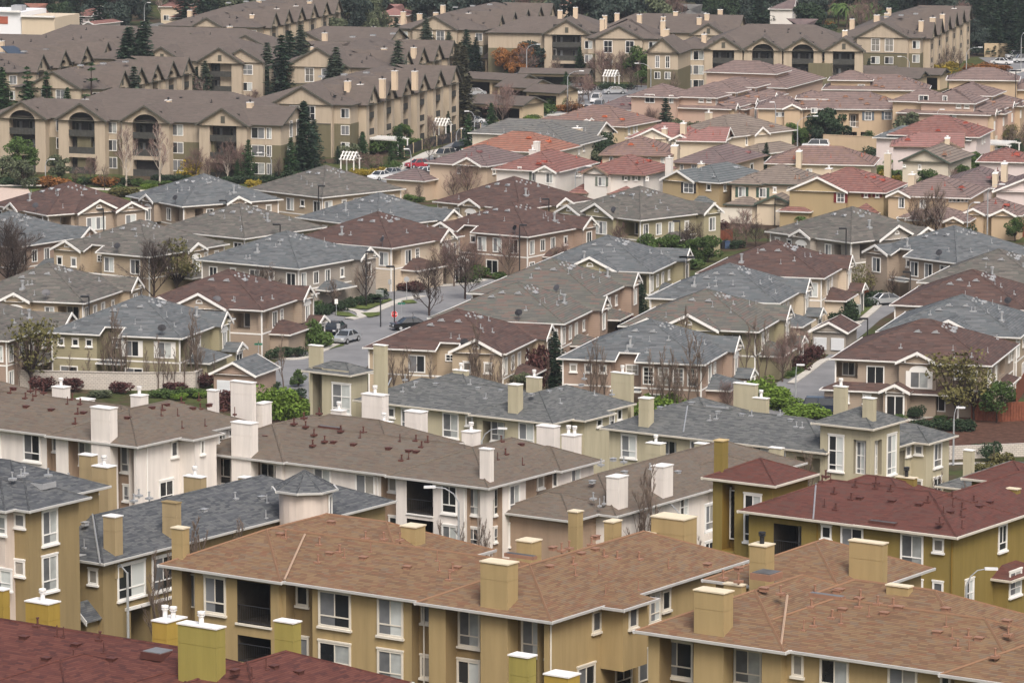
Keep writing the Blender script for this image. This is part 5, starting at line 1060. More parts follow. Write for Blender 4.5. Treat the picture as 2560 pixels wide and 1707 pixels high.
GREEN_SH = flat('shutter_green', (.06, .10, .075), .6, .2); RED_SH = flat('shutter_red', (.16, .03, .03), .6, .2); DARK_SH = flat('shutter_dark', (.03, .03, .035), .6, .2); SAGE_SH = flat('shutter_sage', (.16, .18, .15), .6, .2); BLUE_SH = flat('shutter_blue', (.12, .15, .18), .6, .2)
BROWNT = flat('eave_brown', (.22, .16, .12), .7, .2); GREENT = flat('eave_green', (.075, .095, .075), .7, .2)
def house(label, ref, n, C, L, Rr, rc, wc, th=None, z=5.5, W=None, D=None, gut=None, rd=None, ge='', p=.42, chim=(), cat='house', name='tiled_house', grp='detached houses with tiled roofs', over=.5, **kw):
    c = at(*q(n, *C), z); l = at(*q(n, *L), z) if L else None; r = at(*q(n, *Rr), z) if Rr else None
    if th is None:
        ts = []
        if r: ts.append((math.degrees(math.atan2(r[0] - c[0], r[1] - c[1])), math.dist(c, r) * .6))
        if l: ts.append((math.degrees(math.atan2(c[0] - l[0], c[1] - l[1])) - 90, math.dist(c, l)))
        th = sum(a * k for a, k in ts) / sum(k for a, k in ts)
    W = W or math.dist(c, l); D = D or max(6., math.dist(c, r))
    b = Bld(name, label, cat, grp, q(n, *C), z, th, z, dict(wall=HW[wc], trim=WHITE, roof=TL[rc], gut=gut or WHITE, vent=TLV.get(rc, BROWNV), chim=HW['cream'] if wc != 'white' else HW['white']), ref)
    w = b.wing(0, 0, W, D, rd=rd, ge=ge, p=p, over=over, z0=-.6, **kw)
    for x0, x1, yt, y in chim: chpx(b, n, x0, x0 + (x1 - x0) * .75, x1, yt, y, band=.35, flues=(.6,), z0=-.5, wmin=.7)
    rnd = random.Random(int(C[0]))
    for f in 'fr': scatter(w, f, ['eyebrow', 'thin', 'pipe'], 2, None, int(C[0]) + ord(f), t0=1.5, t1=min(W, D) * .35)
    return b, w
TLV = {'red': flat('vent_red', (.30, .07, .05), .8), 'orange': flat('vent_orange', (.42, .12, .06), .8), 'pinkred': MATS['vent_red'], 'brown': MATS['vent_orange'], 'rosy': MATS['vent_red'], 'purple': flat('vent_plum', (.2, .09, .09), .8), 'grey': GREYM, 'blue': GREYM, 'tan': BROWNV}
def W5(w, face, n, lst, st='th', **kw):
    for x in lst: w.pw(face, n, *x, st, **kw)
# r13: white pair
b, w = house('white stucco house with red tile roof and small white gable over a planter window', 'the white planter window house', 13, (655, 988), (20, 905), (1180, 885), 'red', 'white', th=24, D=15)
g = w.gable('f', w.ps('f', 13, 655, 985)[0] - .2, w.ps('f', 13, 345, 970)[0], out=1.2, z0=-.5, vent=None, p=.5, brackets=True); W5(w, 'f', 13, [(462, 1000, 562, 1140)], d=.85); W5(w, 'f', 13, [(270, 985, 348, 1110)], shut=SAGE_SH); W5(w, 'f', 13, [(80, 920, 130, 985)], 'sm'); W5(w, 'r', 13, [(868, 970, 895, 1040), (915, 965, 938, 1040)], 'sm')
w.pent('f', w.W - 3.5, w.W + .5, 2.6, out=2., wall=True); chpx(b, 13, 230, 310, 335, 690, 9); chpx(b, 13, 290, 355, 388, 580, 12, flues=()); b.done()
b, w = house('white stucco house with dark red tile roof, sage shutters and tall right chimney', 'the white tall chimney house', 13, (1815, 1035), (930, 985), (2145, 985), 'red', 'white', th=26, D=12, gut=BROWNT)
s0, s1 = w.ps('f', 13, 1390, 1040)[0], w.ps('f', 13, 1020, 1010)[0]; w.gable('f', s0, s1, out=1.4, z0=-.5, vent=None, p=.55); W5(w, 'f', 13, [(1175, 1050, 1282, 1180)], d=1.05, shut=SAGE_SH); W5(w, 'f', 13, [(1540, 1045, 1580, 1100), (1682, 1045, 1722, 1100)], 'sm', shut=SAGE_SH); W5(w, 'f', 13, [(1842, 1050, 1860, 1100)], 'sm')
w.pent('f', s1 - 1, w.W + 1, 2.6, out=2.4, wall=True, p=.5); w.pent('f', 1, s0, 2.7, out=2.2, p=.5, wall=True); chpx(b, 13, 2095, 2180, 2205, 800, 5., flues=(.5,), z0=-.5); b.done()
b, w = house('peach house with broad hipped brown tile roof above the tall chimney house', 'the broad peach house', 13, (2180, 770), (1222, 738), None, 'brown', 'peach', th=8, D=13, gut=BROWNT, chim=((2170, 2290, 640, 3),)); W5(w, 'f', 13, [(1330, 772, 1385, 870), (1860, 785, 1905, 850), (2035, 790, 2085, 895)]); b.done()
b, w = house('cream house with bright orange tile roof and white double chimney in front', 'the orange roofed house', 13, (530, 728), (-330, 735), (782, 660), 'orange', 'pale', th=24, W=15, D=12); W5(w, 'r', 13, [(660, 735, 720, 790)], 'sm'); b.done()
b, w = house('pale house with grey tile roof and row of narrow side windows behind the orange roof', 'the grey side window house', 13, (800, 655), (0, 610), (1025, 568), 'grey', 'pale', th=22, W=15, D=16); W5(w, 'r', 13, [(802, 668, 832, 760), (848, 665, 862, 760), (905, 640, 918, 740), (968, 600, 990, 700)], 'sm'); b.done()
b, w = house('long dark grey tile roofed house with white double chimney and gabled end', 'the dark grey gabled house', 13, (1140, 520), (170, 500), None, 'grey', 'pale', th=22, W=22, D=10, ge='r', chim=((818, 968, 395, .5),)); b.done()
b, w = house('yellowish house with faded red tile roof at the bend of the curving street', 'the bend of the street house', 13, (1560, 372), (820, 420), (1722, 312), 'brown', 'sand', th=28, W=16, D=13)
w.gable('f', 3.5, 8.5, out=2.5, z0=-.5, vent=None); W5(w, 'r', 13, [(1585, 375, 1610, 470), (1655, 355, 1672, 440), (1695, 345, 1712, 430)], 'sm'); fw = b.wing(-5.5, -5, 11, 6.5, ge='r'); b.done()
b, w = house('peach house with brown tile roof and open stone porch beside a bare red tree', 'the stone porch house', 8, (1012, 1140), (735, 1125), (1270, 1090), 'purple', 'peach', th=30, D=14, W=11); w.gable('f', 1, 6, out=.3, vent=None); W5(w, 'r', 8, [(1042, 1145, 1062, 1190), (1118, 1138, 1130, 1165)], 'sm'); W5(w, 'f', 8, [(800, 1140, 830, 1190)])
pw = b.wing(-9, -3.5, 7.5, 7, 3.1); b.done()
# r14
b, w = house('peach house with plum brown tile roof left of the parked silver car', 'the plum roofed house', 14, (690, 893), (-110, 850), (1135, 815), 'purple', 'peach', th=24, D=16, gut=BROWNT, chim=((240, 340, 880, -2.5),)); W5(w, 'f', 14, [(0, 870, 50, 1000), (152, 885, 240, 1000)]); W5(w, 'r', 14, [(955, 868, 1000, 960)], 'sm'); b.done()
b, w = house('cream house with pink red tile gable roof ending in a shuttered gable', 'the pink red gable house', 14, (625, 575), (-60, 570), None, 'pinkred', 'cream', th=12, D=9, ge='r', chim=((0, 95, 330, 3),)); W5(w, 'r', 14, [(640, 590, 660, 650)], 'sm'); b.done()
b, w = house('cream house with brown hipped tile roof and lower garage roofs beside the lane', 'the garage lane house', 14, (690, 515), (60, 420), (1095, 400), 'tan', 'cream', th=42, W=13, D=17, chim=((340, 430, 180, 5),)); w.gable('r', 5, 9, out=1., z0=-.5, p=.6, vent=None); W5(w, 'r', 14, [(895, 505, 918, 620), (1030, 450, 1065, 560)], 'sm'); g = b.wing(4.5, 2, 6, 12, 2.9); b.done()
b, w = house('olive house with blue grey tile roof, dark shutters and small oval window', 'the oval window house', 14, (545, 1140), (-20, 1100), (1015, 1050), 'blue', 'olive', th=36, W=9.5, D=14)
s1, s0 = w.W + .2, w.ps('f', 14, 285, 1130)[0]; w.gable('f', s0, s1, out=1.2, z0=-.5, vent=None, p=.5); W5(w, 'f', 14, [(50, 1130, 188, 1275)], 'gr', d=.85, shut=DARK_SH); W5(w, 'f', 14, [(365, 1150, 425, 1235)], 'sm'); W5(w, 'r', 14, [(592, 1150, 630, 1245)], 'sm'); w.pent('f', 1.0, w.W, 2.6, out=1.8, wall=True, hip1=False); b.done()
b, w = house('pale yellow house with grey brown tile roof and green shutters above an arched porch', 'the green shuttered house', 14, (1800, 1168), (695, 1150), (2030, 1128), 'tan', 'cream', th=17, D=11, gut=GREENT, chim=((1982, 2092, 950, 2),))
b.wings[0].ox -= 0; f2 = b.wing(-7., -1.6, w.W - 6.6, 9); W5(f2, 'f', 14, [(795, 1190, 900, 1330), (1080, 1200, 1185, 1335)], shut=GREEN_SH); W5(f2, 'f', 14, [(1285, 1200, 1308, 1265)], 'sm'); W5(w, 'f', 14, [(1470, 1190, 1715, 1245)], 'dbl'); w.pent('f', 6.5, w.W + .5, 2.7, out=2.4, wall=True, d=1.)
w.gable('f', 1.5, 7.5, out=4., e=3., p=.45, gdeep=4, z0=-.5, vent=None); o = link('garage_door', cached('garage', garage_mesh), b.root, w.P('f', 10.6, 3.05, 0), 0); b.done()
b, w = house('olive house with bright red tile roof and red shutters in a white trimmed gable', 'the red shuttered house', 15, (470, 1275), (-230, 1240), (880, 1190), 'red', 'olive', th=19, D=13, W=14, chim=((765, 880, 1030, 5),))
s0, s1 = w.ps('f', 15, -20, 1265)[0], w.W + .3; w.gable('f', s0, s1, out=1., z0=-.5, vent=None, p=.45); W5(w, 'f', 14, [(2140, 1275, 2255, 1405)], 'gr', d=.65, shut=RED_SH); W5(w, 'f', 15, [(165, 1285, 220, 1330), (320, 1285, 375, 1330)], 'sm', shut=RED_SH); w.pent('f', w.W - 3.5, w.W + 1.5, 2.6, out=2.4, wall=True); w.pent('f', 1, 5, 2.6, out=3, wall=True); b.done()
b, w = house('apricot house with pinkish tile roof, left window gable and row of five tiny windows', 'the five tiny window house', 15, (1622, 1348), (505, 1312), (2068, 1278), 'rosy', 'apric', th=17, D=13)
s0, s1 = w.ps('f', 15, 830, 1335)[0], w.W + .3; w.gable('f', s0, s1, out=1., z0=-.5, vent=None, p=.5); W5(w, 'f', 15, [(635, 1330, 722, 1480)], d=.65); W5(w, 'f', 15, [(925, 1360, 1015, 1490)]); W5(w, 'f', 15, [(1335 + 55 * i, 1350, 1358 + 55 * i, 1400) for i in range(5)], 'thin'); w.pent('f', 2, 10, 2.7, out=2.5, wall=True)
fw = b.wing(1., -6, 9, 7, 2.9); fw.gable('f', .6, 3.6, out=.8, z0=-.5, vent=None); fw.gable('f', 3.8, 6.5, out=.5, z0=-.5, vent=None); b.done()
b, w = house('low red tile hipped house with white corner chimney beside the silver car', 'the corner chimney house', 15, (300, 898), None, None, 'brown', 'cream', th=10, W=17, D=11, z=4., chim=()); chpx(b, 14, 1585, 1655, 1682, 715, -1., z0=0, flues=(.5,)); W5(w, 'f', 14, [(1720, 940, 1810, 985)]); b.done()
b, w = house('pinkish white house with long salmon tile roof and cream gable chimney', 'the salmon roofed house', 15, (1535, 650), (520, 640), None, 'pinkred', 'pinkish', th=7, D=9, ge='r', gut=BROWNT, chim=((1268, 1360, 535, -1.),)); w.gable('f', .5, 5, out=.8, z0=-.5, vent=None, p=.5); b.done()
b, w = house('cream house with green trimmed front gable among palms and bushes', 'the green trimmed gable house', 15, (1345, 865), (615, 870), (1510, 760), 'tan', 'pale', th=22, D=14, rd='y', ge='f', gut=GREENT, p=.48, z=4.6); W5(w, 'f', 15, [(698, 885, 735, 915), (905, 885, 950, 950)], 'sm'); chpx(b, 15, 440, 520, 540, 740, 2, z0=0, flues=(.7,)); b.done()
b, w = house('white house with red hipped roof behind the salmon one, its narrow side facing the alley', 'the red hip by the alley', 15, (1740, 515), (780, 440), (1858, 432), 'red', 'pinkish', th=17, W=15, D=13); W5(w, 'r', 15, [(1775, 500, 1785, 600), (1802, 485, 1815, 580)], 'sm'); b.done()
b, w = house('pinkish house with slate blue tile roof and cream chimney, between two red roofs', 'the slate blue tile house', 15, (1625, 555), (620, 480), (1700, 515), 'blue', 'pinkish', th=17, W=16, D=8, z=5., chim=((1328, 1432, 415, 3),)); b.done()
b, w = house('cream house with plum grey tile roof and two cream chimneys, cut by the right edge', 'the plum grey house at the edge', 15, (2150, 1215), (1720, 1140), None, 'purple', 'pinkish', th=12, W=10, D=15, chim=((1918, 2008, 1015, .3), (2038, 2140, 885, 4))); w2 = b.wing(11, 2, 12, 12); g = b.wing(7, -4, 9, 8, ge='f', rd='y', wm=0); b.done()
b, w = house('red tile roofed house by the right edge above the plum grey one', 'the red roof at the right edge', 15, (2420, 860), (2045, 850), None, 'red', 'pinkish', th=12, W=8, D=10); b.done()
b, w = house('low apricot garage house with two bright tile gables beside the redwood fence, right', 'the apricot garage gables', 12, (2340, 300), (2040, 310), None, 'rosy', 'apric', th=17, W=9, D=9, z=3.4); w.gable('f', .5, 4.5, out=1.2, z0=-.5, vent=None); w.gable('f', 5, 8.6, out=.8, z0=-.5, vent=None); b.done()
b, w = house('pale house with red tile gable roof and pale chimney, right of the birch', 'the birch house', 13, (2560, 545), (1900, 530), None, 'pinkred', 'pale', th=14, W=12, D=10, chim=((2045, 2130, 400, -.4),)); w.gable('f', 4, 11, out=.6, z0=0, vent=None); w.gable('f', 1, 4.6, out=1.6, z0=0, vent=None); b.done()
b, w = house('dusky brown house with broad plain tile roof behind the birch tree', 'the dusky plain house', 13, (1760, 148), (1240, 130), None, 'purple', 'rosy', th=17, W=9, D=14, z=5.); b.done()
# rosy row houses
RSH = {'tile': TL['rosy']}
def row(label, ref, n, C, th, W, L, units, z=6.2, wc='rosy', seed=1, end=(), wins=()):
    b = Bld('row_house', label, 'row house', 'rosy row houses with tiled roofs', q(n, *C), z, th, z, dict(wall=HW[wc], wall2=HW['apric'], trim=WHITE, roof=TL['rosy'], gut=WHITE, vent=MATS['tile_purple'] if False else BROWNV, caps=True), ref)
    w = b.wing(0, 0, W, L, rd='y', z0=-.6, p=.36); rnd = random.Random(seed)
    for i in range(units):
        y = L * i / units; u = L / units
        up = b.wing(-2.6, y + .6, W * .62, u * .72, 8., rd='x', p=.36, wm=i % 2); up.win('r', 1.2, 6.6, .9, 1.3, 'gr'); up.win('f', 1.6, 7.2, .9, .5, 'sm'); up.win('f', 3., 7.2, .9, .5, 'sm')
        w.gable('r', y + .4, y + 2.6, out=.8, p=.8, z0=-.5, vent=None, m=(i + 1) % 2); w.win('r', y + 1.5, 3.6, .9, 1.5, 'gr', .45); w.win('r', y + u * .62, 3.8, .8, 1.4, 'sash')
        bw = b.wing(.9, y + u * .55, 3.4, u * .36, 5.7, rd='x', p=.36, wm=i % 2); bw.win('r', 1.1, 3.6, .9, 1.4, 'gr')
        link('garage_door', cached('garage', garage_mesh), b.root, w.P('r', y + u * .45, -.49, -.2), w.rz('r'), (.8, 1, 1))
        for k in range(3): P = w.P('r', y + rnd.uniform(.5, u), -rnd.uniform(.8, 2.4), 0); b.vent(rnd.choice(['eyebrow', 'pipe', 'thin']), P.x, P.y, 6.2 + .36 * -P.x, R(90))
    return b, w
b, w = row('rosy row houses stepping away beside the alley, nearest end with a wide window, centre right', 'the left rosy row', 9, (345, 750), 21, 15, 33, 3); fr = b.wing(-9, -1.5, 9, 10, 8., wm=0); W5(fr, 'f', 8, [(2085, 645, 2152, 705), (2250, 650, 2280, 708)]); b.done()
b, w = row('rosy row houses receding along the right hand alley with stepped roofs', 'the right rosy row', 9, (2120, 790), 18, 16, 30, 2, seed=2); W5(w, 'f', 9, [(1790, 782, 1890, 835)], 'dbl'); fr = b.wing(-7.5, 1, 10, 9, 8., wm=1); W5(fr, 'f', 9, [(1632, 650, 1700, 712), (1795, 655, 1828, 712)]); b.done()
b = Bld('row_house', 'apricot row houses with blue shutters and green patio screens behind the round street trees', 'row house', 'rosy row houses with tiled roofs', q(9, 1530, 752), 6.2, 6, 6.2, dict(wall=HW['apric'], wall2=HW['rosy'], trim=WHITE, roof=TL['rosy'], gut=WHITE, vent=BROWNV), 'the blue shuttered row')
w = b.wing(0, 0, 20, 12, z0=-.6); W5(w, 'f', 9, [(1262, 765, 1312, 825), (1395, 765, 1448, 820)], 'gr', shut=BLUE_SH)
for x0, x1 in ((1155, 1222), (1490, 1530)): a0, a1 = w.ps('f', 9, x1, 790)[0], w.ps('f', 9, x0, 790)[0]; w.hole('f', a0, a1, 3., 5.4, 1.4, 0, rail=WHITE)
for x0, x1 in ((1115, 1210), (1235, 1310), (1395, 1470)): a0, a1 = w.ps('f', 9, x1, 900)[0], w.ps('f', 9, x0, 900)[0]; w.hole('f', a0, a1, -.3, 2.3, 1.6, 4)
lw = b.wing(-16.5, -2.6, 8.6, 11, 6.4, z0=-.6, wm=0); W5(lw, 'f', 9, [(650, 768, 735, 800)], 'dbl'); W5(lw, 'f', 9, [(895, 740, 940, 775)]); lw.gable('f', .6, 4., out=.5, z0=0, vent=None); up = b.wing(-13, 3, 5.5, 7, 7.6)
for f, s in (('f', 21), ('f', 22)): scatter(w, f, ['eyebrow', 'pipe', 'box'], 9, BROWNV, s, t0=1, t1=5)
b.done()
b = Bld('row_house', 'second apricot row whose roof shows above the blue shuttered row, below the arched apartments', 'row house', 'rosy row houses with tiled roofs', q(9, 1700, 622), 6.4, 8, 6.4, dict(wall=HW['apric'], trim=WHITE, roof=TL['rosy'], gut=WHITE, vent=BROWNV), 'the rear apricot row')
w = b.wing(0, 0, 19, 11, z0=-.6); u1 = b.wing(-10, 1, 8, 7, 8.); u2 = b.wing(16, 2, 13, 9, 8.2); u3 = b.wing(22, 6, 8, 14, 6.2); W5(u1, 'f', 9, [(1215, 575, 1265, 592)]); scatter(w, 'f', ['eyebrow', 'pipe', 'box'], 14, BROWNV, 23, t0=1, t1=5); b.done()
b = Bld('row_house', 'rosy row house roofs behind the left rosy row with two upper storeys', 'row house', 'rosy row houses with tiled roofs', q(9, 735, 605), 6.2, 21, 6.2, dict(wall=HW['rosy'], trim=WHITE, roof=TL['rosy'], gut=WHITE, vent=BROWNV), 'the rear rosy row')
w = b.wing(0, 0, 14, 24, z0=-.6); u1 = b.wing(-3, 3, 14, 9, 8.4); b.done()
# ------------------------------------------------------------------ streets, paths, planting beds
def ribbon(name, pts, wd, mat, lift, px=True, thick=0., tagit=True):
    C = [Vector(atg(*p)) if px else Vector((p[0], p[1], gz(p[1]))) for p in pts]; M = MB(); Lp, Rp = [], []
    C2 = []
    for i in range(len(C) - 1):              # smooth
        for t in (0, .25, .5, .75):
            a, b_, c, d = C[max(i-1, 0)], C[i], C[i+1], C[min(i+2, len(C)-1)]
            C2.append(.5 * ((2*b_) + (c-a)*t + (2*a-5*b_+4*c-d)*t*t + (-a+3*b_-3*c+d)*t**3))
    C2.append(C[-1])
    for i, p in enumerate(C2):
        t = C2[min(i+1, len(C2)-1)] - C2[max(i-1, 0)]; t.z = 0; t.normalize(); n = Vector((-t.y, t.x, 0)) * wd / 2
        for S_, k in ((Lp, 1), (Rp, -1)): v = p + n * k; S_.append(Vector((v.x, v.y, gz(v.y) + lift)))
    for i in range(len(C2) - 1):
        M.poly([Rp[i], Rp[i+1], Lp[i+1], Lp[i]])
        if thick:
            dn = Vector((0, 0, -thick)); M.poly([Lp[i], Lp[i+1], Lp[i+1] + dn, Lp[i] + dn]); M.poly([Rp[i+1], Rp[i], Rp[i] + dn, Rp[i+1] + dn])
    o = M.obj(name, mat)
    return tag(o, kind='structure') if tagit else o
Z = lambda n, *p: [q(n, p[i], p[i+1]) for i in range(0, len(p), 2)]
sheet('park_lawn', Z(7, 200, 1275, 1400, 1285, 1500, 1420, -100, 1420, -100, 1300), GRASS, .02)
ribbon('park_path', Z(7, -200, 1268, 100, 1270, 300, 1270, 500, 1285, 800, 1300, 1100, 1310, 1500, 1290), 2.6, PALE, .05)
sheet('plaza', Z(7, -40, 1285, 190, 1290, 215, 1330, 130, 1390, -40, 1400), flat('pink_paving', (.50, .40, .34), .9, .2, .1), .045)
# near street with the stop sign
sheet('street', [(560, 1010), (690, 905), (745, 870), (770, 815), (700, 760), (840, 735), (900, 725), (890, 680), (960, 680), (1010, 720), (1100, 690), (1260, 700), (1240, 770), (1130, 800), (980, 870), (900, 930), (800, 1010)], ASPH, .03)
sheet('street', [(1880, 1060), (1925, 965), (1985, 935), (2060, 898), (2130, 830), (2180, 775), (2230, 720), (2300, 740), (2200, 800), (2130, 860), (2110, 905), (2110, 1060)], ASPH, .03)
ribbon('pavement', Z(12, 760, 1450, 830, 1400, 900, 1350, 985, 1290, 1060, 1282), .9, CONC, .14, thick=.14)
ribbon('pavement', Z(12, 1180, 1060, 1260, 1000, 1340, 930, 1370, 890), .9, CONC, .14, thick=.14)
ribbon('pavement', Z(11, 60, 1010, 160, 985, 290, 930, 420, 880, 560, 850), 1.4, CONC, .14, thick=.14); ribbon('pavement', Z(11, 150, 985, 130, 960, 60, 945, -60, 950), 1.1, CONC, .145, thick=.14)
ribbon('pavement', Z(11, 650, 780, 760, 775, 900, 760, 980, 740), 1.2, CONC, .14, thick=.14)
ribbon('pavement', Z(10, 1850, 1275, 2000, 1282, 2110, 1265, 2260, 1200, 2352, 1160), .8, CONC, .14, thick=.14)
sheet('lawn', Z(11, 0, 900, 330, 868, 360, 880, 190, 945, 60, 940), GRASS, .15); sheet('lawn', Z(11, -30, 985, 130, 1000, 60, 965, -30, 960), GRASS, .15); sheet('lawn', Z(11, 140, 970, 280, 965, 270, 985, 200, 1000), GRASS, .15); sheet('lawn', Z(11, 420, 885, 500, 880, 530, 900, 450, 905), GRASS, .15)
sheet('lawn', Z(10, 2100, 1150, 2352, 1170, 2352, 1190, 2150, 1240, 2100, 1230), GRASS, .1)
sheet('lawn', Z(12, 800, 1300, 910, 1310, 860, 1360, 740, 1420, 700, 1400), GRASS, .1); sheet('lawn', Z(12, 1200, 940, 1350, 900, 1330, 930, 1230, 990, 1180, 985), GRASS, .1)
# curving upper street
ribbon('street', Z(8, 60, 1330, 330, 1225, 560, 1150, 760, 1080, 900, 1010, 1100, 925, 1300, 870, 1500, 810, 1640, 740, 1800, 680, 1960, 630, 2150, 590), 10., ASPH, .03)
ribbon('pavement', Z(8, 180, 1235, 380, 1165, 520, 1095, 640, 1040, 780, 1015, 940, 958, 1120, 905, 1260, 872, 1340, 825, 1450, 790, 1560, 782), 2.2, CONC, .14, thick=.14)
sheet('parking_area', Z(8, 880, 600, 1000, 600, 1020, 860, 930, 900, 860, 850), ASPH, .025); sheet('parking_area', Z(8, 1520, 560, 1740, 590, 2000, 640, 1850, 740, 1640, 720), ASPH, .026)
sheet('parking_area', Z(8, 900, 470, 1140, 480, 1140, 505, 880, 500), ASPH, .027)
ribbon('street', Z(9, 560, 1075, 760, 1060, 1000, 1062, 1250, 1075, 1500, 1090), 9., ASPH, .03); ribbon('pavement', Z(9, 620, 1040, 900, 1034, 1180, 1045, 1420, 1062), 1.3, CONC, .13, thick=.13)
sheet('driveway', Z(9, 540, 1160, 560, 1120, 740, 1125, 760, 1170), CONC, .05); sheet('lawn', Z(9, 560, 1150, 600, 1128, 720, 1140, 690, 1158), GRASS, .08)
ribbon('alley', Z(9, 450, 1010, 560, 910, 640, 830, 720, 780), 6., ASPH, .03); sheet('parking_area', Z(9, 625, 900, 730, 920, 740, 1020, 630, 1020), ASPH, .032)
ribbon('alley', Z(9, 2000, 1080, 2150, 985, 2260, 915, 2352, 860), 6., ASPH, .03); ribbon('pavement', Z(9, 2060, 1010, 2150, 950, 2230, 905), .8, CONC, .12, thick=.12)
sheet('street', Z(9, 2040, 395, 2500, 385, 2500, 800, 2400, 660, 2300, 590, 2215, 540, 2230, 470, 2120, 440), ASPH, .03)
ribbon('pavement', Z(9, 2215, 515, 2290, 498, 2352, 482, 2450, 470), 2.4, CONC, .14, thick=.14)
sheet('planting_bed', Z(3, 1500, 520, 2500, 520, 2500, 800, 1830, 760, 1560, 640), MULCH, .03)
ribbon('path', Z(3, 1780, 850, 2000, 845, 2352, 858), 1.6, CONC, .05)
sheet('entry_path', Z(3, 1400, 545, 1600, 525, 1800, 505, 1790, 525, 1640, 545, 1560, 560), CONC, .06)
# ------------------------------------------------------------------ walls, fences, hedges
BLOCK, nt_, b_ = nmat('pale_blocks', .9, .2)
uv_ = node(nt_, 'ShaderNodeUVMap'); br_ = node(nt_, 'ShaderNodeTexBrick'); br_.inputs['Scale'].default_value = 1; br_.inputs['Brick Width'].default_value = .4; br_.inputs['Row Height'].default_value = .2; br_.inputs['Mortar Size'].default_value = .02
br_.inputs['Color1'].default_value = (.50, .46, .41, 1); br_.inputs['Color2'].default_value = (.42, .39, .35, 1); br_.inputs['Mortar'].default_value = (.25, .23, .21, 1); nt_.links.new(uv_.outputs[0], br_.inputs['Vector']); nt_.links.new(br_.outputs[0], b_.inputs['Base Color'])
def fence(name, label, pts, h, mat, cat='fence', th=.12, posts=0, cap=False, pm=None, lift=0., slat=0., group=None):
    C = [Vector(atg(*p)) for p in pts]; o0 = C[0]; root = empty(name, o0); tag(root, label, cat, group); M = MB(); P_ = []
    for a, c in zip(C, C[1:]):
        d = c - a; L = d.length; d.normalize(); n = Vector((-d.y, d.x, 0)) * th / 2; nn = max(1, int(L / (slat or L)))
        for i in range(nn):
            s0, s1 = a + d * L * i / nn - o0, a + d * L * (i + (.9 if slat else 1)) / nn - o0; zz = Vector((0, 0, h + lift + (random.uniform(-.02, .02) if slat else 0))); lo = Vector((0, 0, -.3 + lift))
            M.prism([s0 + n + lo, s1 + n + lo, s1 + n + zz, s0 + n + zz], -2 * n)
        if posts:
            k = max(1, int(L / posts))
            for i in range(k + 1): P_.append(a + d * L * i / k - o0)
        if cap: e = d * .1; M.prism([a - o0 + n * 1.6 + Vector((0, 0, h)), c - o0 + n * 1.6 + Vector((0, 0, h)), c - o0 + n * 1.6 + Vector((0, 0, h + .08)), a - o0 + n * 1.6 + Vector((0, 0, h + .08))], -3.2 * n)
    M.obj('panel', mat, root)
    if P_:
        k = MB(); k.box(-.09, .09, -.09, .09, -.3, h + .12); me = k.mesh('post', [pm or mat])
        for p in P_: link('post', me, root, p)
    return root
fence('block_wall', 'long pale block wall behind the olive shuttered townhouse patio', Z(10, -200, 1470, 300, 1480, 900, 1492, 1330, 1490, 1430, 1440), 1.9, BLOCK, 'wall', .25, cap=True)
fence('redwood_fence', 'redwood fence left of the olive shuttered townhouse', Z(10, 10, 1360, 330, 1365), 1.8, WOOD, slat=.3)
fence('redwood_fence', 'redwood fence behind the street trees at centre, below the rosy dish townhouse', Z(11, 840, 660, 1000, 668, 1300, 645), 1.8, WOOD, slat=.3)
fence('redwood_fence', 'redwood fence beside the round green bushes, right of the olive twin gabled townhouse', Z(12, 160, 470, 250, 490, 360, 475), 1.8, WOOD, slat=.3)
fence('redwood_fence', 'redwood fence in front of the apricot garage house at right', Z(12, 2035, 438, 2352, 446, 2450, 440), 1.9, WOOD, slat=.3)
fence('redwood_fence', 'dark redwood fence right of the porch townhouse below the leafy trees', Z(3, 1990, 545, 2200, 560, 2450, 545), 2., WOOD, slat=.3); fence('redwood_fence', 'redwood fence running back along the side of the porch townhouse', Z(3, 2300, 430, 2352, 350, 2420, 300), 2., WOOD, slat=.3)
fence('redwood_fence', 'short redwood fence beside the cream carport townhouse porch', Z(12, 1150, 860, 1290, 872), 1.8, WOOD, slat=.3); fence('redwood_fence', 'low redwood gate between the red corner porch townhouse and the hedge', Z(10, 2080, 1090, 2120, 1095), 1.8, WOOD, slat=.3)
fence('retaining_wall', 'low grey block retaining wall holding the bark slope at right', Z(3, 1835, 815, 2000, 808, 2200, 800, 2450, 790), 1.3, BLOCK, 'wall', .4)
fence('metal_fence', 'dark iron fence with stone posts along the curving upper street', Z(8, 440, 1075, 560, 1025, 760, 975, 960, 915), 1.7, BLACK, th=.05, posts=5, pm=HW['sand'], slat=.35)
fence('garden_wall', 'long tan garden wall below the green patio screens', Z(9, 980, 1020, 1200, 1030, 1440, 1042), 2.4, HW['apric'], 'wall', .25, cap=True)
fence('sound_wall', 'tan sound wall behind the parked cars at the far right', Z(9, 2080, 392, 2280, 395, 2360, 392), 3., HW['sand'], 'wall', .25)
GRSC = flat('green_screen', (.03, .13, .09), .7, .3)
for x0, x1, d_ in ((1140, 1225, 'left'), (1400, 1480, 'right')): fence('patio_screen', f'green mesh patio screen under the blue shuttered row, {d_}most', Z(9, x0, 985, x1, 990), 2.6, GRSC, 'screen', .06, lift=1.2)
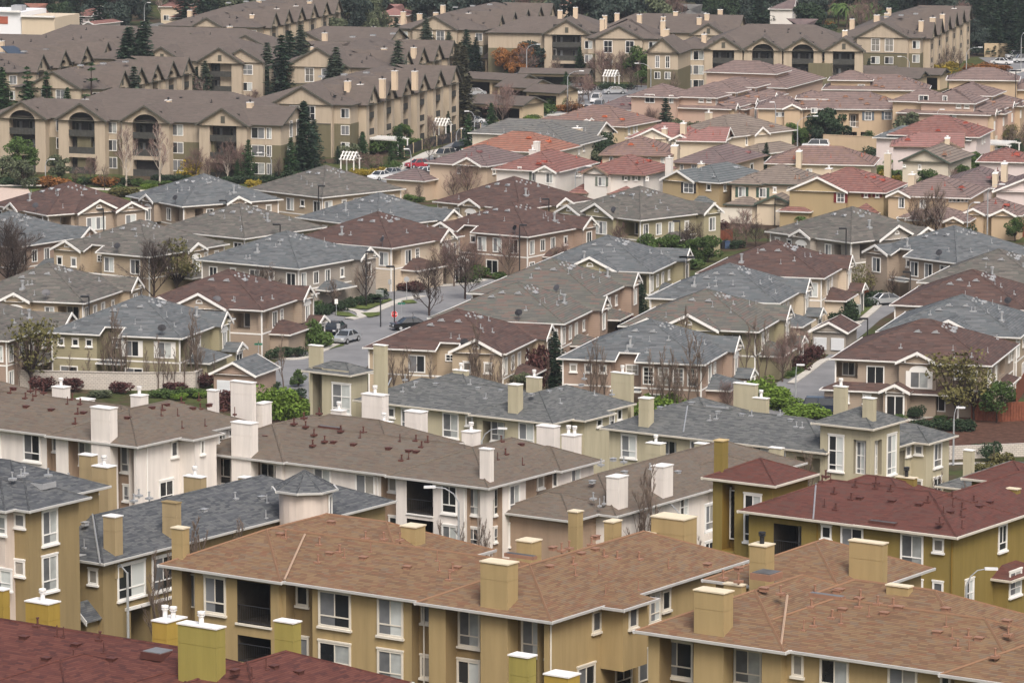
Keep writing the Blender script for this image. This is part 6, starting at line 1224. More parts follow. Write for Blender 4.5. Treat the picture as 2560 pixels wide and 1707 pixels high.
# ------------------------------------------------------------------ leaves
def leafmat(name, c, v=.45, sc_=.5):
    m, nt, b = nmat(name, .75, .2); tc = node(nt, 'ShaderNodeTexCoord'); oi = node(nt, 'ShaderNodeObjectInfo')
    f = noise(nt, tc.outputs['Object'], sc_, 3); g = node(nt, 'ShaderNodeNewGeometry')
    k = mth(nt, 'ADD', mth(nt, 'MULTIPLY', f, .8), mth(nt, 'MULTIPLY', oi.outputs['Random'], .25)); k = mth(nt, 'ADD', k, mth(nt, 'MULTIPLY', g.outputs['Random Per Island'], .35))
    nt.links.new(ramp(nt, k, [(.3, sc3(c, 1 - v)), (1.1 if False else 1., (c[0] * (1 + v) * 1.05, c[1] * (1 + v), c[2] * (1 + v * .7)))]), b.inputs['Base Color'])
    return m
LM = dict(green=leafmat('leaf_green', (.055, .095, .028)), dark=leafmat('leaf_dark', (.028, .05, .026)), olive=leafmat('leaf_olive', (.085, .095, .04)), grey=leafmat('leaf_greygreen', (.085, .105, .065)), lime=leafmat('leaf_lime', (.10, .165, .028)), yellow=leafmat('leaf_yellow', (.24, .19, .03)),
     bronze=leafmat('leaf_bronze', (.095, .092, .036)), plum=leafmat('leaf_plum', (.06, .026, .026)), rust=leafmat('leaf_rust', (.20, .09, .03)), pine=leafmat('needle_dark', (.022, .042, .026), .5), spruce=leafmat('needle_spruce', (.05, .07, .05), .5), redw=leafmat('needle_brownish', (.06, .06, .04), .5), ever=leafmat('needle_green', (.032, .07, .028), .5), shade=leafmat('leaf_blueshade', (.032, .048, .042)))
BARK = flat('bark_grey', (.11, .085, .07), .95, .1, .3, 4); BARKD = flat('bark_dark', (.045, .032, .028), .95, .1, .3, 4); BARKP = flat('bark_pale', (.42, .37, .32), .9, .15, .2, 4); TWR = flat('twig_reddish', (.21, .14, .125), .95, .1, .3, 2); TWB = flat('twig_brown', (.20, .155, .125), .95, .1, .3, 2); TWD = flat('twig_dark', (.09, .07, .062), .95, .1, .3, 2)
rnd = random.Random(3)
def rv(r=rnd):
    while 1:
        v = Vector((r.uniform(-1, 1), r.uniform(-1, 1), r.uniform(-1, 1)))
        if .05 < v.length < 1: return v
def leafquad(M, p, s, r, up=.3):
    n = (rv(r) + Vector((0, 0, up))).normalized(); a = n.cross(rv(r)).normalized(); b = n.cross(a); k = r.uniform(.6, 1.2) * s
    M.poly([p - a * k - b * k * .45, p + a * k * .2 - b * k * .6, p + a * k + b * k * .3, p - a * k * .1 + b * k * .6])
def m_leafy(seed, mat, n=1500, nl=12, wide=.36, low=.26, leaf=.034, flat_=1.):   # unit height tree
    r = random.Random(seed); T_ = MB(); C = MB(); tips = []
    T_.tube([(0, 0, -.03), (.01, 0, low * .6), (r.uniform(-.02, .02), r.uniform(-.02, .02), low), (r.uniform(-.03, .03), 0, .6)], [.026, .02, .017, .006], 6)
    for i in range(nl):
        a = i * 2.4 + r.uniform(-.4, .4); k = r.uniform(.35, 1) ; z = low + .1 + (1 - low - .22) * r.random(); rr = wide * k * (1 - .55 * max(0, (z - .55) / .45) ** 2)
        tip = Vector((math.cos(a) * rr, math.sin(a) * rr, z)); tips.append((tip, r.uniform(.12, .19)))
        T_.tube([(0, 0, low * .8 + r.random() * .12), tip * .5 + Vector((0, 0, .12)), tip], [.011, .008, .003], 4)
    tips.append((Vector((0, 0, .86)), .14))
    for i in range(n):
        tip, s = tips[r.randrange(len(tips))]; v = rv(r); v = v.normalized() * (v.length ** .4) * s; v.z *= .8 * flat_; leafquad(C, tip + v, leaf, r)
    return T_, C, mat
def m_bush(seed, n=1000, leaf=.07):           # unit height, about unit wide
    r = random.Random(seed); T_ = MB(); C = MB()
    for i in range(5): a = i * 1.3; T_.tube([(0, 0, -.05), (math.cos(a) * .25, math.sin(a) * .25, .5)], [.03, .01], 4)
    L = [(Vector((r.uniform(-.38, .38), r.uniform(-.38, .38), r.uniform(.25, .7))), r.uniform(.22, .36)) for _ in range(9)]
    for i in range(n): p, s = L[r.randrange(9)]; v = rv(r); v = v.normalized() * v.length ** .35 * s; w_ = p + v; w_.z = max(.02, w_.z); leafquad(C, w_, leaf, r)
    return T_, C
def m_conifer(seed, n=22, wide=.18, dens=1., gap=.0, low=.06, droop=.25):
    r = random.Random(seed); T_ = MB(); C = MB(); T_.tube([(0, 0, -.03), (0, 0, .5), (0, 0, .98)], [.018, .011, .002], 6)
    for i in range(n):
        t = i / (n - 1); z = low + (1 - low) * t ** .9 * .97
        if r.random() < gap: continue
        R_ = wide * (1 - t) ** .8 * r.uniform(.75, 1.15) + .012; nb = max(4, int(9 * dens * (1 - t * .5)))
        for j in range(nb):
            a = 2 * math.pi * (j + r.random() * .7) / nb; R2 = R_ * r.uniform(.7, 1.2); d = Vector((math.cos(a), math.sin(a), 0)); sd = Vector((-d.y, d.x, 0))
            T_.tube([(0, 0, z), d * R2 * .8 + Vector((0, 0, z - R2 * droop))], [.004, .0015], 3, cap=False)
            for k in range(5):
                f = (k + .6) / 5; p = d * R2 * f + Vector((0, 0, z - R2 * droop * f + r.uniform(-.006, .006))); wd = .045 * (1.25 - f) + .014
                tl = Vector((0, 0, r.uniform(-.02, .008))); C.poly([p - sd * wd + tl, p + d * R2 * .1, p + sd * wd + tl, p + d * R2 * .26 + Vector((0, 0, -.004))])
                leafquad(C, p + Vector((0, 0, .008)), .03, r, 1.)
    return T_, C
def m_bare(seed, spread=.8, n1=13, lean=.0, thick=1., fine=1, h0=.16, upright=1., wide=.3):
    """leafless tree of unit height: trunk, limbs rising all along it, branches and fine twigs"""
    r = random.Random(seed); T_ = MB(); C = MB(); zt = .8
    tr = [Vector((0, 0, -.03))]; p = Vector((0, 0, 0))
    for i in range(6): p = p + Vector((r.uniform(-.018, .018) + lean * .03, r.uniform(-.018, .018), zt / 6)); tr.append(p.copy())
    T_.tube(tr, [.02 * thick, .017 * thick, .014 * thick, .011 * thick, .008 * thick, .005 * thick, .003], 6, cap=False)
    def limb(p, d, L, rad, lvl):
        pts = [p]; dd = d.copy()
        for i in range(3): dd = (dd + rv(r) * .14 + Vector((0, 0, .1 * upright))).normalized(); pts.append(pts[-1] + dd * L / 3)
        if lvl < 2: T_.tube(pts, [rad, rad * .75, rad * .55, rad * .35], 4, cap=False)
        else: C.tube([pts[0], pts[2], pts[3]], [rad, rad * .75, rad * .35], 3, cap=False)
        if lvl == 3: return
        for i in range((6, 5, 4 + fine)[lvl - 0] if lvl < 3 else 0):
            f = .25 + .75 * (i + r.random()) / 6; b_ = pts[0].lerp(pts[3], min(1, f)); side = rv(r); side = (side - dd * side.dot(dd)).normalized()
            limb(b_, (dd * .9 + side * spread + Vector((0, 0, .25 * upright))).normalized(), L * (.52, .5, .5)[lvl] * r.uniform(.7, 1.15), rad * (.5, .55, .6)[lvl], lvl + 1)
    for i in range(n1):
        t = h0 + (1 - h0) * (i + r.random() * .6) / n1; k = min(5, int(t * 6)); b_ = tr[k].lerp(tr[k + 1], t * 6 - k) if t < 1 else tr[-1]
        a = i * 2.4 + r.uniform(-.4, .4); el = .75 + .8 * t; L = wide * (1.25 - .75 * t) * r.uniform(.8, 1.15)
        limb(b_, Vector((math.cos(a) * spread, math.sin(a) * spread, el)).normalized(), L * 1.15, .0085 * thick * (1.15 - .6 * t), 0)
    zm = max(v[2] for v in T_.v + C.v)
    T_.v = [(x / zm, y / zm, z / zm) for x, y, z in T_.v]; C.v = [(x / zm, y / zm, z / zm) for x, y, z in C.v]
    return T_, C
def m_palm(seed):
    r = random.Random(seed); T_ = MB(); C = MB(); T_.tube([(0, 0, -.03), (.02, 0, .35), (.0, 0, .72)], [.03, .024, .022], 6)
    for i in range(18):
        a = i * 2.4; d = Vector((math.cos(a), math.sin(a), 0)); el = r.uniform(-.2, 1.1); sd = Vector((-d.y, d.x, 0)); P0 = Vector((0, 0, .72)); L = .42
        pr = P0
        for k in range(6):
            f = (k + 1) / 6; p = P0 + d * L * f + Vector((0, 0, el * .3 * f - .42 * f * f)); w_ = .06 * (1 - (f - .4) ** 2 * 1.8)
            C.poly([pr - sd * w_ + Vector((0, 0, -.03)), p - sd * w_ * .9 + Vector((0, 0, -.03)), p, pr]); C.poly([pr, p, p + sd * w_ * .9 + Vector((0, 0, -.03)), pr + sd * w_ + Vector((0, 0, -.03))]); pr = p
    return T_, C
def protos(fn, k, kind): return [(lambda TC: (TC[0].mesh('trunk', [BARK]), TC[1].mesh('crown', [BARK])))(fn(s)[:2]) for s in range(k)]
GEO = dict(airy=protos(lambda s: m_leafy(s + 61, None, 1000, 22, .4, .22, .028), 3, 0), leafy=protos(lambda s: m_leafy(s + 1, None, 2600, 16, .38, .24, .032), 4, 0), round=protos(lambda s: m_leafy(s + 40, None, 3200, 18, .44, .1, .038), 3, 0), bush=protos(lambda s: m_bush(s + 3), 4, 0), con=protos(lambda s: m_conifer(s + 5), 3, 0), red=protos(lambda s: m_conifer(s + 15, 34, .13, 1.2, .0, .03, .4), 2, 0), sparse=protos(lambda s: m_conifer(s + 25, 11, .17, .8, .3, .25, -.1), 2, 0),
       bare=protos(lambda s: m_bare(s + 1, fine=1), 4, 0), vase=protos(lambda s: m_bare(s + 11, .95, 14, 0, 1.25, 2, .1, .9, .4), 3, 0), sap=protos(lambda s: m_bare(s + 21, .5, 9, 0, .6, 0, .2, 1.2, .17), 4, 0), cyp=protos(lambda s: m_conifer(s + 35, 22, .07, .8, 0, .03, -.6), 1, 0), palm=protos(lambda s: m_palm(s + 2), 2, 0))
PLANTS = []
from mathutils.bvhtree import BVHTree
CAMP = Vector((0, 0, CAMH))
def solid():
    bpy.context.view_layer.update(); V, F_ = [], []
    for o in sc.objects:
        if o.type == 'MESH' and o.name.split('.')[0] in ('wall', 'roof'):
            k = len(V); mw = o.matrix_world; V += [mw @ v.co for v in o.data.vertices]; F_ += [[i + k for i in f.vertices] for f in o.data.polygons]
    return BVHTree.FromPolygons(V, F_)
BVH = solid()
def spec(geo, cm, tm):
    out = []
    for t, c in GEO[geo]:
        t2, c2 = t.copy(), c.copy(); t2.materials[0] = tm; c2.materials[0] = cm; out.append((t2, c2))
    return out
K = {  # kind: (object name, meshes, crown width factor, wording, category)
 'oak': ('leafy_tree', spec('leafy', LM['green'], BARKD), 1., 'green leafy tree', 'tree'), 'bronze': ('leafy_tree', spec('airy', LM['bronze'], BARKD), 1., 'bronze green leafy tree', 'tree'), 'darkleaf': ('leafy_tree', spec('leafy', LM['dark'], BARKD), 1., 'dark leafy tree', 'tree'), 'olive': ('leafy_tree', spec('round', LM['grey'], BARK), 1., 'grey green bushy tree', 'tree'),
 'round': ('round_tree', spec('round', LM['dark'], BARKD), 1., 'dense dark rounded tree', 'tree'), 'roundg': ('round_tree', spec('round', LM['green'], BARKD), 1., 'dense green rounded tree', 'tree'), 'rust': ('leafy_tree', spec('leafy', LM['rust'], BARK), 1., 'rust leaved tree', 'tree'), 'yellow': ('leafy_tree', spec('round', LM['yellow'], BARK), 1., 'yellow leaved tree', 'tree'),
 'con': ('conifer_tree', spec('con', LM['pine'], BARKD), 1.5, 'dark conifer', 'conifer'), 'spruce': ('conifer_tree', spec('con', LM['spruce'], BARKD), 1.45, 'grey green conifer', 'conifer'), 'ever': ('conifer_tree', spec('con', LM['ever'], BARKD), 1.4, 'bright green conifer', 'conifer'), 'redw': ('redwood_tree', spec('red', LM['redw'], BARKD), 1.25, 'tall brownish redwood', 'conifer'), 'sparse': ('pine_tree', spec('sparse', LM['ever'], BARKD), 1.3, 'thin sparse pine', 'pine'), 'cyp': ('cypress_tree', spec('cyp', LM['dark'], BARKD), 1., 'narrow dark cypress', 'cypress'),
 'bare': ('bare_tree', spec('bare', TWB, BARKD), 1., 'leafless brown tree', 'bare tree'), 'vase': ('bare_tree', spec('vase', TWD, BARKD), 1., 'leafless dark spreading tree', 'bare tree'), 'redbare': ('bare_tree', spec('vase', TWR, BARK), .9, 'leafless reddish tree', 'bare tree'), 'birch': ('birch_tree', spec('bare', TWR, BARKP), .9, 'leafless pale trunked birch', 'birch'), 'sap': ('sapling', spec('sap', TWB, BARK), 1., 'thin leafless sapling', 'sapling'),
 'bush': ('bush', spec('bush', LM['green'], BARK), 1., 'green bush', 'bush'), 'lime': ('bush', spec('bush', LM['lime'], BARK), 1., 'bright lime green bush', 'bush'), 'darkbush': ('bush', spec('bush', LM['dark'], BARK), 1., 'dark green bush', 'bush'), 'olbush': ('bush', spec('bush', LM['grey'], BARK), 1., 'grey green bush', 'bush'), 'plum': ('bush', spec('bush', LM['plum'], BARK), 1., 'dark plum coloured bush', 'bush'), 'rustb': ('bush', spec('bush', LM['rust'], BARK), 1., 'rust brown shrub', 'bush'), 'yelb': ('bush', spec('bush', LM['yellow'], BARK), 1., 'yellow green shrub', 'bush'), 'bronzeb': ('bush', spec('bush', LM['bronze'], BARK), 1., 'bronze shrub', 'bush'),
 'palm': ('palm_tree', spec('palm', LM['green'], BARK), 1., 'small arching palm', 'palm'), 'shade': ('round_tree', spec('round', LM['shade'], BARKD), 1., 'bluish dark tree', 'tree'), 'eucal': ('leafy_tree', spec('round', LM['olive'], BARK), 1., 'olive green tree', 'tree')}
GRP = {'tree': 'broadleaf trees among the houses', 'conifer': 'conifers among the apartments', 'bush': 'garden bushes and shrubs', 'bare tree': 'leafless winter trees', 'sapling': 'thin saplings', 'palm': 'garden palms', 'birch': 'leafless birches', 'pine': 'young pines', 'cypress': 'far cypresses'}
FIRST = {}
def plant(kind, x, y, z, h, w=None, desc=None, label=None):
    nm, ms, k, word, cat = K[kind]; t, c = ms[rnd.randrange(len(ms))]
    if (nm, t.name) not in FIRST:
        o = empty(nm, (x, y, z)); a = link('trunk', t, o); d = link('crown', c, o); FIRST[(nm, t.name)] = (o, a, d)
    else:
        o0, a0, d0 = FIRST[(nm, t.name)]; o = o0.copy(); col.objects.link(o)
        for s in (a0, d0): n = s.copy(); n.parent = o; col.objects.link(n)
    sx = (w if w else h * k); sx = sx if not w else (w / (.9 if cat == 'bush' else .8 if kind in ('olive', 'round', 'roundg', 'shade', 'eucal', 'yellow') else .7))
    o.location = (x, y, z); o.rotation_euler = (0, 0, rnd.uniform(0, 6.28)); o.scale = (sx, sx, h)
    tag(o, label, cat, 'trees on the wooded rise' if label else GRP.get(cat)); PLANTS.append((o, desc or word, label)); return o
def spot(n, x, yb, yt, frac=.15):
    p = atg(*q(n, x, yb)); k = 2.735 if n < 13 else 5.47
    mx, my = q(n, x, yt + (yb - yt) * frac); d0 = Vector(at(mx, my, CAMH - 40)) - CAMP; d0.normalize()
    p0 = p; fy = p[1]
    for st in range(80):                 # stand clear of the buildings: never under a roof, never behind one that the photo shows behind it
        hit = BVH.ray_cast(CAMP, d0); L = fy / d0.y; under = BVH.ray_cast(Vector((p[0], fy, 90)), Vector((0, 0, -1)))[0]
        if under is None and (hit[0] is None or hit[3] > L - .5): break
        fy -= 1.5; p = ((mx - 1280) / FOC * (fy * _c + (CAMH - gz(fy)) * _s), fy, gz(fy))
    else: p = p0
    return p0, p, k
def tp(kind, n, *pts, w=None, frac=.15):               # plants by foot and top in the photograph: x, y foot, y top
    for i in range(0, len(pts), 3):
        x, yb, yt = pts[i:i+3]; p0, p, k = spot(n, x, yb, yt, frac); fy = p[1]
        a = proj(p[0], p[1], p[2]); b_ = proj(p[0], p[1], p[2] + 1); top = q(n, x, yt)[1]
        h = max((yb - yt) / k * .55, a[1] - top) / (a[1] - b_[1]); ww = w / k / (a[1] - b_[1]) if w else None
        if fy < p0[1] - 1 and w: h = max(.6, min(h, (yb - yt) / k / (a[1] - b_[1]) * 1.5))
        if fy < p0[1] - 1 and kind not in ('con', 'spruce', 'redw', 'ever', 'sparse', 'sap'): h = min(h, 1.25 * (yb - yt) / k / (a[1] - b_[1]))
        plant(kind, p[0], p[1], p[2], h, ww)
# ------------------------------------------------------------------ the planting, place by place
# park edge in front of the four towers
tp('oak', 7, 150, 1210, 945); tp('olive', 7, 165, 1290, 1090, 400, 1230, 1055); tp('rustb', 7, 330, 1290, 1205, 420, 1280, 1210, 700, 1275, 1200, w=150); tp('olbush', 7, 0, 1230, 1040, w=150)
tp('bush', 7, 510, 1265, 1205, 670, 1265, 1195, 790, 1265, 1210, 930, 1272, 1215, 1020, 1280, 1230, 1120, 1262, 1235, w=85); tp('darkbush', 7, 590, 1262, 1205, 860, 1268, 1210, 40, 1262, 1205, 130, 1265, 1215, 220, 1262, 1215, 1240, 1240, 1190, 1080, 1240, 1190, 1160, 1238, 1190, w=100); tp('lime', 7, 990, 1290, 1255, 1030, 1285, 1250, w=60); tp('bronzeb', 7, 870, 1345, 1275, 800, 1335, 1290, w=110)
tp('birch', 7, 862, 1272, 845, 1092, 1262, 830); tp('redbare', 7, 1340, 1215, 1000, 1420, 1210, 1060, 1280, 1210, 1050, 620, 1255, 1060); tp('bare', 7, 715, 1300, 1120, 515, 1280, 1150)
tp('ever', 7, 1700, 1235, 955, 1990, 1190, 940, 2090, 1190, 980, 1625, 1220, 1085); tp('con', 7, 2150, 1160, 815, 2060, 1150, 900, 2080, 1000, 690); tp('darkbush', 7, 1640, 1255, 1195, 1740, 1250, 1200, 1850, 1245, 1190, 1950, 1215, 1150, 1560, 1255, 1205, w=110); tp('yelb', 7, 1730, 1285, 1225, w=90); tp('bare', 7, 1900, 1215, 1050)
# conifers between the apartments
tp('con', 7, 1345, 740, 460, 820, 700, 485, 880, 410, 190, 860, 405, 250, 985, 400, 150, 1040, 300, 160, frac=.62); tp('spruce', 7, 1405, 745, 415, 920, 680, 455, 1830, 560, 290, 2060, 372, 170, 900, 420, 185, 1010, 320, 135, 70, 320, 145, 150, 320, 165, 300, 315, 185, 390, 315, 225, 1115, 300, 205, frac=.62); tp('con', 7, 1930, 560, 240, 1985, 500, 210, 860, 420, 300, 960, 400, 220, frac=.62)
tp('ever', 7, 20, 720, 460, 195, 710, 560, 320, 730, 545, 465, 720, 600, 640, 730, 615, frac=.62); tp('sparse', 7, 630, 700, 435, 192, 660, 460, 325, 650, 500, frac=.62); tp('redbare', 7, 1560, 800, 560, 1650, 780, 560, 1480, 800, 640, 1750, 640, 520, 1700, 640, 540, 2000, 600, 500, frac=.62); tp('birch', 7, 1560, 790, 590, 1385, 470, 280, 1350, 470, 290, frac=.62); tp('yelb', 7, 1320, 830, 725, w=130); tp('spruce', 7, 2300, 520, 320, 2260, 540, 400, frac=.62); tp('redbare', 7, 1400, 420, 290, frac=.62)
tp('bush', 7, 1520, 370, 320, w=90); tp('con', 7, 2310, 1120, 1000, 2080, 860, 700, frac=.62)
# upper centre, along the curving street
tp('redw', 8, 845, 860, 310, 800, 700, 300, 820, 560, 290); tp('con', 8, 930, 410, 255, 865, 400, 200); tp('spruce', 8, 385, 500, 120, 590, 320, 125, 400, 520, 280, 745, 340, 215); tp('ever', 8, 1035, 985, 705, 880, 1085, 780, 160, 1120, 900, 410, 1090, 850, 350, 1120, 980); tp('redbare', 8, 640, 960, 800, 600, 930, 780, 1110, 870, 580, 1150, 820, 560, 1060, 800, 600, 130, 1180, 1020, 200, 1190, 1050, 260, 1170, 1040)
tp('con', 8, 740, 870, 760, 150, 1010, 900, 470, 930, 860); tp('bush', 8, 300, 1000, 900, 390, 1010, 930, 490, 1010, 940, 540, 1015, 960, 240, 980, 900, w=130); tp('roundg', 8, 420, 1010, 840); tp('olbush', 8, 60, 1080, 980, w=110); tp('lime', 8, 500, 990, 955, 60, 940, 900, w=60)
tp('yelb', 8, 200, 1210, 1150, 290, 1180, 1140, 150, 1215, 1160, 120, 1200, 1150, w=80); tp('bush', 8, 380, 1160, 1100, 325, 1170, 1120, 250, 1160, 1110, w=70); tp('rustb', 8, 270, 1180, 1150, w=40); tp('bare', 8, 610, 1100, 900, 700, 1010, 880, 540, 1290, 1180, 450, 1280, 1200, 790, 1010, 900); tp('redbare', 8, 870, 1330, 1080, 780, 1320, 1130); tp('bush', 8, 480, 1330, 1280, 540, 1320, 1290, 420, 1320, 1285, w=80)
tp('rust', 8, 1270, 510, 290, 1330, 520, 330, 1190, 520, 340, 1120, 500, 330, 1230, 540, 380); tp('redbare', 8, 1270, 540, 300, 1460, 540, 400, 1790, 510, 320, 1850, 510, 320, 1930, 520, 330, 1720, 480, 330, 2010, 560, 400, 2080, 560, 420, 1660, 700, 500, 1700, 690, 500, 2120, 930, 720, 2080, 900, 720, 2160, 900, 740); tp('birch', 8, 2115, 940, 710); tp('bare', 8, 1480, 560, 380, 1610, 640, 480, 1560, 800, 640, 1640, 780, 640, 1990, 620, 480, 1950, 760, 640, 2030, 620, 500, 2280, 640, 470)
tp('con', 8, 2225, 890, 670); tp('ever', 8, 1545, 720, 490, 1150, 500, 400, 1640, 420, 320); tp('oak', 8, 2030, 470, 270, 2100, 460, 340, 2060, 600, 480); tp('darkbush', 8, 1330, 510, 470, 1400, 510, 475, 1470, 510, 475, 1250, 520, 480, 1830, 620, 560, 1900, 620, 570, 1960, 610, 570, 1400, 560, 510, 1480, 580, 530, 1290, 560, 520, w=90); tp('bush', 8, 1350, 800, 720, 1410, 780, 700, 1280, 740, 690, 1330, 830, 780, 1480, 740, 650, w=110); tp('lime', 8, 1290, 845, 790, 990, 630, 590, w=80); tp('darkbush', 8, 1220, 845, 805, 1140, 860, 815, w=100); tp('plum', 8, 1150, 860, 820, 1700, 620, 570, w=80)
tp('rustb', 8, 1600, 770, 700, 1520, 760, 710, 1180, 700, 660, 1120, 740, 680, w=120); tp('darkleaf', 8, 1830, 1080, 870, 1770, 1110, 920); tp('olive', 8, 1770, 1080, 920); tp('olive', 8, 2300, 830, 680)
# right half, streets and gardens
tp('round', 9, 965, 1010, 770, 1030, 850, 640); tp('roundg', 9, 770, 985, 840, 840, 960, 850); tp('olive', 9, 1590, 880, 670, 60, 860, 730, 130, 870, 740); tp('oak', 9, 1300, 1010, 890, 1630, 900, 800); tp('darkbush', 9, 1320, 1080, 1000, 1330, 1120, 1060, w=110); tp('con', 9, 590, 1130, 975); tp('darkbush', 9, 880, 1042, 1010, 960, 1044, 1010, w=90)
tp('palm', 15, 980, 1010, 790, 1080, 960, 800, 560, 960, 780, 640, 1000, 820, 480, 940, 790); tp('roundg', 15, 1060, 1100, 830, 1480, 1080, 800, 1700, 1000, 700, 1640, 1060, 780); tp('darkbush', 15, 950, 1130, 980, 1120, 1120, 980, 1540, 1110, 880, w=200); tp('lime', 15, 1660, 1130, 1030, 520, 1080, 960, 380, 990, 890, 250, 980, 900, 330, 1010, 900, w=130); tp('yelb', 15, 620, 1100, 1010, 720, 1100, 1030, 440, 1080, 960, w=130); tp('bush', 15, 560, 1090, 960, 680, 1080, 960, 800, 1090, 1000, 60, 1480, 1360, 130, 1500, 1400, w=130); tp('redbare', 15, 1400, 1120, 850, 1250, 1110, 900)
tp('darkleaf', 15, 2150, 780, 560, 2250, 760, 520, 1850, 960, 760, 1950, 900, 740); tp('bare', 15, 2300, 760, 400, 2200, 700, 330, 2120, 640, 380, 2340, 600, 300, 2080, 700, 480); tp('bronze', 15, 2200, 640, 330, 2120, 560, 300); tp('bush', 15, 2010, 500, 400, w=80); tp('yelb', 15, 2050, 490, 440, w=50)
tp('palm', 9, 830, 1490, 1390); tp('bare', 9, 1740, 1520, 1180, 1680, 1530, 1230, 1600, 1540, 1280); tp('birch', 9, 1780, 1520, 1240); tp('oak', 12, 2290, 460, 310); tp('darkbush', 12, 1980, 420, 310, w=80)
tp('redbare', 12, 450, 510, 235, 380, 505, 290); tp('vase', 12, 520, 510, 330, 600, 480, 360, 80, 470, 260, 40, 480, 300); tp('roundg', 12, 190, 620, 430, 120, 600, 440); tp('bush', 12, 40, 640, 560, 90, 660, 580, 20, 600, 470, w=130); tp('darkbush', 12, 370, 520, 460, w=120); tp('yelb', 12, 20, 690, 640, w=110); tp('plum', 12, 300, 400, 330, w=70)
tp('bronze', 12, 1225, 880, 620); tp('bare', 12, 1455, 810, 630, 1300, 840, 650, 1060, 600, 480); tp('darkbush', 12, 1160, 900, 770, 1150, 760, 670, 1260, 920, 850, 1390, 850, 800, 1320, 880, 810, 1080, 1000, 930, 1160, 1020, 990, w=110); tp('bush', 12, 1420, 840, 800, 1180, 1000, 960, w=70)
tp('redbare', 12, 770, 1330, 1020, 860, 1280, 1080, 700, 1420, 1090, 330, 1480, 1280); tp('sap', 12, 20, 1480, 930, 60, 1490, 1060, 760, 1380, 1040, 700, 1420, 1100, 540, 1440, 980, 590, 1440, 1000, 450, 1430, 1010, 30, 1500, 900, 90, 1490, 1000, 140, 1470, 1080, 980, 1080, 1010); tp('plum', 12, 870, 1300, 1180, 930, 1280, 1170, 830, 1290, 1200, w=90); tp('bush', 12, 800, 1370, 1330, 940, 1100, 1050, 760, 1400, 1350, w=60); tp('bronzeb', 12, 960, 1080, 1040, w=70)
tp('bronze', 3, 1880, 505, 65, 2010, 500, 170); tp('oak', 3, 2165, 565, 285); tp('darkbush', 3, 1630, 525, 445, 1600, 520, 455, w=90); tp('bush', 3, 1180, 450, 435, 1780, 530, 500, 1500, 530, 495, w=70); tp('darkbush', 3, 2130, 830, 690, 2060, 800, 700, w=110); tp('bronzeb', 3, 2200, 870, 760, 2080, 900, 830, w=120); tp('sap', 3, 1780, 1100, 880, 1930, 1080, 940, 2140, 870, 720)
for x in (1640, 1720, 1800, 1880, 1960): tp('darkbush', 3, x, 622, 535, w=110)
tp('lime', 3, 560, 440, 250, 660, 460, 320, 720, 480, 370, 860, 530, 430, 930, 540, 450, 820, 540, 460, 620, 400, 300, w=170); tp('lime', 2, 2120, 440, 310, 2230, 440, 300, 2310, 440, 330, 2080, 430, 350, w=160); tp('sap', 2, 350, 300, 90, 430, 300, 50, 900, 310, 40, 960, 310, 60, 1020, 310, 90, 2150, 330, 60, 2240, 330, 40, 2330, 340, 120, 1700, 250, 20, 1740, 250, -40, 1800, 250, 30, 380, 300, 60, 480, 300, 20, 620, 290, 60, 930, 310, 10, 1050, 300, 60, 1100, 310, 80, 2200, 330, 20, 2290, 340, 100); tp('bush', 2, 690, 290, 150, w=120)
tp('plum', 2, 1340, 300, 30, w=150); tp('con', 2, 1470, 320, -60); tp('olive', 2, 1250, 290, 120); tp('sap', 2, 1180, 300, 120, 1420, 300, 90)
tp('vase', 11, 610, 985, 560, 855, 870, 480); tp('redbare', 11, 720, 730, 420, 780, 720, 440, 1160, 660, 400, 1530, 510, 300, 1910, 480, 250, 910, 640, 430); tp('bare', 11, 170, 890, 545, 1480, 510, 330, 1950, 480, 330, 650, 720, 500); tp('plum', 11, 520, 800, 740, 460, 800, 750, 1960, 930, 820, w=120); tp('con', 11, 2060, 940, 740); tp('bush', 11, 960, 700, 630, 880, 760, 680, 1080, 640, 600, 960, 1060, 1020, w=110); tp('roundg', 11, 2120, 560, 400, 2250, 560, 410, 2340, 640, 520); tp('lime', 11, 2330, 700, 620, w=140); tp('yelb', 11, 1820, 1050, 1000, w=90); tp('sap', 11, 500, 1060, 960, 930, 1350, 960)
for x, y in ((10, 905), (75, 908), (135, 905), (190, 885), (245, 865), (285, 855)): tp('darkbush', 11, x, y, y - 62, w=72)
tp('bush', 11, 440, 1330, 1280, w=60) if False else None
tp('vase', 10, 55, 705, 285, 105, 700, 270, 1050, 790, 430); tp('bare', 10, 1830, 760, 480, 2275, 880, 680, 960, 770, 570, 150, 640, 400, 560, 720, 540); tp('bronze', 10, 1210, 775, 440, 830, 900, 780); tp('bush', 10, 1150, 330, 270, 830, 140, 90, w=110); tp('bronzeb', 10, 840, 170, 100, w=160); tp('vase', 10, 1770, 760, 500, 1900, 760, 540); tp('bush', 10, 2150, 870, 800, 2140, 1190, 1000, 2200, 1180, 1060, w=110); tp('lime', 10, 2220, 1160, 1060, w=90); tp('darkbush', 10, 2170, 985, 905, 2225, 975, 900, 2250, 900, 850, 2300, 905, 850, w=95); tp('darkbush', 10, 1930, 1270, 1180, 2030, 1265, 1190, 1880, 1280, 1210, w=100)
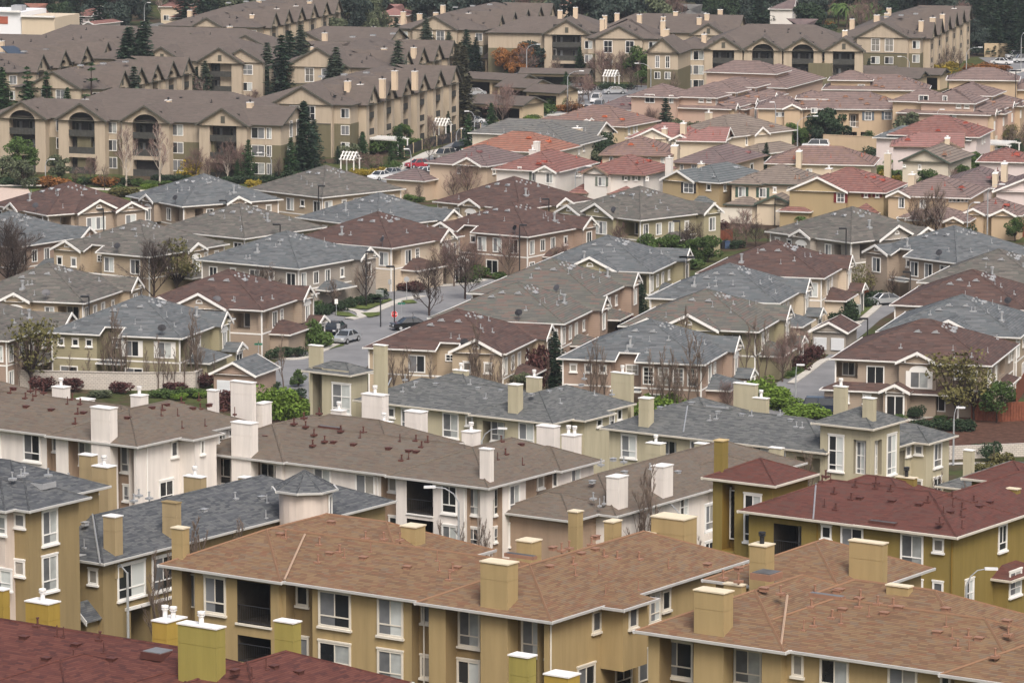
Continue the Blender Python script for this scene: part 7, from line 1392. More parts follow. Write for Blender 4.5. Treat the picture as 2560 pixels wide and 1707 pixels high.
tp('sap', 10, 800, 1440, 890, 1330, 1440, 920); tp('bronze', 10, 215, 1440, 990); tp('sap', 10, 780, 1450, 960, 830, 1450, 1000, 1310, 1450, 980, 1360, 1450, 1010, 230, 1440, 1080, 700, 1450, 1120, 1080, 1450, 1100, 1150, 1450, 1250, 740, 1450, 1080, 860, 1450, 1100, 1000, 1450, 1180, 1120, 1450, 1210, 1200, 1450, 1190, 1270, 1450, 1150, 130, 1440, 1150, 300, 1440, 1180, 480, 1450, 1220, 600, 1450, 1190, 1940, 1480, 1100, 1460, 1470, 1230, 1700, 1400, 1280); tp('plum', 10, 290, 1500, 1390, 480, 1500, 1390, 830, 1510, 1420, 1200, 1500, 1430, 1390, 1460, 1360, w=130)
tp('bush', 10, 1090, 1540, 1480, 1180, 1545, 1490, 1270, 1540, 1470, 1350, 1530, 1470, w=110); tp('lime', 10, 1230, 1560, 1510, 1370, 1545, 1500, w=90); tp('olbush', 10, 680, 1540, 1480, w=120); tp('roundg', 10, 2040, 1470, 1350); tp('darkbush', 10, 1850, 1500, 1430, 2030, 1560, 1480, w=120)
tp('lime', 1, 1820, 540, 310, 1940, 540, 320, 2020, 540, 400, 1880, 540, 330, w=190); tp('plum', 1, 2040, 470, 380, 1540, 480, 340, w=130)
# between the blocks below
tp('sap', 4, 1330, 720, 430, 1420, 700, 440, 1620, 610, 420, 1150, 960, 640, 1090, 900, 640); tp('sap', 5, 670, 640, 430, 860, 660, 410, 960, 650, 400, 1010, 640, 430, 2110, 560, 30, 2060, 560, 60); tp('rust', 5, 2030, 600, 370); tp('sap', 6, 130, 720, 540); tp('sap', 3, 840, 900, 740, 900, 900, 770, 800, 890, 770, 1740, 1090, 930)
# ------------------------------------------------------------------ far trees and houses filling the rise at the top
def at_d(px, Y): return ((px - 1280) / FOC * (Y * _c + (CAMH) * _s), Y)
tp('round', 9, 290, 190, -30, 400, 190, 0, 520, 230, 20, 640, 235, 40, 720, 220, 60, 200, 150, -20, 580, 215, 50); tp('round', 9, 330, 130, -60); tp('yellow', 9, 800, 150, 55, 860, 150, 75); tp('eucal', 9, 960, 190, 60, 890, 210, 130); tp('darkbush', 9, 1020, 220, 160, w=80); tp('rustb', 9, 1000, 190, 140, w=70); tp('roundg', 9, 1370, 100, 50, 60, 140, 60, 120, 150, 70)
tp('palm', 9, 1080, 180, -20, 1140, 190, 0, 1190, 180, -10, 1240, 170, 0, 1290, 160, -20, 1060, 170, 10); tp('con', 9, 2050, 260, -60, 2120, 300, -80, 2190, 330, -60, 2260, 340, -80, 2330, 350, -70, 2010, 200, -60, 2080, 330, 60, 2160, 390, 80, 2290, 400, 60, 2350, 420, 100); tp('shade', 9, 2080, 360, 190, 2030, 380, 220); tp('bare', 9, 1820, 480, 300, 1870, 470, 310, 1910, 490, 330, 1780, 470, 350); tp('yelb', 9, 1780, 470, 400, 1840, 480, 420, w=120); tp('shade', 9, 2010, 330, 130, 2230, 320, 60, 2330, 300, 40); tp('rustb', 9, 2180, 490, 440, 2100, 480, 430, 2000, 500, 440, w=120); tp('bush', 9, 2010, 505, 470, 1440, 500, 455, 1290, 480, 440, 1390, 500, 460, w=90); tp('con', 9, 1290, 490, 400)
tp('round', 7, 400, 215, 20, 470, 220, 10, 430, 230, 60, 700, 220, 40, 800, 220, 50, 640, 210, 70, 760, 240, 90, 170, 110, 60, 860, 170, 70); tp('con', 7, 920, 100, 0, 890, 110, 10, 1310, 90, 0, 1290, 100, 20); tp('shade', 7, 1320, 95, -30, 60, 60, -40, 130, 60, -20, 300, 50, -30, 780, 60, -20); tp('birch', 7, 1100, 130, -60, 1150, 120, -40)
tp('olive', 8, 60, 240, 40, 150, 250, 20, 240, 250, 50, -20, 250, 60, 310, 230, 110, 110, 220, 30, 200, 270, 100); tp('roundg', 8, 890, 65, -30, 960, 70, 0, 1520, 80, 0, 1560, 90, 30, 2200, 120, 40, 2150, 110, 30); tp('eucal', 8, 480, 120, 60, 560, 110, 70, ); tp('shade', 8, 1300, 290, 100, 1350, 300, 60, 1270, 280, 60, 1280, 230, 0, 1340, 240, 20, 1400, 180, 0, 1640, 100, -30, 1720, 110, -20, 1780, 120, -40, 1300, 330, 140); tp('cyp', 8, 595, 50, -40, 2095, 80, -40, 2050, 80, 20, 1120, 70, -40); tp('redbare', 8, 1820, 140, 10, 1880, 130, 0, 60, 290, 180, 180, 280, 190)
r_ = random.Random(11)
for i in range(130):                         # gaps behind and between the last apartments
    px = r_.uniform(-60, 2620); Y = r_.uniform(940, 1060); x, y = at_d(px, Y)
    if px < 170 and Y < 1000: continue
    if BVH.ray_cast(Vector((x, y, 90)), Vector((0, 0, -1)))[0] is None: plant(r_.choice(['shade', 'round', 'olive', 'shade', 'con', 'redbare']), x, y, 0, r_.uniform(8, 15), label='bluish far tree among the many on the wooded rise along the top edge')
for i in range(150):                         # the wooded rise beyond the last roofs
    px = r_.uniform(-60, 2620); Y = r_.choice([r_.uniform(1010, 1120), r_.uniform(1100, 1300), r_.uniform(1250, 1500)])
    x, y = at_d(px, Y); k = r_.choice(['shade', 'shade', 'round', 'olive', 'shade', 'redbare', 'olive', 'con']); plant(k, x, y, gz(y), r_.uniform(9, 17) * (1 if Y < 1300 else 1.3), label='bluish far tree among the many on the wooded rise along the top edge')
import re as re_
FAR = [((1020, 60), 8, 'pinkred', 'rosy', (440, 12), 'pink walled house under a red roof at the top left'), ]
def farh(px, py, wpx, rc, wc, label, th=10, z=4.2, D=11, ge='', name='far_house', p=.42):
    k = at(px, py, z); W = wpx / proj(k[0], k[1], z + 1)[0] if False else wpx / (FOC / (k[1] * _c + (CAMH - z) * _s))
    b = Bld(name, label, 'house', 'far houses near the top edge', (px, py), z, th, z, dict(wall=HW[wc], trim=WHITE, roof=TL[rc], gut=WHITE, vent=GREYM, caps=False), 'the ' + re_.split(' right of | beside | with | between | among | just | on the | behind | left of | under |, ', label)[0])
    w = b.wing(0, 0, W, D, rd='y' if 'f' in ge else 'x', ge=ge, p=p, z0=-1, over=.4); awin(w, 'f', [W * .25, W * .7], (0,), 1.4, 1.3); b.done(); return b, w
farh(228, 42, 62, 'red', 'pinkish', 'far pink walled house with red roof, top left', 20, ge='r'); farh(100, 38, 55, 'orange', 'cream', 'far red tiled roof between round trees, top left corner'); farh(235, 62, 34, 'red', 'grey', 'far grey gabled house between two dark trees, top left', 30, ge='f', z=5) ; farh(372, 72, 36, 'grey', 'grey', 'far pale blue gabled shed beside a lamp mast, top left', 20, ge='f'); farh(455, 18, 60, 'red', 'cream', 'far red roofed house right of the lamp mast, top left', 10); farh(300, 8, 70, 'brown', 'white', 'far white house on the top edge, left'); farh(470, 45, 50, 'orange', 'cream', 'far low orange roof behind the dark round tree, upper left')
farh(1020, 40, 85, 'pinkred', 'rosy', 'far maroon roofed house among grey green trees, top centre'); farh(1085, 22, 50, 'grey', 'pinkish', 'far grey roof with pale chimneys, top centre'); farh(1600, 32, 72, 'tan', 'peach', 'far tan roofed house with salmon wall, top right of centre'); farh(1440, 14, 60, 'orange', 'peach', 'far peach house on the top edge, centre right'); farh(1985, 24, 65, 'purple', 'white', 'far white house with dark roof beside the yellow tree', ge='r', z=6); farh(2045, 12, 60, 'rosy', 'pinkish', 'far pale roofed house right of the dark roofed white one'); farh(2020, 78, 42, 'purple', 'grey', 'far slate roof just below the yellow tree'); farh(1750, 40, 60, 'grey', 'grey', 'far grey house left of the dark trees, upper right'); farh(800, 10, 80, 'red', 'cream', 'far red roof on the top edge behind the stepped gables')
# pale commercial building at the top left corner
p = at(137, 45, 8.); b = Bld('shop_building', 'pale yellow and white flat roofed shop building with a red sign, top left corner', 'building', None, (137, 45), 8., 17, 8., dict(wall=HW['cream'], wall2=flat('shop_white', (.72, .73, .75), .7), trim=WHITE, roof=TL['grey'], gut=WHITE), 'the shop building')
w = b.wing(0, 0, 8, 14, 8., roof=False, over=.1); w2 = b.wing(-8, .3, 12, 14, 9., roof=False, over=.1, wm=1); w3 = b.wing(-20, 0, 30, 14, 6.5, roof=False, over=.1); b.wing(-27, 4, 12, 9, 10., roof=False, over=.1, wm=1)
for k, (a, c, z) in enumerate(((0, 8, 8.), (8, 20, 9.), (20, 50, 6.5))): w.ledge('f', a, c, z + .02, .35, .5, d=-.1)
awin(w, 'f', [3.], (0,), 3, 2.); awin(w2, 'f', [3., 7], (0,), 3, 2.4); awin(w3, 'f', [26, 32, 38, 44], (0,), 3, 2.2)
for k in range(3): m = MB(); m.box(-12 - 5 * k, -9.5 - 5 * k, 4, 6.5, 8.9 if k == 0 else 6.4, 10.2 if k == 0 else 7.8); m.obj('roof_unit', GREYM, b.root)
m = MB(); a = w2.P('f', 3.2, .02, 6.4); c = w2.P('f', 7., -.08, 8.); m.box(a.x, c.x, a.y, c.y, a.z, c.z); m.obj('sign', flat('sign_brick', (.35, .10, .06), .6), b.root); b.done()
# ------------------------------------------------------------------ lamps, signs, cars, pavilions, pergolas
def proto(key, fn):
    return cached(key, fn)
def cobra(n, x, yb, yt, side, head_x=None, desc='grey'):     # street lamp: foot, top, arm to the left (-1) or right (1)
    p = Vector(spot(n, x, yb, yt, .3)[1]); a = proj(*p)[1]; u = a - proj(p[0], p[1], p[2] + 1)[1]; h = (a - q(n, x, yt)[1]) / u
    arm = abs((q(n, head_x, 0)[0] - q(n, x, 0)[0]) / u) if head_x else 2.4
    o = empty('street_lamp', p); m = MB(); m.tube([(0, 0, -.3), (0, 0, h - 1.1)], [.11, .075], 8); m.obj('pole', GALV, o)
    m = MB(); s = side; m.tube([(0, 0, h - 1.15), (s * arm * .2, 0, h - .5), (s * arm * .55, 0, h - .1), (s * arm, 0, h)], [.05, .045, .04, .035], 6); m.obj('arm', GALV, o)
    m = MB(); m.prism([(s * (arm - .1), -.14, h - .06), (s * (arm + .75), -.12, h - .08), (s * (arm + .75), .12, h - .08), (s * (arm - .1), .14, h - .06)], (0, 0, .16)); m.obj('lamp_head', LAMPW, o)
    PLANTS.append((o, 'grey curved street lamp', None)); tag(o, None, 'street lamp', 'curved grey street lamps'); return o
LAMPW = flat('lamp_white', (.62, .63, .64), .5, .3)
def black(n, x, yb, yt, side=-1, w=.0):
    p = Vector(spot(n, x, yb, yt, .3)[1]); a = proj(*p)[1]; u = a - proj(p[0], p[1], p[2] + 1)[1]; h = (a - q(n, x, yt)[1]) / u
    o = empty('lamp_post', p); m = MB(); m.tube([(0, 0, -.3), (0, 0, h)], .075, 6); m.obj('pole', BLACK, o)
    m = MB(); m.box(0 if side > 0 else -.95, .95 if side > 0 else 0, -.2, .2, h - .14, h + .06); m.obj('lamp_head', BLACK, o)
    if w: m = MB(); m.box(-.95, .95, -.2, .2, h - .14, h + .06); m.obj('lamp_head', BLACK, o)
    PLANTS.append((o, 'black lamp post', None)); tag(o, None, 'lamp post', 'black lamp posts'); return o
for a in ((4, 880, 1270, 690, -1, 600), (5, 812, 760, 222, -1, 650), (5, 2318, 620, 300, -1, 2080), (6, 1950, 1100, 780, 1, 2080), (3, 1868, 855, 462, 1, 1890), (2, 970, 800, 605, 1, 1085), (8, 1276, 545, 305, 1, 1345), (8, 1556, 770, 487, 1, 1640), (8, 2125, 610, 435, -1, 2040), (8, 920, 950, 762, -1, 880), (8, 487, 1275, 1020, -1, 470), (7, 1856, 1235, 1045, -1, 1790), (7, 312, 1280, 1090, 1, 345), (9, 802, 1060, 795, 1, 910), (9, 651, 1020, 700, -1, 640), (9, 1957, 520, 325, 1, 2040), (9, 1566, 500, 388, -1, 1510), (9, 2330, 490, 230, 1, 2345), (8, 1608, 1330, 1137, 1, 1685), (12, 2100, 430, 85, 1, 2180), (12, 1963, 390, 210, 1, 2010), (8, 795, 1020, 880, 1, 830), (9, 1752, 830, 750, 1, 1775), (7, 988, 205, 20, 1, 1010), (3, 790, 470, 170, 1, 800)):
    cobra(*a)
for a in ((10, 712, 402, 253, -1), (10, 178, 655, 420, -1), (11, 180, 925, 545, 1), (11, 372, 1050, 645, -1), (11, 278, 1060, 862, -1, 1), (11, 1228, 640, 362, 1), (12, 1132, 590, 385, -1), (12, 1572, 785, 682, -1), (12, 1282, 1120, 1000, -1), (12, 45, 690, 580, -1, 1), (12, 648, 360, 185, 1), (10, 2180, 260, 95, 1), (11, 2322, 425, 335, -1), (11, 1428, 250, 185, -1), (9, 2290, 590, 485, -1, 1), (8, 1235, 560, 465, -1, 1), (8, 1360, 615, 530, -1, 1), (10, 1550, 250, 195, -1), (10, 1918, 420, 358, -1), (10, 613, 900, 850, -1)):
    black(*a)
# the stop sign and its neighbours
p = atg(*q(11, 372, 1046)); o = empty('stop_sign', p); tag(o, 'red octagonal STOP sign at the street corner in the middle', 'stop sign'); u = 23.
zc = 1.05 + (1046 - 962) / 2.735 / 23.5 - 1.05; m = MB(); m.tube([(0, 0, -.2), (0, 0, zc + .3)], .05, 6); m.obj('pole', BLACK, o)
RS = .42; oc = [(RS * math.cos(R(22.5 + 45 * i)), -.08, zc + RS * math.sin(R(22.5 + 45 * i))) for i in range(8)]; m = MB(); m.prism(oc, (0, .03, 0)); sg = m.obj('sign_plate', RED_SIGN, o)
m = MB()
for i in range(8):
    a, c = Vector(oc[i]), Vector(oc[(i + 1) % 8]); ctr = Vector((0, -.08, zc)); m.prism([a, c, ctr + (c - ctr) * .93, ctr + (a - ctr) * .93], (0, -.006, 0))
m.obj('sign_border', WHITE, sg)
def text(body, size, loc, parent, mat, name='lettering', rz=0.):
    c = bpy.data.curves.new(name, 'FONT'); c.body = body; c.size = size; c.align_x = 'CENTER'; c.align_y = 'CENTER'; c.extrude = .005; t = bpy.data.objects.new(name, c); col.objects.link(t)
    dg = bpy.context.evaluated_depsgraph_get(); me = bpy.data.meshes.new_from_object(t.evaluated_get(dg)); bpy.data.objects.remove(t); me.materials.clear(); me.materials.append(mat)
    o = bpy.data.objects.new(name, me); col.objects.link(o); o.parent = parent; o.location = loc; o.rotation_euler = (R(90), 0, rz); return o
text('STOP', .33, (0, -.092, zc), sg, WHITE)
GSIGN = flat('sign_green', (.02, .14, .09), .5)
def post_sign(n, x, yb, yt, kind, label):
    p = atg(*q(n, x, yb)); a = proj(*p)[1]; u = a - proj(p[0], p[1], p[2] + 1)[1]; h = (a - q(n, x, yt)[1]) / u
    o = empty('street_sign', p); tag(o, label, 'sign'); m = MB(); m.tube([(0, 0, -.2), (0, 0, h)], .035, 6); m.obj('pole', GALV, o); m = MB()
    if kind == 'name': m.box(-.45, .45, -.02, .02, h - .22, h); m.obj('sign_plate', GSIGN, o); m = MB(); m.box(-.02, .02, -.4, .4, h + .01, h + .22); m.obj('sign_plate', GSIGN, o)
    elif kind == 'back': m.prism([(.36 * math.cos(R(22.5 + 45 * i)), -.05, h - .4 + .36 * math.sin(R(22.5 + 45 * i))) for i in range(8)], (0, .03, 0)); m.obj('sign_plate', GREYM, o)
    else: m.box(-.2, .2, -.03, .0, h - .6, h); m.obj('sign_plate', WHITE if kind == 'white' else GREYM, o)
post_sign(11, 421, 1020, 893, 'name', 'thin pole with a pair of green street name plates right of the STOP sign'); post_sign(11, 456, 885, 712, 'back', 'grey sign post seen from behind at the street corner'); post_sign(11, 341, 860, 735, 'grey', 'slim grey sign post in the lawn behind the black lamp posts')
post_sign(10, 2300, 985, 868, 'white', 'small white parking sign by the box hedges'); post_sign(10, 2130, 1000, 925, 'grey', 'small grey sign beside the redwood gate'); post_sign(10, 1768, 1300, 1170, 'name', 'green street name plates in front of the taupe garage'); post_sign(10, 2315, 1170, 1035, 'grey', 'slim sign post beside the white parked car'); post_sign(12, 2100, 440, 395, 'back', 'round backed grey sign by the redwood fence at right'); post_sign(8, 1072, 500, 468, 'white', 'white notice sign before the parking carports')
def cabinet(n, x, yb, h, w, label, mat):
    p = atg(*q(n, x, yb)); o = empty('utility_cabinet', p, R(-17)); tag(o, label, 'utility box'); m = MB(); m.box(-w/2, w/2, -.4, .4, 0, h); m.box(-w/2 - .04, w/2 + .04, -.44, .44, h, h + .08); m.obj('cabinet', mat, o)
    m = MB(); m.box(-w/2 + .08, -.02, -.43, -.4, .15, h - .1); m.obj('door', mat, o); m = MB(); m.box(.02, w/2 - .08, -.43, -.4, .15, h - .1); m.obj('door', mat, o)
CABG = flat('cabinet_green', (.27, .30, .28), .6); cabinet(12, 1190, 1000, 1.6, 1.4, 'grey green utility cabinet at the lane edge beside the carport', CABG); cabinet(11, 265, 885, 1.3, 1., 'grey utility box on the lawn by the street corner', CABG)
for i, (x, mt, nm) in enumerate(((295, BLACK, 'black'), (318, flat('bin_blue', (.05, .08, .15), .6), 'dark blue'))):
    p = atg(*q(12, x, 525)); o = empty('wheelie_bin', p, .3); tag(o, f'{nm} wheelie bin beside the oval window house', 'bin'); m = MB(); m.prism([(-.3, -.3, .05), (.3, -.3, .05), (.36, -.36, 1.), (-.36, -.36, 1.)], (0, .68, 0)); m.obj('body', mt, o); m = MB(); m.box(-.4, .4, -.42, .4, 1., 1.08); m.obj('lid', mt, o)
# mailbox pavilions
def pavilion(n, cx, cy, th, W, D, roof, wc, label):
    p = at(*q(n, cx, cy), 2.6); b = Bld('mailbox_pavilion', label, 'pavilion', None, p, 2.6, th, 2.6, dict(wall=WALLC[wc], trim=WHITE, roof=RC[roof], gut=WHITE), 'the blue mailbox shelter' if roof == 'b' else 'the red mailbox shelter'); w = b.wing(0, 0, W, D, ge='fb', rd='y', p=.5, z0=-.3, over=.35)
    for i in range(2):
        P_ = w.P('f', W * (.28 + .44 * i), -.34, .5); m = MB(); m.box(P_.x - .75, P_.x + .75, P_.y - .12, P_.y, .5, 1.9)
        for j in range(6):
            for k in range(4): m.box(P_.x - .7 + .235 * j, P_.x - .5 + .235 * j, P_.y - .15, P_.y - .12, .55 + .33 * k, .84 + .33 * k)
        m.obj('mailbox', flat('mailbox_white', (.6, .62, .64), .5) if 'mailbox_white' not in MATS else MATS['mailbox_white'], b.root)
    b.done()
pavilion(10, 1750, 1395, 20, 5.4, 6.5, 'b', 'pink', 'small mailbox shelter with blue grey gable roof beside the block wall end'); pavilion(12, 1150, 1100, 17, 4.6, 6.5, 'r', 'grey', 'small mailbox shelter with red brown gable roof at the lane entrance')
# white pergolas by the upper street, carports
def pergola(n, x, yb, w, d, h, label, flat_=False):
    p = atg(*q(n, x, yb)); o = empty('pergola', p, R(-25)); tag(o, label, 'pergola', None)
    for sx in (-1, 1):
        for sy in (-1, 1): m = MB(); m.box(sx * w/2 - .08, sx * w/2 + .08, sy * d/2 - .08, sy * d/2 + .08, -.2, h); m.obj('post', WHITE, o)
    m = MB()
    if flat_:
        for i in range(int(w / .35)): m.box(-w/2 + i * .35, -w/2 + i * .35 + .1, -d/2 - .4, d/2 + .4, h, h + .2)
        m.box(-w/2 - .3, w/2 + .3, -d/2 - .06, -d/2 + .06, h - .2, h); m.box(-w/2 - .3, w/2 + .3, d/2 - .06, d/2 + .06, h - .2, h)
    else:
        for i in range(5):
            xx = -w/2 + w * i / 4
            for sy in (-1, 1): m.prism([(xx - .09, sy * d * .65, h - .1), (xx + .09, sy * d * .65, h - .1), (xx + .09, 0, h + 1.1), (xx - .09, 0, h + 1.1)], (0, 0, .14))
        for k in (-.55, -.28, 0, .28, .55): m.box(-w/2 - .3, w/2 + .3, k * d - .06, k * d + .06, h + 1.02 - abs(k) * 1.9, h + 1.14 - abs(k) * 1.9)
    m.obj('lattice_roof', WHITE, o)
pergola(8, 700, 950, 2.3, 2., 2.4, 'white gabled lattice arbour along the iron fence, upper centre'); pergola(8, 1855, 600, 2.4, 2., 2.3, 'white gabled lattice arbour above the curved street end'); pergola(8, 70, 1190, 2.3, 2., 2.4, 'white gabled lattice arbour at the lower bend, beside the conifers'); pergola(8, 60, 1040, 8., 4., 3., 'flat white trellis beside the six bay apartments', True); pergola(8, 265, 1050, 9., 3.5, 2.6, 'long flat white trellis right of the square one', True); pergola(15, 1900, 815, 8., 5., 2.8, 'white patio cover behind the green garden at right', True); pergola(7, 1530, 700, 3., 3., 2.4, 'small white arbour among plum trees, left')
def carport(n, C, th, W, D, label, z=3.): b = Bld('carport', label, 'carport', 'parking carports', q(n, *C), z, th, z, dict(wall=HW['sand'], trim=DKTRIM, roof=SH_DUSK, gut=DKTRIM, caps=False), label); w = b.wing(0, 0, W, D, ge='rl', p=.3, z0=-.2, over=.5); w.hole('f', 1., W - 1., -.2, 2.4, 3.5, 4, door=False); b.done()
carport(8, (1045, 545), 30, 12, 7, 'tan roofed carport nearest the tall redwood, upper centre'); carport(8, (1230, 555), 30, 14, 7, 'second tan roofed carport behind bare trees, upper centre'); carport(8, (1300, 605), 32, 8, 9, 'carport with olive grey roof left of the twin gables'); carport(8, (1500, 640), 32, 8, 8, 'pale roofed carport with dark gable boards'); carport(8, (1250, 725), 30, 12, 9, 'low carport roof beside the curving street shrubs'); carport(9, (1640, 540), 20, 12, 8, 'carport roof below the upper right apartments'); carport(9, (1790, 515), 20, 10, 7, 'brown carport roof right of the street lamp, upper right'); carport(9, (1480, 490), 8, 10, 6, 'small dark carport beside the olive wall, upper right'); carport(8, (1020, 400), 12, 8, 9, 'small gatehouse roof with arched entry, upper centre'); carport(8, (1700, 510), 10, 14, 6, 'long low brown carport behind the leafless reddish trees')
# ---- cars
def carpaint(nm, c, metal=.5): m, nt, b = nmat('paint_' + nm, .3, .6); b.inputs['Base Color'].default_value = (*c, 1); b.inputs['Metallic'].default_value = metal; b.inputs['Coat Weight'].default_value = .5; return m
CP = {'silver': carpaint('silver', (.50, .52, .54)), 'white': carpaint('white', (.72, .73, .74), 0), 'black': carpaint('black', (.015, .016, .02)), 'red': carpaint('red', (.35, .025, .04), .1), 'blue': carpaint('dark_blue', (.03, .04, .08)), 'tan': carpaint('pale_gold', (.42, .40, .36))}
TYRE = flat('tyre', (.02, .02, .02), .9); LIGHT = flat('headlight', (.7, .72, .75), .2, .6); TAIL = flat('taillight', (.3, .02, .02), .3, .5); CARG = flat('car_glass', (.03, .035, .04), .06, .6)
def car_meshes(kind, paint):
    def fn():
        L = 2.3; hgt = 1.42 if kind == 'sedan' else 1.75; M = MB(); G = MB()
        prof = [(-L, .35), (-L, .72), (-L + .1, .84), (-1.05, .93), (.95, .93), (L - .1, .86 if kind == 'suv' else .82), (L, .6), (L, .35)] if kind == 'sedan' else [(-L, .4), (-L, .95), (-1.2, 1.02), (1., 1.05), (L, 1.02), (L, .4)]
        wd = lambda z: .88 if z < .9 else .82
        secs = [[(x, -wd(z) + (.06 if abs(x) > 2 else 0), z) for x, z in prof], [(x, wd(z) - (.06 if abs(x) > 2 else 0), z) for x, z in prof]]
        n = len(prof)
        M.poly(secs[0]); M.poly(secs[1][::-1])
        for i in range(n): j = (i + 1) % n; M.poly([secs[0][j], secs[0][i], secs[1][i], secs[1][j]])
        roof = [(-.55, hgt), (.75, hgt)] if kind == 'sedan' else [(-.75, hgt), (1.9, hgt)]; bz = .93 if kind == 'sedan' else 1.04; base = [(-1.2, bz), (1.55, bz)] if kind == 'sedan' else [(-1.35, bz), (2.2, bz)]
        (r0, _), (r1, _) = roof; (b0, _), (b1, _) = base; w0, w1 = .8, .62
        M.poly([(r0, -w1, hgt), (r1, -w1, hgt), (r1, w1, hgt), (r0, w1, hgt)])
        for x, y, x2, y2 in ((b0, -w0, r0, -w1), (b1, -w0, r1, -w1), (b0, w0, r0, w1), (b1, w0, r1, w1)): M.tube([(x, y, bz), (x2, y2, hgt)], .05, 4)
        xm = (r0 + r1) / 2; M.tube([(xm + .1, -w0, bz), (xm + .05, -w1, hgt)], .045, 4); M.tube([(xm + .1, w0, bz), (xm + .05, w1, hgt)], .045, 4)
        e = .012
        G.poly([(b0, -w0, bz), (b1, -w0, bz), (r1, -w1, hgt - e), (r0, -w1, hgt - e)]); G.poly([(b1, w0, bz), (b0, w0, bz), (r0, w1, hgt - e), (r1, w1, hgt - e)]); G.poly([(b0, w0, bz), (b0, -w0, bz), (r0, -w1, hgt - e), (r0, w1, hgt - e)]); G.poly([(b1, -w0, bz), (b1, w0, bz), (r1, w1, hgt - e), (r1, -w1, hgt - e)])
        Wm = MB(); Wm.tube([(0, -.11, 0), (0, .11, 0)], .33, 14); Rm = MB(); Rm.tube([(0, -.118, 0), (0, .118, 0)], .2, 10)
        hl = MB(); hl.box(-.03, .03, -.17, .17, -.08, .08)
        return M.mesh('body', [CP[paint]]), G.mesh('window', [CARG]), Wm.mesh('wheel', [TYRE]), Rm.mesh('rim', [GALV]), hl.mesh('headlight', [LIGHT]), hl.mesh('taillight', [TAIL])
    return cached(('car', kind, paint), fn)
def car(n, x, yb, az, paint, label, kind='sedan', cat='car'):   # front points along -x of the car; az: where the nose points (degrees right of the view)
    p = atg(*q(n, x, yb)); o = empty('parked_car', (p[0], p[1], p[2] + .03), R(90 - az) + math.pi); tag(o, label, cat, 'parked cars'); b, g, w, rm, h, t = car_meshes(kind, paint); bd = link('body', b, o); link('window', g, bd)
    for sx in (-1.42, 1.4):
        for sy in (-.78, .78): k = link('wheel', w, o, (sx, sy, .33)); link('rim', rm, k)
    for sy in (-.62, .62): link('headlight', h, o, (-2.3, sy, .66)); link('taillight', t, o, (2.3, sy, .72))
car(11, 45, 1165, 205, 'silver', 'silver sedan parked at the street corner in front of the black car'); car(10, 2290, 1105, 195, 'black', 'black car parked behind the silver sedan'); car(11, 478, 1078, 250, 'black', 'dark car half hidden behind the tan red roofed townhouse'); car(3, 990, 505, 100, 'blue', 'dark blue estate car beside the porch townhouse drive', 'suv')
car(8, 275, 1232, 215, 'white', 'white car parked lowest on the curving upper street'); car(8, 355, 1212, 215, 'silver', 'pale silver car just above the lowest white one'); car(8, 540, 1150, 240, 'red', 'red car parked by the pale pavement of the curving street'); car(8, 712, 1088, 215, 'tan', 'pale gold pickup sized car above the red one', 'suv'); car(8, 822, 1040, 215, 'black', 'dark car parked beside the small green conifer', 'suv'); car(8, 590, 1205, 60, 'white', 'white car half hidden by the stone porch house')
car(8, 1880, 645, 260, 'silver', 'silver car parked near the white arbour at the street end'); car(8, 1612, 600, 275, 'silver', 'silver car parked in the upper lot left of the arbour'); car(8, 1630, 652, 230, 'white', 'white car in the upper lot below the silver one'); car(8, 1752, 705, 190, 'white', 'white van sized car in the middle of the street end', 'suv'); car(8, 1770, 750, 190, 'silver', 'grey car behind the white van sized one', 'suv'); car(8, 1705, 770, 230, 'white', 'white car at the low wall end of the street'); car(8, 950, 735, 250, 'white', 'white sport utility car beside the tall redwood', 'suv'); car(8, 918, 655, 260, 'silver', 'silver car above the white sport utility one'); car(8, 975, 488, 270, 'black', 'black car before the small gatehouse', 'suv'); car(8, 905, 850, 230, 'white', 'white car half hidden under the redwood, near the fence')
car(9, 662, 992, 250, 'silver', 'silver hatchback parked at the alley mouth'); car(9, 660, 1130, 280, 'silver', 'long silver sedan parked on the pale driveway'); car(9, 2200, 445, 120, 'white', 'white car on the road at the far right'); car(9, 2300, 405, 260, 'white', 'white car at the sound wall, left of two', 'suv'); car(9, 2340, 430, 260, 'silver', 'silver car at the right edge by the sound wall', 'suv'); car(12, 1402, 908, 250, 'silver', 'silver car half hidden beyond the red roof at the lane end'); car(9, 930, 1025, 280, 'white', 'white van roof behind the dark hedge', 'suv'); car(8, 1415, 685, 240, 'white', 'white car under the carport trees, upper centre'); car(8, 1250, 535, 270, 'white', 'white car beyond the second carport')
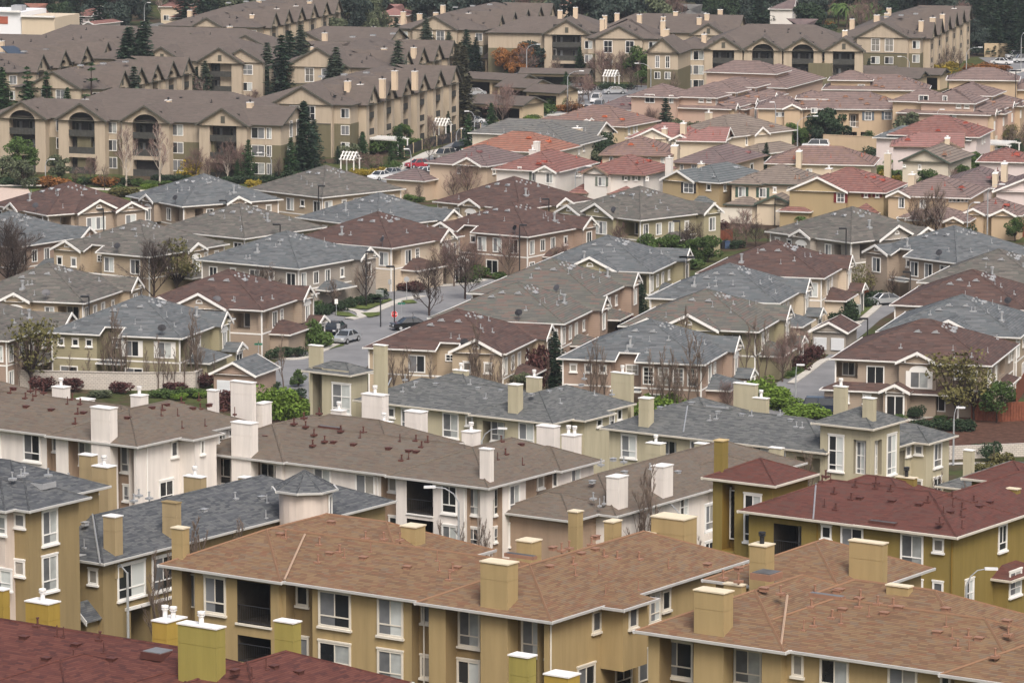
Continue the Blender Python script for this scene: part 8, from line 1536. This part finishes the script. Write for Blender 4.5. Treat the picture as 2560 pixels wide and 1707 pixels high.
# patio parasol of the olive house
p = atg(*q(10, 1040, 1440)); o = empty('parasol', p); tag(o, 'cream patio parasol behind the block wall', 'parasol'); m = MB(); m.tube([(0, 0, 0), (0, 0, 2.3)], .03, 6); m.obj('pole', WHITE, o); m = MB()
for i in range(8): a, c = R(45 * i), R(45 * i + 45); m.poly([(1.3 * math.cos(a), 1.3 * math.sin(a), 1.95), (1.3 * math.cos(c), 1.3 * math.sin(c), 1.95), (0, 0, 2.5)])
m.obj('canopy', CREAM, o)
# ------------------------------------------------------------------ labels that single out
def autolabel():
    bpy.context.view_layer.update(); B_ = [(r.location.x, r.location.y, r, ph) for r, ph in ALL]; cl = {}
    for o, desc, lab in PLANTS:
        if lab: continue
        x, y = o.location.x, o.location.y; best = min(B_, key=lambda t: (t[0] - x) ** 2 + ((t[1] - y) * .7) ** 2); r, ph = best[2], best[3]
        c = r.matrix_world.inverted() @ o.location
        rel = 'in front of' if c.y < 0 and c.x < 3 else 'right of' if c.x >= 0 else 'behind' if y > r.location.y + 12 else 'left of' if c.x < -14 else 'beside'
        cl.setdefault((desc, rel, ph), []).append(o)
    for (desc, rel, ph), L in cl.items():
        L.sort(key=lambda o: proj(*o.location)[0]); k = len(L)
        N = {2: 'two', 3: 'three', 4: 'four', 5: 'five', 6: 'six', 7: 'seven', 8: 'eight', 9: 'nine'}.get(k, 'many'); OR = ['leftmost', 'second', 'third', 'fourth', 'fifth', 'sixth', 'seventh', 'eighth', 'ninth', 'tenth', 'eleventh', 'twelfth', 'thirteenth']
        for i, o in enumerate(L):
            pre = '' if k == 1 else ('rightmost ' if i == k - 1 else OR[i] + ' ') if k < 4 or i in (0, k - 1) else OR[i] + ' from left, '
            if k > 1 and i == k - 1: pre = 'rightmost '
            o['label'] = f'{pre}{desc} {rel} {ph}'
autolabel()
# ------------------------------------------------------------------ air
def haze():
    m = bpy.data.materials.new('haze'); m.use_nodes = True; nt = m.node_tree; nt.nodes.clear(); out = nt.nodes.new('ShaderNodeOutputMaterial'); v = nt.nodes.new('ShaderNodeVolumePrincipled')
    v.inputs['Density'].default_value = HAZE; v.inputs['Color'].default_value = (.86, .92, 1., 1); v.inputs['Anisotropy'].default_value = .2; nt.links.new(v.outputs[0], out.inputs['Volume'])
    M = MB(); M.box(-2600, 2600, -70, 4600, -3, 76); o = M.obj('haze', m); tag(o, kind='stuff')
HAZE = .00008
haze()
